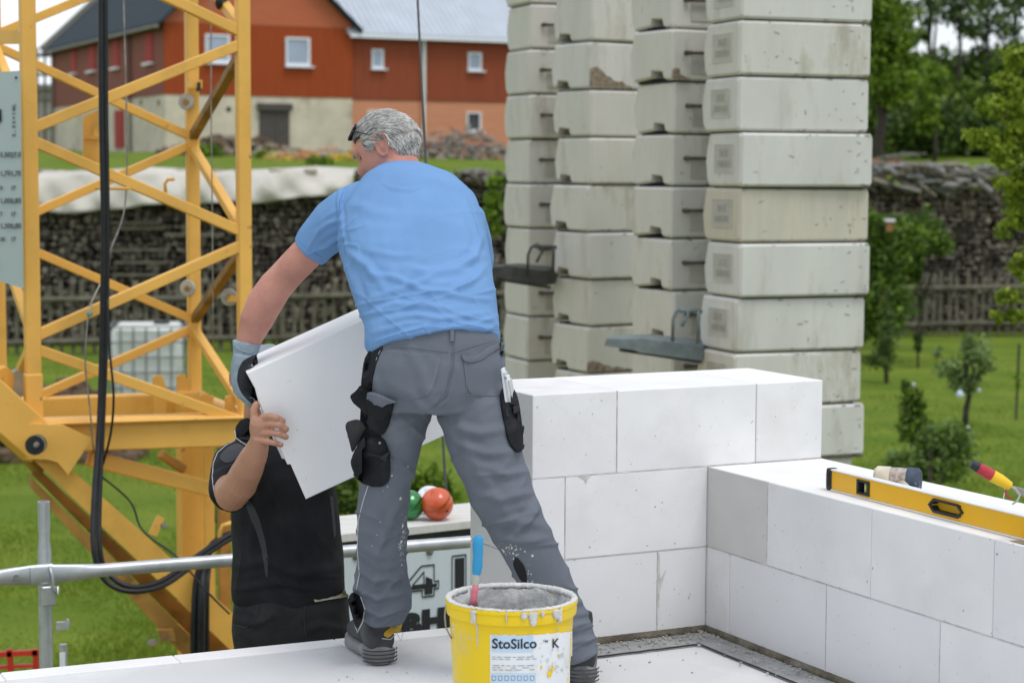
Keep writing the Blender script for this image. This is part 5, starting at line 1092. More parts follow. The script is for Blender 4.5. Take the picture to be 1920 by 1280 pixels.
for i in range(22):
    a = -math.pi / 2 + rr.uniform(-1.3, 1.3); z = k - .05 - abs(rr.gauss(0, .03)); r = rad(z) - .0045; s = rr.uniform(.0012, .0042); c = V(math.cos(a), math.sin(a), 0)
    sp_.sphere(bk + c * r + V(0, 0, z), s, 4, scale=(1, 1, rr.uniform(.7, 2)))
obj('mortar_splashes', sp_, SPL, bu, smooth=True, kind='stuff')
# label: slightly torn sheet on the wall
def bp3(px, py, lift=.0012):
    d = ray(px, py); O = V(0, 0, H); # cone intersection by marching
    t_ = 4.2
    for _ in range(40):
        P = O + d * (t_ / d.y); z = P.z - FL; r = math.hypot(P.x - bk.x, P.y - bk.y); f = r - (R0b + (R1 - .007 - R0b) * (z - .01) / (k - .065)) - lift
        t_ += f * .8
        if abs(f) < 1e-5: break
    return P
LAB = mat('bucket_label', (.74, .76, .78), .55, .04, 6, .1, 40, uniq=False, stain=(.62, .58, .46), stain_scale=16, stain_amt=.7); LABB = mat('label_blue_band', (.50, .64, .78), .5, .03, 6, 0, uniq=False)
def sheet(name, x0, x1, yt, yb, m, lift, root, nx=30, nyy=12, seed=1, ragged=0):
    r = random.Random(seed); mb = MB(); vv = []
    for i in range(nx + 1):
        px = x0 + (x1 - x0) * i / nx; a = yt(px) + r.uniform(-ragged, ragged); b = yb(px)
        for j in range(nyy + 1): vv.append(bp3(px, a + (b - a) * j / nyy, lift))
    mb.add(vv, [(i * (nyy + 1) + j, (i + 1) * (nyy + 1) + j, (i + 1) * (nyy + 1) + j + 1, i * (nyy + 1) + j + 1) for i in range(nx) for j in range(nyy)])
    return obj(name, mb, m, root, smooth=True)
curve = lambda px, y0: y0 - 7 * ((px - 960) / 110) ** 2
lb_ = sheet('label', 919, 1073, lambda p: curve(p, 1190), lambda p: 1310, LAB, .0008, bu, seed=3, ragged=1.2)
sheet('label_band', 921, 1000, lambda p: curve(p, 1191), lambda p: curve(p, 1222), LABB, .0014, lb_); sheet('label_band', 921, 1005, lambda p: curve(p, 1262), lambda p: 1300, LABB, .0014, lb_, seed=5)
def wrap_text(mb, s, x, y, hpx, bold=0, lift=.0022, sx=1):
    vs_, fs = text_mesh(s, hpx * 1.38, bold * hpx * 1.38)
    # subdivide not needed: letters are small
    mb.add([bp3(x + v.x * sx, curve(x + v.x * sx, y) - v.y, lift) for v in vs_], fs)
tm = MB(); wrap_text(tm, 'StoSilco', 922, 1215, 18.5, .022, sx=1.03); obj('lettering', tm, INK, lb_, fixn=False)
tm = MB(); wrap_text(tm, 'K', 1035, 1217, 17, .02, sx=.85); obj('letter', tm, INK, lb_, fixn=False)
tm = MB(); wrap_text(tm, 'TM', 1018, 1206, 5, .01); obj('small_letters', tm, INK, lb_, fixn=False)
fine = MB(); rr = random.Random(8)
for i, y in enumerate((1231, 1235, 1247, 1251, 1255)):
    x = 923
    while x < 1000:
        w_ = rr.choice((6, 9, 14)); 
        if rr.random() < .75: fine.add([bp3(x, curve(x, y), .0018), bp3(x + w_, curve(x + w_, y), .0018), bp3(x + w_, curve(x + w_, y + .9), .0018), bp3(x, curve(x, y + .9), .0018)], [(0, 1, 2, 3)])
        x += w_ + 3
for i in range(7):
    x = 922 + i * 12; q = [(0, 0), (7, 0), (7, 8), (0, 8)]
    for a, b in zip(q, q[1:] + q[:1]):
        dx, dy = b[0] - a[0], b[1] - a[1]; ox, oy = (0, .9) if dx else (.9, 0)
        fine.add([bp3(x + p_[0], 1266 + p_[1], .0018) for p_ in (a, b, (b[0] + ox, b[1] + oy), (a[0] + ox, a[1] + oy))], [(0, 1, 2, 3)])
obj('fine_print', fine, INKG, lb_, fixn=False)
tr2 = MB(); 
for i in range(26): 
    x, y = 1040 + rr.gauss(0, 16), 1240 + rr.gauss(0, 14); s = rr.uniform(1, 4)
    if x < 1068: tr2.add([bp3(x + s * rr.uniform(.5, 1.3) * math.cos(q), y + s * rr.uniform(.5, 1.6) * math.sin(q), .0020) for q in (0, 1, 2.1, 3.1, 4.2, 5.2)], [tuple(range(6))])
obj('torn_patches', tr2, SPL, lb_, fixn=False, kind='stuff')
tr3 = MB()
for x, y, s in ((1030, 1262, 6), (1036, 1252, 4), (1015, 1250, 2.5), (1048, 1228, 2)): tr3.add([bp3(x + s * rr.uniform(.5, 1.1) * math.cos(q), y + 1.6 * s * rr.uniform(.6, 1.1) * math.sin(q), .0023) for q in (0, 1, 2.1, 3.1, 4.2, 5.2)], [tuple(range(6))])
obj('torn_patch', tr3, BY, lb_, fixn=False)
hl = [(842, 1120), (836, 1135), (834, 1155), (836, 1175), (842, 1188), (847, 1196)]; obj('handle', MB().tube([W(a, b, bk.y - .01 * i) for i, (a, b) in enumerate(hl)], .0022, 6), STEEL, bu, smooth=True)
obj('handle_boss', MB().sphere(W(840, 1122, bk.y), .008, 6), BY, bu, smooth=True)
# trowel standing in the bucket
BLUE = mat('blue_grip', (.03, .27, .50), .35, .05, 20, 0, speck=(.6, .6, .6), speck_scale=70, uniq=False); PINK = mat('pink_shank', (.62, .16, .20), .5, .2, 40, 0)
Yt = 4.56; t2 = thing('trowel', 'trowel with a bright blue handle standing in the yellow bucket', 'trowel', W(892, 1140, Yt))
obj('handle', MB().tube([W(897, 1004, Yt), W(897, 1008, Yt), W(896, 1020, Yt), W(896, 1045, Yt), W(895, 1062, Yt), W(893, 1078, Yt)], [mpx(7, Yt), mpx(10, Yt), mpx(10.5, Yt), mpx(9.5, Yt), mpx(10, Yt), mpx(7.5, Yt)], 18), BLUE, t2, smooth=40)
obj('ferrule', MB().tube([W(893, 1076, Yt), W(892, 1096, Yt)], [mpx(8, Yt), mpx(6, Yt)], 14), WASH, t2, smooth=40)
obj('shank', MB().tube([W(892, 1094, Yt), W(890, 1108, Yt), W(889, 1122, Yt), W(888, 1135, Yt)], [mpx(6, Yt), mpx(6, Yt), mpx(6, Yt), mpx(6, Yt)], 10), PINK, t2, smooth=True)
obj('blade', MB().prism([W(880, 1130, Yt), W(896, 1130, Yt), W(905, 1230, Yt + .03), W(872, 1230, Yt + .03)], (0, .003, 0)), STEEL, t2)
obj('mortar_lump', MB().tube([W(882, 1100, Yt + .01), W(880, 1115, Yt + .01), W(880, 1135, Yt + .01)], [.002, .006, .008], 8), SPL, t2, smooth=True)
# ================================================================== people
SKIN = mat('skin', (.54, .25, .19), .55, .14, 14, .25, 220, bdist=.0015, uniq=False, spec=.3, stain=(.50, .165, .13), stain_scale=11, stain_amt=.7)
SKIN2 = mat('skin_tanned', (.46, .235, .155), .5, .10, 9, .12, 160, bdist=.0015, uniq=False, stain=(.40, .17, .11), stain_scale=9, stain_amt=.4)
BLUET = mat('blue_cotton', (.160, .30, .54), .9, .06, 7, .35, 700, bdist=.0008, uniq=False, spec=.15, stain=(.175, .32, .56), stain_scale=3, stain_amt=.6)
GREYT = mat('grey_workwear', (.132, .148, .176), .85, .10, 6, .4, 600, bdist=.0009, uniq=False, spec=.2, stain=(.185, .20, .225), stain_scale=4, stain_amt=.55)
BLACKT = mat('black_canvas', (.014, .015, .018), .85, .3, 9, .5, 500, bdist=.001, uniq=False, spec=.25, stain=(.045, .045, .05), stain_scale=9, stain_amt=.5)
CHART = mat('charcoal_canvas', (.030, .031, .033), .85, .25, 9, .4, 500, bdist=.001, uniq=False, spec=.2, stain=(.07, .065, .06), stain_scale=7, stain_amt=.5)
POLO = mat('black_polo', (.014, .014, .017), .85, .25, 9, .35, 600, bdist=.0008, uniq=False, spec=.3, stain=(.035, .035, .04), stain_scale=5, stain_amt=.5)
POLOG = mat('polo_grey_panel', (.060, .062, .068), .9, .1, 9, .3, 600, uniq=False); PIPING = mat('white_piping', (.55, .56, .57), .7, .05, 9, 0)
GLV = mat('glove_knit', (.26, .32, .37), .85, .12, 30, .5, 400, bdist=.001, uniq=False, stain=(.16, .19, .22), stain_scale=20, stain_amt=.5); GLVB = mat('glove_coating', (.018, .020, .024), .55, .3, 40, .4, 160, bdist=.001, uniq=False)
BOOT = mat('boot_leather', (.045, .047, .052), .75, .3, 14, .4, 160, bdist=.001, uniq=False, stain=(.16, .16, .16), stain_scale=9, stain_amt=.6); SOLE = mat('dusty_sole', (.19, .19, .19), .85, .3, 12, .5, 120, bdist=.002, uniq=False, stain=(.36, .36, .35), stain_scale=8, stain_amt=.7); BOOTY = mat('boot_yellow', (.50, .32, .03), .7, .2, 20, .2)
HAIRS = [mat('hair_silver', (.72, .70, .67), .5, .2, 40, 0, spec=.5), mat('hair_grey', (.36, .35, .335), .5, .25, 40, 0, spec=.5), mat('hair_dark_grey', (.075, .07, .068), .5, .25, 40, 0, spec=.5)]

def head_mesh(mb, c, fwd, upv, s=1.0, n=44):
    """head with face; c = head centre; fwd = where the face looks"""
    f = Vector(fwd).normalized(); x = f.cross(Vector(upv)).normalized(); u = x.cross(f).normalized(); Mh = Matrix((x, f, u)).transposed(); c = Vector(c)
    def g(a, b, w): return math.exp(-((a / w) ** 2 + (b / w) ** 2))
    rings = []
    for i in range(n + 1):
        th = math.pi * i / n; ring = []
        for k in range(2 * n):
            ph = 2 * math.pi * k / (2 * n); d = V(math.sin(th) * math.sin(ph), math.sin(th) * math.cos(ph), math.cos(th))
            # skull
            p = V(d.x * .074, d.y * .094, d.z * .104)
            front = max(0, d.y)
            if d.z < 0:   # jaw: narrower, pulled forward and down
                t = -d.z; p.x *= 1 - .30 * t ** 1.4; p.z *= 1.10
                if d.y > 0: p.y *= 1 + .02 * t
                else: p.y *= 1 - .38 * t ** 1.2
            if front > 0:
                X, Z = p.x, p.z
                p.y = p.y * (1 - .10 * front ** 3) + 0
                p.y += .006 * g(X, Z - .030, .030)                                  # brow
                p.y -= .012 * (g(X - .031, Z - .008, .014) + g(X + .031, Z - .008, .014)) # sockets
                p.y += .008 * (g(X - .035, Z + .025, .020) + g(X + .035, Z + .025, .020)) # cheeks
                nz_ = math.exp(-(X / .0105) ** 2) * max(0, 1 - abs(Z + .012) / .034) ; p.y += .030 * nz_ * (1 if Z > -.030 else .6) * (.45 + .55 * min(1, max(0, (.02 - Z) / .045)))
                p.y += .006 * math.exp(-(X / .020) ** 2) * (math.exp(-((Z + .055) / .006) ** 2) + math.exp(-((Z + .067) / .006) ** 2)) # lips
                p.y -= .003 * math.exp(-(X / .022) ** 2) * math.exp(-((Z + .061) / .002) ** 2)
                p.y += .008 * g(X, Z + .098, .020)                                   # chin
            ring.append(c + Mh @ (p * s))
        rings.append(ring)
    mb.loft(rings)
    for sd_ in (-1, 1):   # ears: rim, bowl and lobe
        e = V(sd_ * .073, -.006, -.004)
        pts = [V(.000, .014, -.028), V(.004, .016, -.010), V(.010, .014, .012), V(.015, .004, .028), V(.018, -.012, .030), V(.018, -.022, .016), V(.014, -.021, -.004), V(.008, -.012, -.022), V(.004, -.002, -.034), V(.001, .010, -.032)]
        mb.tube([c + Mh @ ((e + V(p.x * sd_, p.y, p.z)) * s) for p in pts], [.0048 * s] * 10, 8)
        mb.tube([c + Mh @ ((e + V(sd_ * a, b, z)) * s) for a, b, z in ((-.004, .004, -.02), (.006, -.004, -.012), (.007, -.006, .004), (.006, -.004, .018))], [.009 * s, .010 * s, .011 * s, .008 * s], 8, flat=.45)
    return Mh
def rings_from(spec, n=26, flatk=1.0, sup=2.3, tilt=0):
    """spec: (px, py, half width px, Y, half depth m); rings square to the spine"""
    P = [W(a, b, Y) for a, b, w, Y, d in spec]; out = []
    for i, (a, b, w, Y, d) in enumerate(spec):
        ax = (P[min(i + 1, len(P) - 1)] - P[max(0, i - 1)]).normalized(); sx = V(1, 0, 0); sx = (sx - ax * sx.dot(ax)).normalized(); sy = ax.cross(sx).normalized(); hw = mpx(w, Y); ring = []
        for k in range(n):
            t = 2 * math.pi * k / n; ct, st = math.cos(t), math.sin(t); ring.append(P[i] + sx * hw * math.copysign(abs(ct) ** (2 / sup), ct) + sy * d * math.copysign(abs(st) ** (2 / sup), st))
        out.append(ring)
    return out
def limb(mb, spec, n=14, flat=None):   # (px, py, r px, Y)
    mb.tube([W(a, b, Y) for a, b, r, Y in spec], [mpx(r, Y) for a, b, r, Y in spec], n, flat=flat)
def finger(mb, pts, rs, n=8): mb.tube(pts, rs, n); mb.sphere(pts[-1], rs[-1] * .98, 6)

# ------------------------------------------------------------------ worker in blue
man = thing('person', 'man in blue T-shirt and grey work trousers seen from behind, lifting a white block', 'person', W(900, 1265, 5.48))
mb = MB()
hc = W(727, 283, 5.93); hf = V(-.88, .13, -.52)
Mh = head_mesh(mb, hc, hf, (0, .25, 1), 1.06)
limb(mb, [(768, 400, 44, 5.84), (758, 352, 41, 5.87), (748, 318, 40, 5.9), (738, 290, 40, 5.93)], 16)
mb.loft(rings_from([(812, 700, 105, 5.46, .10), (806, 590, 104, 5.52, .10), (793, 500, 108, 5.64, .10), (772, 430, 112, 5.75, .10), (760, 380, 92, 5.81, .08), (757, 350, 50, 5.86, .05)]))
limb(mb, [(680, 395, 38, 5.82), (630, 425, 35, 5.84), (602, 450, 32.5, 5.86), (577, 473, 31.5, 5.875), (545, 506, 30.5, 5.90), (517, 537, 32, 5.92), (497, 566, 34.5, 5.94), (481, 600, 31, 5.95), (470, 628, 25, 5.96), (462, 655, 19.5, 5.96), (459, 675, 18, 5.96)], 20)
limb(mb, [(850, 410, 38, 5.84), (882, 450, 34, 5.92), (885, 500, 31, 6.05), (865, 560, 28, 6.12), (850, 630, 22, 6.15), (845, 670, 17, 6.12)], 14)
limb(mb, [(752, 720, 50, 5.46), (738, 860, 42, 5.50), (718, 1000, 34, 5.56), (713, 1160, 24, 5.64), (712, 1215, 20, 5.65)], 14); limb(mb, [(880, 720, 50, 5.44), (920, 880, 46, 5.40), (985, 1010, 36, 5.40), (1060, 1160, 28, 5.41), (1088, 1250, 20, 5.43)], 14)
body = remesh(mb, .0042, 2); co, no = get_co(body)
set_co(body, co + no * (snoise(co, 30, 3) * .0006)[:, None]); bo = link('body', body, SKIN, man, smooth=True)
def hl(x, y, z): return hc + Mh @ (V(x, y, z) * 1.06)
for sd_ in (-1, 1): obj('eye', MB().sphere(hl(sd_ * .031, .0655, .008), .0105, 10), mat('eye', (.10, .07, .06), .2, .05, 9, 0), man, smooth=True); obj('eyebrow', MB().tube([hl(sd_ * .014, .091, .024), hl(sd_ * .030, .089, .030), hl(sd_ * .048, .078, .026)], [.0028, .0034, .0018], 6), HAIRS[1], man, smooth=True)
bw_ = bvh_of(body) if False else None
# hair: many tapered locks growing from the scalp, combed back
bt = BVHTree.FromPolygons([v.co + Vector(man.location) for v in body.vertices], [tuple(p.vertices) for p in body.polygons])
def hair(root, centre, M, bt, mats, n, seed, L=(.022, .045), bald=False, lift=.35):
    rr = random.Random(seed); mbs = [MB() for _ in mats]; cnt = 0; tries = 0
    while cnt < n and tries < n * 8:
        tries += 1; th = rr.uniform(0, math.pi); ph = rr.uniform(-math.pi, math.pi); d = V(math.sin(th) * math.sin(ph), math.sin(th) * math.cos(ph), math.cos(th))
        if rr.random() > math.sin(th) + .05: continue
        y, z, ax = d.y, d.z, abs(d.x)
        hairline = (z > .64 and y > 0) or (y <= 0 and z > -.50 - .1 * ax) or (y > 0 and y < .55 and ax > .55 and z > .12)
        if ax > .72 and -.30 < y < .22 and z < .26: hairline = False  # round the ear
        if z < -.15 and y > -.45: hairline = False
        if y > .62 and z < .62: hairline = False
        if not hairline: continue
        wd_ = M @ d; h = bt.ray_cast(centre + wd_ * .25, -wd_)
        if h[0] is None: continue
        P, N_ = h[0], h[1]
        side = max(0, ax - .5); flow = M @ V(d.x * .1, -1.0 if z > .2 or y > -.2 else -.25, -.25 if z > .45 else -1.0); flow = flow + M @ V(rr.uniform(-.35, .35), rr.uniform(-.2, .2), rr.uniform(-.3, .3))
        tng = (flow - N_ * flow.dot(N_)).normalized(); ln_ = rr.uniform(*L) * (1.15 if z > .35 else .75 if z > -.1 else .55); lf = lift * (1.0 if z > .3 else .4)
        w = tng.cross(N_).normalized() * rr.uniform(.0004, .0009); b = P + N_ * .0005
        p1 = b + tng * ln_ * .35 + N_ * ln_ * lf * .55; p2 = b + tng * ln_ * .72 + N_ * ln_ * lf * .62; p3 = b + tng * ln_ + N_ * ln_ * lf * rr.uniform(.25, .6)
        k = rr.choices(range(len(mats)), weights=[5, 3, 1.6] if z > -.1 else [3, 4, 3])[0]
        t2_ = N_ * .0007
        mbs[k].add([b - w, b + w, p1 + w * .9, p1 - w * .9, p2 + w * .7, p2 - w * .7, p3, p1 + t2_, p2 + t2_], [(0, 1, 2, 7), (0, 7, 3), (3, 7, 8, 5), (7, 2, 4, 8), (5, 8, 6), (8, 4, 6)]); cnt += 1
    for k, m in enumerate(mbs):
        if m.v: obj('hair', m, mats[k], root, smooth=True)
hair(man, hc, Mh, bt, HAIRS, 20000, 3)
# scalp cover under the locks
sc_m = MB(); n_ = 30; vv = []; ff = []
grid = {}
for i in range(n_ + 1):
    for k in range(2 * n_):
        th = math.pi * i / n_; ph = 2 * math.pi * k / (2 * n_); d = V(math.sin(th) * math.sin(ph), math.sin(th) * math.cos(ph), math.cos(th)); wd_ = Mh @ d; h = bt.ray_cast(hc + wd_ * .25, -wd_)
        ax = abs(d.x); ok = h[0] is not None and ((d.z > .70 and d.y > 0) or (d.y <= -.05 and d.z > -.48 and not (ax > .72 and d.y > -.30 and d.z < .26) and not (d.z < -.15 and d.y > -.45)) or (d.y > 0 and d.y < .42 and ax > .6 and d.z > .22))
        if ok: grid[(i, k)] = len(vv); vv.append(h[0] + h[1] * .0032)
for i in range(n_):
    for k in range(2 * n_):
        q = [(i, k), (i, (k + 1) % (2 * n_)), (i + 1, (k + 1) % (2 * n_)), (i + 1, k)]
        if all(a in grid for a in q): ff.append(tuple(grid[a] for a in q))
sc_m.add(vv, ff); obj('hair_base', sc_m, HAIRS[1], man, smooth=True)
# fine hairs on the forearm
fh = MB(); rr_ = random.Random(5); O_ = V(0, 0, H)
for _ in range(200):
    t_ = rr_.random(); px = 530 - 72 * t_ + rr_.gauss(0, 18); py = 530 + 115 * t_ + rr_.gauss(0, 10); d = ray(px, py).normalized(); h = bt.ray_cast(O_, d)
    if h[0] is None or h[0].y < 5.7: continue
    g_ = (V(-.4 + rr_.uniform(-.5, .5), rr_.uniform(-.3, .3), -.8)); g_ = (g_ - h[1] * g_.dot(h[1])).normalized(); b = h[0] + h[1] * .0002; w = g_.cross(h[1]).normalized() * .00022; e_ = b + g_ * rr_.uniform(.006, .011) + h[1] * .0018
    fh.add([b - w, b + w, e_], [(0, 1, 2)])
obj('arm_hair', fh, HAIRS[1], man, kind='stuff')
# glasses pushed up
gl_ = thing('sunglasses', 'dark sunglasses pushed up on the grey-haired head', 'sunglasses', hl(0, .09, .06)); GLS = mat('dark_lens', (.015, .018, .02), .12, .2, 10, 0, spec=.8)
for sd_ in (-1, 1):
    obj('temple', MB().tube([hl(sd_ * .062, .052, .080), hl(sd_ * .076, .036, .062), hl(sd_ * .083, .010, .036), hl(sd_ * .082, -.008, .022)], [.0035, .003, .0026, .0022], 8, flat=.6), BLACK, gl_, smooth=True)
    o_ = [hl(sd_ * (.036 + .028 * math.cos(t)), .064 - .010 * abs(math.cos(t)) - 1.1 * (.014 * math.sin(t)) - (.010 if math.cos(t) > .5 else 0), .086 + .013 * math.sin(t)) for t in [6.2832 * k / 16 for k in range(16)]]
    obj('lens', MB().prism(o_, (Mh @ V(0, .003, .002))), GLS, gl_); obj('frame', MB().tube(o_ + [o_[0]], .0022, 6, cap=False), BLACK, gl_, smooth=True)
obj('bridge', MB().tube([hl(-.010, .066, .088), hl(.010, .066, .088)], .0025, 6), BLACK, gl_)

# T-shirt
mb = MB()
mb.loft(rings_from([(815, 655, 121, 5.43, .148), (813, 640, 128, 5.44, .152), (808, 592, 127, 5.49, .150), (795, 540, 132, 5.57, .150), (784, 490, 136, 5.65, .15), (773, 443, 138, 5.73, .15), (765, 405, 133, 5.785, .142), (757, 375, 111, 5.825, .125), (749, 351, 78, 5.865, .10), (749, 338, 54, 5.89, .078), (750, 332, 46, 5.90, .068)], 34))
hs = [(690, 388, 52, 5.82), (655, 402, 50, 5.83), (628, 421, 47, 5.845), (606, 441, 43.5, 5.86), (591, 458, 40, 5.868), (581, 471, 37.5, 5.875)]
limb(mb, hs + [(579.5, 473, 35.5, 5.875), (592, 459, 35, 5.87), (604, 447, 35, 5.86)], 20)
limb(mb, [(840, 395, 50, 5.82), (868, 420, 46, 5.86), (884, 455, 40, 5.93), (892, 485, 35, 5.99), (893, 503, 33, 6.01)], 18)
tsh = remesh(mb, .0045, 8, 't_shirt')
Fs = [([(760, 500), (800, 508), (850, 500), (905, 478)], 7, .007), ([(690, 515), (740, 520), (800, 545), (850, 548)], 6, .006), ([(700, 560), (760, 538), (820, 512), (880, 505)], 6, .007),
      ([(690, 590), (740, 570), (800, 572), (860, 580)], 6, .006), ([(720, 600), (780, 590), (830, 598), (920, 585)], 6, .006), ([(700, 625), (760, 606), (820, 602)], 5, .004),
      ([(640, 350), (634, 380), (640, 420), (648, 470)], 4, .005), ([(648, 470), (690, 500), (720, 540)], 8, .007), ([(640, 480), (668, 540), (682, 590)], 7, .007), ([(600, 470), (622, 455), (650, 440)], 5, .006), ([(590, 440), (615, 420), (645, 410)], 5, .004),
      ([(905, 440), (890, 480), (850, 510)], 7, .006), ([(912, 500), (880, 530), (840, 545)], 6, .006), ([(925, 560), (880, 560), (820, 545)], 5, .005), ([(870, 380), (888, 420), (900, 470)], 4, .005),
      ([(715, 340), (735, 352), (770, 356), (800, 345)], 4, .003), ([(660, 380), (700, 400), (760, 405)], 9, .003), ([(850, 600), (880, 612), (925, 618)], 5, .005), ([(760, 618), (800, 612), (850, 612)], 4, .004), ([(690, 470), (740, 480), (780, 478)], 6, .004), ([(700, 640), (760, 622), (840, 608), (930, 630)], 2.5, .002)]
folds(tsh, Fs, nz=((9, .0022, 4), (24, .0008, 5), (.026, .0055, 4, -16, 4.0, (640, 500, 945, 660), 6), (.034, .0040, 9, 28, 4.0, (640, 520, 945, 660), 7), (.035, .0045, 12, -38, 3.4, (560, 380, 700, 520), 6), (.020, .0022, 19, -30, 3.0, (640, 350, 930, 520), 5))); tb_ = bvh_of(tsh); link('t_shirt', tsh, BLUET, man, smooth=True)
SEAM = mat('blue_rib', (.085, .21, .52), .9, .05, 9, .3, 400, uniq=False)
cord_on('sleeve_seam', [(646, 352), (636, 380), (641, 430), (648, 478)], tb_, .0013, SEAM, man, lift=-.0003)
cord_on('hem_seam', [(684, 652), (730, 632), (800, 612), (850, 606), (900, 613), (938, 630)], tb_, .0010, SEAM, man, lift=-.0003); cord_on('hem_seam', [(560, 451), (580, 470), (604, 482)], tb_, .0011, SEAM, man, lift=-.0003)

# trousers
mb = MB()
mb.loft(rings_from([(817, 608, 112, 5.44, .130), (817, 640, 122, 5.44, .140), (817, 680, 129, 5.44, .148), (817, 725, 127, 5.44, .148), (817, 765, 118, 5.44, .135)], 30))
limb(mb, [(760, 700, 62, 5.44), (753, 750, 63, 5.45), (745, 790, 57, 5.46), (735, 850, 52, 5.48), (723, 900, 49, 5.50), (717, 950, 50, 5.52), (716, 1000, 49, 5.55), (715, 1050, 48, 5.58), (716, 1080, 51, 5.60), (719, 1105, 55, 5.61), (717, 1128, 53, 5.62), (712, 1150, 49, 5.63)], 22)
limb(mb, [(872, 700, 66, 5.43), (884, 750, 68, 5.42), (900, 810, 70, 5.40), (918, 860, 66, 5.39), (935, 905, 62, 5.385), (954, 950, 58, 5.38), (974, 995, 54, 5.385), (1002, 1050, 48, 5.39), (1030, 1105, 46, 5.40), (1055, 1155, 44, 5.405), (1073, 1195, 42, 5.41), (1085, 1230, 41, 5.415)], 22)
tro = remesh(mb, .0045, 8, 'trousers')
Ft = [([(808, 770), (835, 745), (848, 690), (850, 620)], 3, -.005), ([(810, 772), (780, 800), (745, 815), (700, 820)], 8, -.006), ([(812, 775), (850, 800), (900, 812), (965, 800)], 9, .007), ([(812, 780), (860, 830), (910, 850), (980, 845)], 8, .006), ([(806, 778), (790, 760), (770, 740), (740, 730)], 8, .005),
      ([(700, 770), (740, 790), (780, 780)], 8, .006), ([(760, 640), (790, 700), (808, 760)], 9, .004),
      ([(690, 960), (720, 980), (762, 985)], 8, .006), ([(672, 1020), (715, 1040), (762, 1020)], 8, .006), ([(760, 930), (740, 960), (720, 1000), (700, 1060)], 8, .006), ([(665, 1060), (700, 1085), (760, 1082)], 7, .009), ([(668, 1100), (710, 1120), (768, 1105)], 7, .011), ([(672, 1135), (715, 1150), (765, 1130)], 6, .010), ([(760, 1060), (735, 1095), (700, 1130)], 6, .007), ([(680, 1175), (715, 1168), (745, 1150)], 5, .006),
      ([(890, 920), (940, 935), (1005, 920)], 8, .006), ([(930, 985), (970, 975), (1020, 985)], 8, .007), ([(925, 1000), (970, 1015), (1030, 1010)], 7, .007), ([(960, 1000), (1000, 960), (1010, 930)], 7, .006), ([(900, 870), (950, 890), (995, 880)], 8, .006), ([(1045, 1120), (1075, 1130), (1110, 1120)], 7, .006), ([(1060, 1180), (1085, 1170), (1112, 1165)], 6, .007), ([(1060, 1208), (1090, 1200), (1116, 1195)], 5, .006), ([(860, 770), (880, 850), (930, 930), (985, 1010)], 10, .004), ([(690, 690), (715, 740), (715, 800)], 8, .004)]
folds(tro, Ft, nz=((8, .0026, 14), (22, .0010, 15), (.028, .0075, 5, 8, 2.6, (640, 920, 790, 1190), 4), (.030, .0075, 6, -22, 3.0, (870, 860, 1130, 1240), 4), (.025, .006, 8, 40, 3.2, (690, 740, 830, 920), 4), (.025, .006, 7, -35, 3.2, (800, 740, 990, 900), 4), (.020, .003, 21, 15, 2.6, (680, 640, 960, 780), 4))); qb = bvh_of(tro); link('trousers', tro, GREYT, man, smooth=True)
# dark side panel, pockets, seams
SEAMG = mat('trouser_seam', (.19, .205, .235), .85, .1, 9, 0, uniq=False)
patch('side_panel', [(684, 662), (722, 640), (712, 668), (700, 700), (697, 735), (705, 780), (718, 830), (722, 880), (718, 905), (690, 908), (672, 890), (668, 840), (676, 780), (676, 720)], qb, BLACKT, man, .002, .0015, Yd=5.46)
cord_on('piping', [(721, 641), (708, 668), (697, 700), (694, 735), (696, 758)], qb, .0014, PIPING, man, lift=.003); cord_on('piping', [(692, 905), (682, 935), (672, 975), (670, 1030), (674, 1075), (668, 1105)], qb, .0014, PIPING, man, lift=.0015); cord_on('piping', [(660, 1110), (656, 1130), (664, 1165), (670, 1185), (680, 1165), (684, 1140), (676, 1118)], qb, .0014, PIPING, man, lift=.002, Yd=5.55)
patch('knee_panel', [(660, 1108), (676, 1116), (684, 1142), (678, 1166), (668, 1182), (656, 1140), (652, 1122)], qb, BLACKT, man, .002, .0015, Yd=5.53)
patch('knee_panel', [(966, 1040), (985, 1062), (990, 1100), (975, 1085), (962, 1058)], qb, BLACKT, man, .002, .0015, Yd=5.33)
# holster pockets on the thigh
patch('tool_pocket', [(676, 720), (700, 738), (740, 752), (736, 772), (728, 802), (718, 815), (696, 800), (680, 770), (662, 756), (655, 742), (668, 732)], qb, BLACKT, man, .006, .004, Yd=5.40, bulge=.012, noise=.004, seed=2)
patch('tool_pocket', [(645, 792), (672, 784), (686, 800), (676, 820), (668, 838), (660, 850), (655, 828)], qb, CHART, man, .006, .004, Yd=5.41, bulge=.008, noise=.003, seed=3)
patch('thigh_pocket', [(668, 838), (684, 815), (720, 818), (732, 850), (732, 900), (715, 912), (690, 908), (668, 898), (656, 868), (662, 850)], qb, BLACKT, man, .008, .004, Yd=5.40, bulge=.022, noise=.003, seed=5)
patch('thigh_pocket', [(690, 838), (728, 845), (728, 858), (692, 850)], qb, CHART, man, .006, .030, Yd=5.37, bulge=.003)
cord_on('reflector_strip', [(668, 862), (676, 880), (674, 893)], None, .0022, PIPING, man, Yd=5.36) if False else None
for px, py in ((690, 763), (683, 802), (712, 830)):
    d = ray(px, py).normalized(); h = qb.ray_cast(V(0, 0, H), d); p = (h[0] if h[0] else W(px, py, 5.44)) - d * .028; obj('press_stud', MB().sphere(p, .004, 6), STEEL, man, smooth=True)
patch('pocket_flap', [(699, 733), (745, 752), (722, 758), (698, 752)], qb, GREYT, man, .004, .016, bulge=.003)
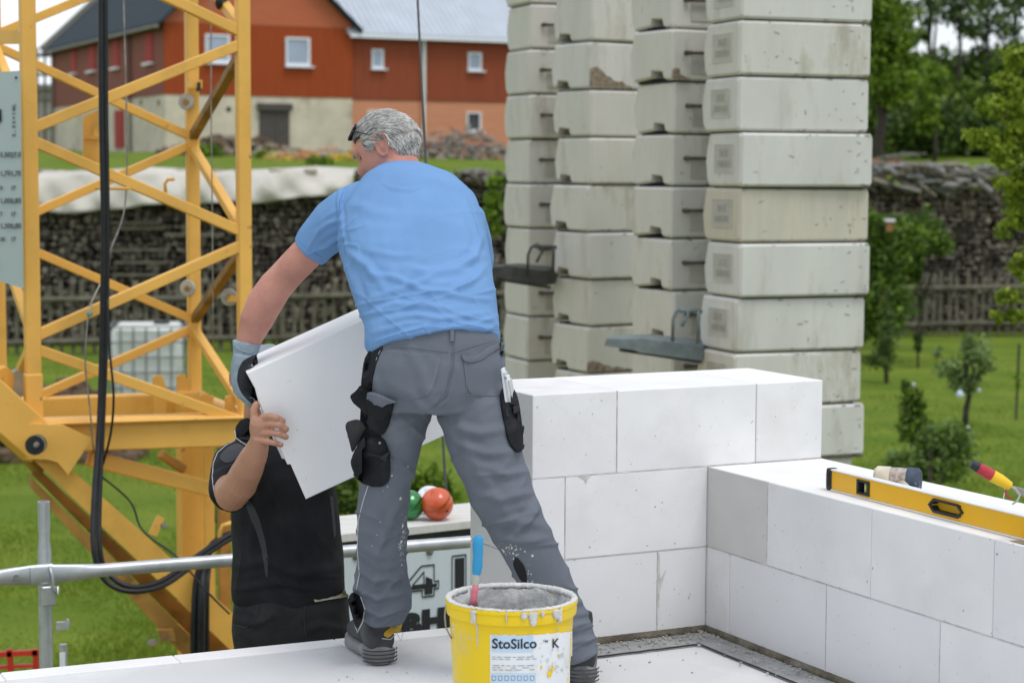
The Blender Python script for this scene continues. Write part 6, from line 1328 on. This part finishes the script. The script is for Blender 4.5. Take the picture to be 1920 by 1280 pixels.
# back pockets as cloth on cloth
patch('back_pocket', [(714, 650), (828, 664), (822, 700), (808, 740), (760, 752), (712, 735), (702, 700)], qb, GREYT, man, .0016, .0004, bulge=.0008)
patch('back_pocket', [(868, 668), (905, 652), (946, 645), (948, 690), (946, 742), (880, 742), (872, 705)], qb, GREYT, man, .0018, .0006, bulge=.001)
patch('pocket_flap', [(864, 662), (880, 668), (896, 664), (912, 650), (945, 640), (947, 652), (918, 662), (902, 676), (882, 680), (868, 676)], qb, GREYT, man, .004, .003, bulge=.004, noise=.001)
for pl in ([(716, 656), (824, 669), (814, 712), (800, 742)], [(872, 684), (876, 740), (942, 740)], [(848, 612), (849, 650), (846, 690), (838, 735), (815, 770)], [(690, 646), (770, 650), (848, 660), (900, 645), (946, 632)], [(822, 668), (812, 712), (798, 745)]): cord_on('seam', pl, qb, .0009, SEAMG, man, lift=.0020)
patch('belt_loop', [(844, 612), (852, 612), (852, 640), (844, 640)], qb, GREYT, man, .004, .003)
# right side rule pocket with folding rule
patch('rule_pocket', [(936, 728), (962, 724), (972, 745), (980, 800), (982, 838), (968, 850), (952, 830), (944, 790), (938, 760)], qb, BLACKT, man, .006, .003, Yd=5.36, bulge=.014, noise=.002)
patch('pocket_strap', [(942, 768), (974, 758), (976, 770), (944, 782)], qb, CHART, man, .004, .014, Yd=5.35)
fr_ = thing('folding_rule', 'cream folding rule sticking out of the right thigh pocket', 'folding rule', W(950, 710, 5.33))
for i in range(4): obj('rule_segment', MB().bar(W(943 + i * 4.2, 690 + i * 7, 5.325 + i * .002), W(951 + i * 4.2, 752, 5.345 + i * .002), .0042, .016), PIPING if i % 2 else WHITEP, fr_)
obj('hinge', MB().sphere(W(948, 708, 5.315), .004, 6), STEEL, fr_, smooth=True)
# paint splashes on the cloth
def splash(name, spots, bvh, m, root, seed):
    r = random.Random(seed); mb = MB(); O = V(0, 0, H)
    for cx_, cy_, sx, sy, k in spots:
        for _ in range(k):
            px, py = r.gauss(cx_, sx), r.gauss(cy_, sy); d = ray(px, py).normalized(); h = bvh.ray_cast(O, d)
            if h[0] is None: continue
            s = abs(r.gauss(0, .0014)) + .0006; q = V(0, 0, 1).rotation_difference(h[1]).to_matrix(); c = h[0] + h[1] * .0006
            mb.add([c + q @ V(s * r.uniform(.5, 1.4) * math.cos(t), s * r.uniform(.5, 1.8) * math.sin(t), 0) for t in (0, 1, 2.1, 3.1, 4.2, 5.2)], [tuple(range(6))])
    obj(name, mb, m, root, fixn=False, kind='stuff')
splash('mortar_splashes', [(757, 1010, 3, 20, 45), (752, 1035, 4, 12, 20), (955, 1032, 7, 6, 26), (967, 1045, 4, 4, 18), (690, 1000, 14, 40, 5), (985, 1060, 12, 20, 14), (935, 1025, 6, 6, 10), (740, 900, 20, 30, 8)], qb, SPL, man, 6)
# boots
def boot(root, heel, toe_dir, sr=1.0):
    heel = Vector(heel); t = Vector(toe_dir).normalized(); s = V(t.y, -t.x, 0)
    def ring(u, hw, z0, z1, n=20, shift=0):
        out = []
        for k in range(n):
            a = 6.2832 * k / n; ct, st = math.cos(a), math.sin(a); out.append(heel + t * u + s * (1.16 * hw * math.copysign(abs(ct) ** .75, ct) + shift) + V(0, 0, 1.25 * ((z0 + z1) / 2 + (z1 - z0) / 2 * math.copysign(abs(st) ** .7, st))))
        return out
    so = MB(); so.loft([ring(-.006, .022, .004, .044), ring(.004, .034, 0, .046), ring(.03, .041, 0, .044), ring(.09, .038, .003, .040), ring(.16, .046, 0, .034), ring(.23, .051, 0, .034), ring(.28, .040, .004, .036), ring(.305, .018, .012, .036)])
    o1 = obj('sole', so, SOLE, root, smooth=50)
    gr_ = MB()
    for i in range(4):
        z = .012 + i * .011; pts = []
        for k in range(9): a = math.pi * (k / 8) + math.pi; pts.append(heel + t * (.024 + .038 * math.sin(a)) + s * (.050 * math.cos(a)) + V(0, 0, z))
        gr_.tube(pts, .0018, 6)
    obj('sole_groove', gr_, BOOT, o1, smooth=True)
    up_ = MB(); up_.loft([ring(.0, .028, .030, .075), ring(.012, .036, .030, .10), ring(.05, .040, .030, .115), ring(.10, .041, .030, .110), ring(.15, .043, .028, .098), ring(.21, .046, .026, .078), ring(.26, .038, .024, .062), ring(.285, .020, .022, .045)])
    up_.tube([heel + t * .055 + V(0, 0, .06), heel + t * .045 + V(0, 0, .12), heel + t * .045 + V(0, 0, .175), heel + t * .047 + V(0, 0, .20)], [.038 * sr, .040 * sr, .041 * sr, .040 * sr], 20)
    bm_ = remesh(up_, .005, 4, 'upper'); co, no = get_co(bm_); set_co(bm_, co + no * (snoise(co, 40, 8) * .0012)[:, None]); bb = bvh_of(bm_); link('upper', bm_, BOOT, root, smooth=True); return bb
bA = Wz(716, 1247, FL); bA.y += .0
bb = boot(man, bA, (-.30, .95, 0), 1.12); patch('boot_collar', [(716, 1188), (748, 1160), (756, 1164), (750, 1186), (742, 1182), (728, 1196)], bb, BOOTY, man, .002, .002, Yd=5.70)
cord_on('reflector_strip', [(716, 1196), (732, 1198), (744, 1186), (752, 1200), (756, 1184)], bb, .0013, PIPING, man, Yd=5.70)
bB = Wz(1090, 1284, FL); boot(man, bB, (-.02, 1, 0), .82)
# glove on the left hand, fingers closed round the block's edge
Yg0 = 5.955
mb = MB()
def GP(x, y, d=0): return W(x, y, Yg0 + d)
mb.tube([GP(463, 640), GP(461, 655), GP(458, 668)], [mpx(27, 5.95), mpx(25, 5.95), mpx(22, 5.95)], 18)
mb.tube([GP(459, 664), GP(455, 685), GP(453, 705, -.0), GP(456, 728, .0), GP(461, 742, .0)], [mpx(21, 5.95), mpx(22, 5.95), mpx(21, 5.95), mpx(19, 5.95), mpx(14, 5.95)], 16, flat=1.7, ref=(0, 1, 0))
for i, (x0, y0, x1, y1, x2, y2, dd) in enumerate(((456, 726, 462, 745, 478, 757, -.035), (452, 728, 460, 748, 476, 762, -.010), (453, 728, 462, 748, 478, 760, .016), (455, 722, 464, 742, 480, 752, .040))):
    finger(mb, [GP(x0, y0, dd), GP(x1, y1, dd), GP((x1 + x2) / 2 + 1, (y1 + y2) / 2 + 1, dd), GP(x2, y2, dd + .01)], [.0125, .0122, .0115, .0105], 10)
finger(mb, [GP(462, 680, -.03), GP(471, 696, -.045), GP(478, 712, -.05)], [.014, .013, .011], 10)
gm = remesh(mb, .004, 3, 'glove'); co, no = get_co(gm); set_co(gm, co + no * (snoise(co, 35, 9) * .0012 + snoise(co, 90, 10) * .0006)[:, None]); gb = bvh_of(gm); link('glove', gm, GLV, man, smooth=True)
patch('glove_coating', [(482, 664), (470, 668), (455, 676), (447, 692), (444, 712), (450, 732), (462, 748), (474, 758), (484, 760), (486, 700)], gb, GLVB, man, .001, .0008, Yd=5.95, step=4)
cord_on('glove_cuff', [(437, 644), (450, 656), (466, 662), (482, 655)], gb, .0025, GLV, man, lift=.001, Yd=5.93)
# right glove behind the block
mb = MB(); mb.tube([W(846, 655, 6.14), W(844, 690, 6.1), W(842, 730, 6.08)], [.030, .036, .034], 14, flat=1.3)
for k in range(4): a = W(838 - 0, 722, 6.04 + .022 * k); finger(mb, [a, a + V(-.005, 0, -.035), a + V(-.03, -.0, -.055)], [.0125, .012, .011])
finger(mb, [W(836, 690, 6.05), W(830, 705, 6.0), W(826, 725, 5.99)], [.014, .013, .011])
link('glove', remesh(mb, .005, 3, 'glove'), GLV, man, smooth=True)

# ------------------------------------------------------------------ the block being handed over
AACB = mat('aerated_concrete_lightened', (.82, .815, .81), .85, .03, 4, .35, 260, bdist=.0015, speck=(.45, .43, .40), speck_scale=40); hb = thing('concrete_block', 'large white aerated concrete block held tilted between the two men', 'block', W(650, 770, 5.86))  # same concrete, whitened to make up for the little light on it
PITS = AAC
ang = math.radians(23.4); bu_ = V(math.cos(ang), 0, math.sin(ang)); bv_ = V(-math.sin(ang), 0, math.cos(ang))
Rx = Matrix.Rotation(math.radians(3.5), 3, bu_) @ Matrix.Rotation(math.radians(9), 3, 'Z'); bu_ = Rx @ bu_; bv_ = Rx @ bv_; bn = bu_.cross(bv_) * -1
if bn.y < 0: bn = -bn
Yb0 = 5.86; TLc = W(462, 699, Yb0); k = Yb0 / F
BWd, BHt, BD = .499, 270 * k, .25
prof = [(0, 0), (BWd, 0), (BWd, -BHt), (.0, -BHt), (.0, -BHt + .115), (-.012 + .0, -BHt + .125), (.0, -BHt + .30)]
prof = [(.0, 0), (BWd, 0), (BWd, -BHt), (0.004, -BHt), (.006, -BHt + .118), (-.003, -BHt + .122), (-.004, -.10), (.004, -.055)]
def bq(a, b, n_): return TLc + bu_ * a + bv_ * b + bn * n_
mb = MB(); c_ = .003
cx_, cy_ = BWd / 2, -BHt / 2
def rg(ins, n_): return [bq(cx_ + (a - cx_) * (1 - ins / cx_), cy_ + (b - cy_) * (1 - ins / -cy_), n_) for a, b in prof]
mb.loft([rg(c_, 0), rg(0, c_), rg(0, BD - c_), rg(c_, BD)]); obj('block', mb, AACB, hb)
gm_ = MB(); gm_.loft([[bq(-.004, -.14, .07), bq(-.012, -.145, .08), bq(-.012, -.145, .17), bq(-.004, -.14, .18)], [bq(-.004, -BHt + .125, .07), bq(-.012, -BHt + .13, .08), bq(-.012, -BHt + .13, .17), bq(-.004, -BHt + .125, .18)]]); obj('tongue', gm_, AACB, hb)
print('block corners px', [tuple(round(float(t), 0) for t in to_px(np.array([bq(a, b, n_)]))[0][0]) for a, b, n_ in ((0, 0, 0), (BWd, 0, 0), (BWd, -BHt, 0), (0, -BHt, 0), (0, 0, BD), (BWd, 0, BD))])

# ------------------------------------------------------------------ second man, standing on the scaffold deck
man2 = thing('person', 'man in black polo shirt standing lower behind the slab, supporting the block', 'person', V(W(540, 1130, 6.42).x, 6.42, -1.0))
Y2 = 6.42
hc2 = W(487, 712, 6.40); hf2 = V(.35, -.80, .25)
mb = MB(); Mh2 = head_mesh(mb, hc2, hf2, (0, 0, 1), 1.0)
limb(mb, [(505, 860, 40, 6.42), (493, 820, 36, 6.42), (490, 790, 34, 6.42), (493, 745, 34, 6.41)], 16)
mb.loft(rings_from([(540, 1130, 88, Y2, .09), (533, 1000, 86, Y2, .09), (522, 900, 90, Y2, .09), (508, 860, 60, Y2, .07)]))
# arm on the left of the picture: sleeve, elbow, forearm up to the hand
limb(mb, [(470, 870, 34, 6.34), (440, 886, 31, 6.25), (428, 912, 31, 6.16), (434, 928, 31, 6.09), (452, 905, 31.5, 6.02), (467, 875, 28.5, 5.95), (479, 849, 24, 5.90), (486, 830, 19, 5.87), (488, 816, 18, 5.86)], 18)
limb(mb, [(600, 870, 34, 6.40), (640, 870, 30, 6.34), (655, 830, 27, 6.24), (640, 770, 20, 6.20), (632, 745, 17, 6.20)], 14)
# hands
def hand2():
    YH = 5.835
    def q(x, y, d=0): return W(x, y, YH + d)
    mb.tube([q(486, 822, .025), q(486, 808, .022), q(488, 795, .018), q(490, 784, .016)], [mpx(16, YH), mpx(19, YH), mpx(21, YH), mpx(17, YH)], 16, flat=.75, ref=(0, 1, 0))
    fs_ = [((489, 783), (505, 780), (520, 783), (531, 789), .0101), ((490, 797), (508, 794), (525, 797), (537, 804), .0104), ((489, 812), (506, 811), (523, 813), (536, 819), .0102), ((487, 825), (500, 827), (514, 830), (527, 834), .0094)]
    for a, b, c, d_, r in fs_: finger(mb, [q(*a, .010), q(*b, -.004), q(*c, -.006), q(*d_, .006)], [r * 1.0, r * 1.02, r, r * .95], 10)
    finger(mb, [q(482, 805, .03), q(476, 786, .03), q(476, 768, .032), q(480, 757, .034)], [.0145, .0125, .0115, .010], 10)
hand2()
YH2 = 6.2
mb.tube([W(632, 748, YH2), W(628, 725, YH2), W(625, 705, YH2)], [.026, .036, .034], 14, flat=.55)
for k in range(4): a = W(612 + k * 9, 704, YH2 - .01); finger(mb, [a, a + V(0, -.03, .02), a + V(0, -.05, .01)], [.010, .0098, .009])
limb(mb, [(500, 1150, 42, 6.42), (492, 1400, 34, 6.44), (488, 1640, 26, 6.46)], 12); limb(mb, [(585, 1150, 42, 6.42), (592, 1400, 34, 6.42), (594, 1640, 26, 6.44)], 12)
b2m = remesh(mb, .0034, 1); co, no = get_co(b2m); set_co(b2m, co + no * (snoise(co, 30, 13) * .0006)[:, None]); link('body', b2m, SKIN2, man2, smooth=True)
bt2 = BVHTree.FromPolygons([v.co + Vector(man2.location) for v in b2m.vertices], [tuple(p.vertices) for p in b2m.polygons])
for sd_ in (-1, 1): obj('eye', MB().sphere(hc2 + Mh2 @ V(sd_ * .031, .0665, .008), .0115, 10), mat('eye', (.55, .52, .50), .2, .05, 9, 0), man2, smooth=True)
hair(man2, hc2, Mh2, bt2, [HAIRS[1], HAIRS[2], HAIRS[2]], 3500, 5, L=(.012, .02))
# nails and ring
NAIL = mat('nail', (.54, .31, .235), .3, .05, 9, 0)
for x, y in ((528, 787), (534, 804), (533, 816), (526, 831)):
    d = ray(x, y).normalized(); h = bt2.ray_cast(V(0, 0, H), d)
    if h[0] is not None:
        n_ = (h[1] * .6 - d * .4).normalized(); a_ = V(.9, 0, -.3); a_ = (a_ - n_ * a_.dot(n_)).normalized(); b_ = n_.cross(a_); NL_ = MB()
        NL_.loft([[h[0] + n_ * z + a_ * (.0058 * k_ * math.cos(t)) + b_ * (.0043 * k_ * math.sin(t)) for t in [6.2832 * j / 12 for j in range(12)]] for z, k_ in ((-.001, 1), (.0004, .95), (.0009, .6))]); obj('fingernail', NL_, NAIL, man2, smooth=True)
rg_m = MB(); c_ = W(503, 825, 5.836); 
GOLD = mat('ring_metal', (.75, .62, .42), .25, .05, 9, 0, metal=.9); rg_m.tube([c_ + V(0, math.cos(t) * .0118, math.sin(t) * .0118) for t in [6.2832 * k / 20 for k in range(21)]], .0012, 6, cap=False); obj('ring', rg_m, GOLD, man2, smooth=True)
# cap
CAPM = mat('grey_cap', (.24, .27, .30), .6, .12, 12, .3, 200, stain=(.09, .10, .12), stain_scale=12, stain_amt=.6); cap_ = MB(); cpos = hc2 + V(.022, -.01, .066)
cap_.sphere(cpos, .076, 14, scale=(1.0, 1.1, .68)); cap_.tube([hc2 + Mh2 @ V(-.06, .07, .055), hc2 + Mh2 @ V(0, .14, .060), hc2 + Mh2 @ V(.06, .07, .055)], [.02, .03, .02], 10, flat=.25)
cm = remesh(cap_, .005, 4, 'cap'); folds(cm, [([(485, 655), (500, 645), (525, 650)], 4, .006), ([(495, 668), (512, 655)], 4, -.006)], nz=((30, .002, 6),)); link('cap', cm, CAPM, man2, smooth=True)
# polo shirt
mb = MB()
mb.loft(rings_from([(546, 1128, 100, Y2, .135), (543, 1112, 108, Y2, .14), (540, 1050, 106, Y2, .135), (536, 990, 103, Y2, .135), (531, 935, 101, Y2, .135), (522, 890, 104, Y2, .13), (515, 858, 98, Y2, .12), (505, 832, 66, Y2, .09), (496, 812, 42, Y2, .07), (492, 800, 38, Y2, .062)], 32))
limb(mb, [(468, 862, 48, 6.38), (438, 874, 44, 6.29), (428, 898, 38, 6.20), (428, 922, 35, 6.14), (430, 932, 33, 6.12), (430, 915, 31, 6.16)], 20); limb(mb, [(580, 862, 42, 6.4), (612, 868, 38, 6.38), (636, 872, 34, 6.35)], 16)
pm = remesh(mb, .0055, 5, 'polo_shirt')
folds(pm, [([(470, 900), (480, 960), (470, 1040)], 8, .006), ([(600, 940), (590, 1000), (610, 1070)], 8, .006), ([(440, 1060), (500, 1050), (560, 1075), (640, 1060)], 9, .007), ([(450, 1100), (520, 1092), (600, 1105)], 6, .006), ([(520, 900), (530, 1000), (525, 1080)], 10, .005), ([(400, 890), (420, 880), (445, 870)], 5, .005)], nz=((9, .003, 24), (25, .0012, 25), (.026, .006, 4, 60, 3.5, (430, 900, 650, 1130), 5), (.030, .005, 7, -10, 3.5, (430, 1020, 650, 1130), 5)))
pb_ = bvh_of(pm); link('polo_shirt', pm, POLO, man2, smooth=True)
patch('side_panel', [(455, 930), (468, 935), (484, 965), (497, 1010), (503, 1050), (502, 1082), (498, 1080), (492, 1035), (482, 1000), (468, 965)], pb_, POLOG, man2, .001, .0008)
patch('side_panel', [(618, 930), (624, 930), (630, 1000), (626, 1010)], pb_, POLOG, man2, .001, .0008)
patch('shoulder_panel', [(410, 858), (424, 840), (444, 830), (460, 838), (452, 856), (425, 870)], pb_, POLOG, man2, .001, .0008)
cord_on('piping', [(440, 826), (424, 834), (408, 848), (400, 868), (398, 895), (401, 920), (404, 932)], pb_, .0016, PIPING, man2, lift=.001, Yd=6.2)
patch('collar', [(440, 822), (441, 800), (452, 786), (468, 782), (476, 800), (474, 822), (466, 828), (452, 826)], pb_, POLO, man2, .004, .003, Yd=6.34, bulge=.006)
cord_on('piping', [(440, 806), (442, 820), (452, 828), (462, 834), (470, 838)], pb_, .0015, PIPING, man2, lift=.010, Yd=6.3)
# work trousers and boots
mb = MB(); mb.loft(rings_from([(546, 1100, 100, Y2, .13), (546, 1130, 110, Y2, .145), (546, 1180, 114, Y2, .15), (546, 1225, 108, Y2, .14)], 28))
limb(mb, [(496, 1180, 60, Y2), (492, 1300, 52, Y2), (488, 1450, 46, 6.44), (486, 1620, 42, 6.45)], 18); limb(mb, [(594, 1180, 60, Y2), (598, 1300, 52, Y2), (598, 1450, 46, 6.43), (596, 1620, 42, 6.43)], 18)
tm2 = remesh(mb, .007, 4, 'trousers'); folds(tm2, [([(440, 1160), (480, 1170), (520, 1150)], 6, .005), ([(560, 1190), (600, 1170), (650, 1180)], 7, .005)], nz=((9, .003, 34), (25, .0012, 35))); t2b = bvh_of(tm2); link('trousers', tm2, CHART, man2, smooth=True)
BELT = mat('pale_belt', (.48, .44, .34), .8, .15, 20, .3)
patch('belt', [(585, 1118), (648, 1106), (652, 1118), (590, 1128)], t2b, BELT, man2, .004, .004, Yd=6.3)
cord_on('seam', [(572, 1130), (570, 1160), (574, 1200)], t2b, .0012, POLOG, man2, lift=.001); cord_on('seam', [(436, 1170), (460, 1176), (480, 1160), (482, 1135)], t2b, .0012, POLOG, man2, lift=.001)
for px in (486, 596): h_ = W(px, 1660, 6.44); h_.z = -1.005; boot(man2, h_ + V(0, .05, 0), (0.05 if px > 500 else -.15, -.98, 0))
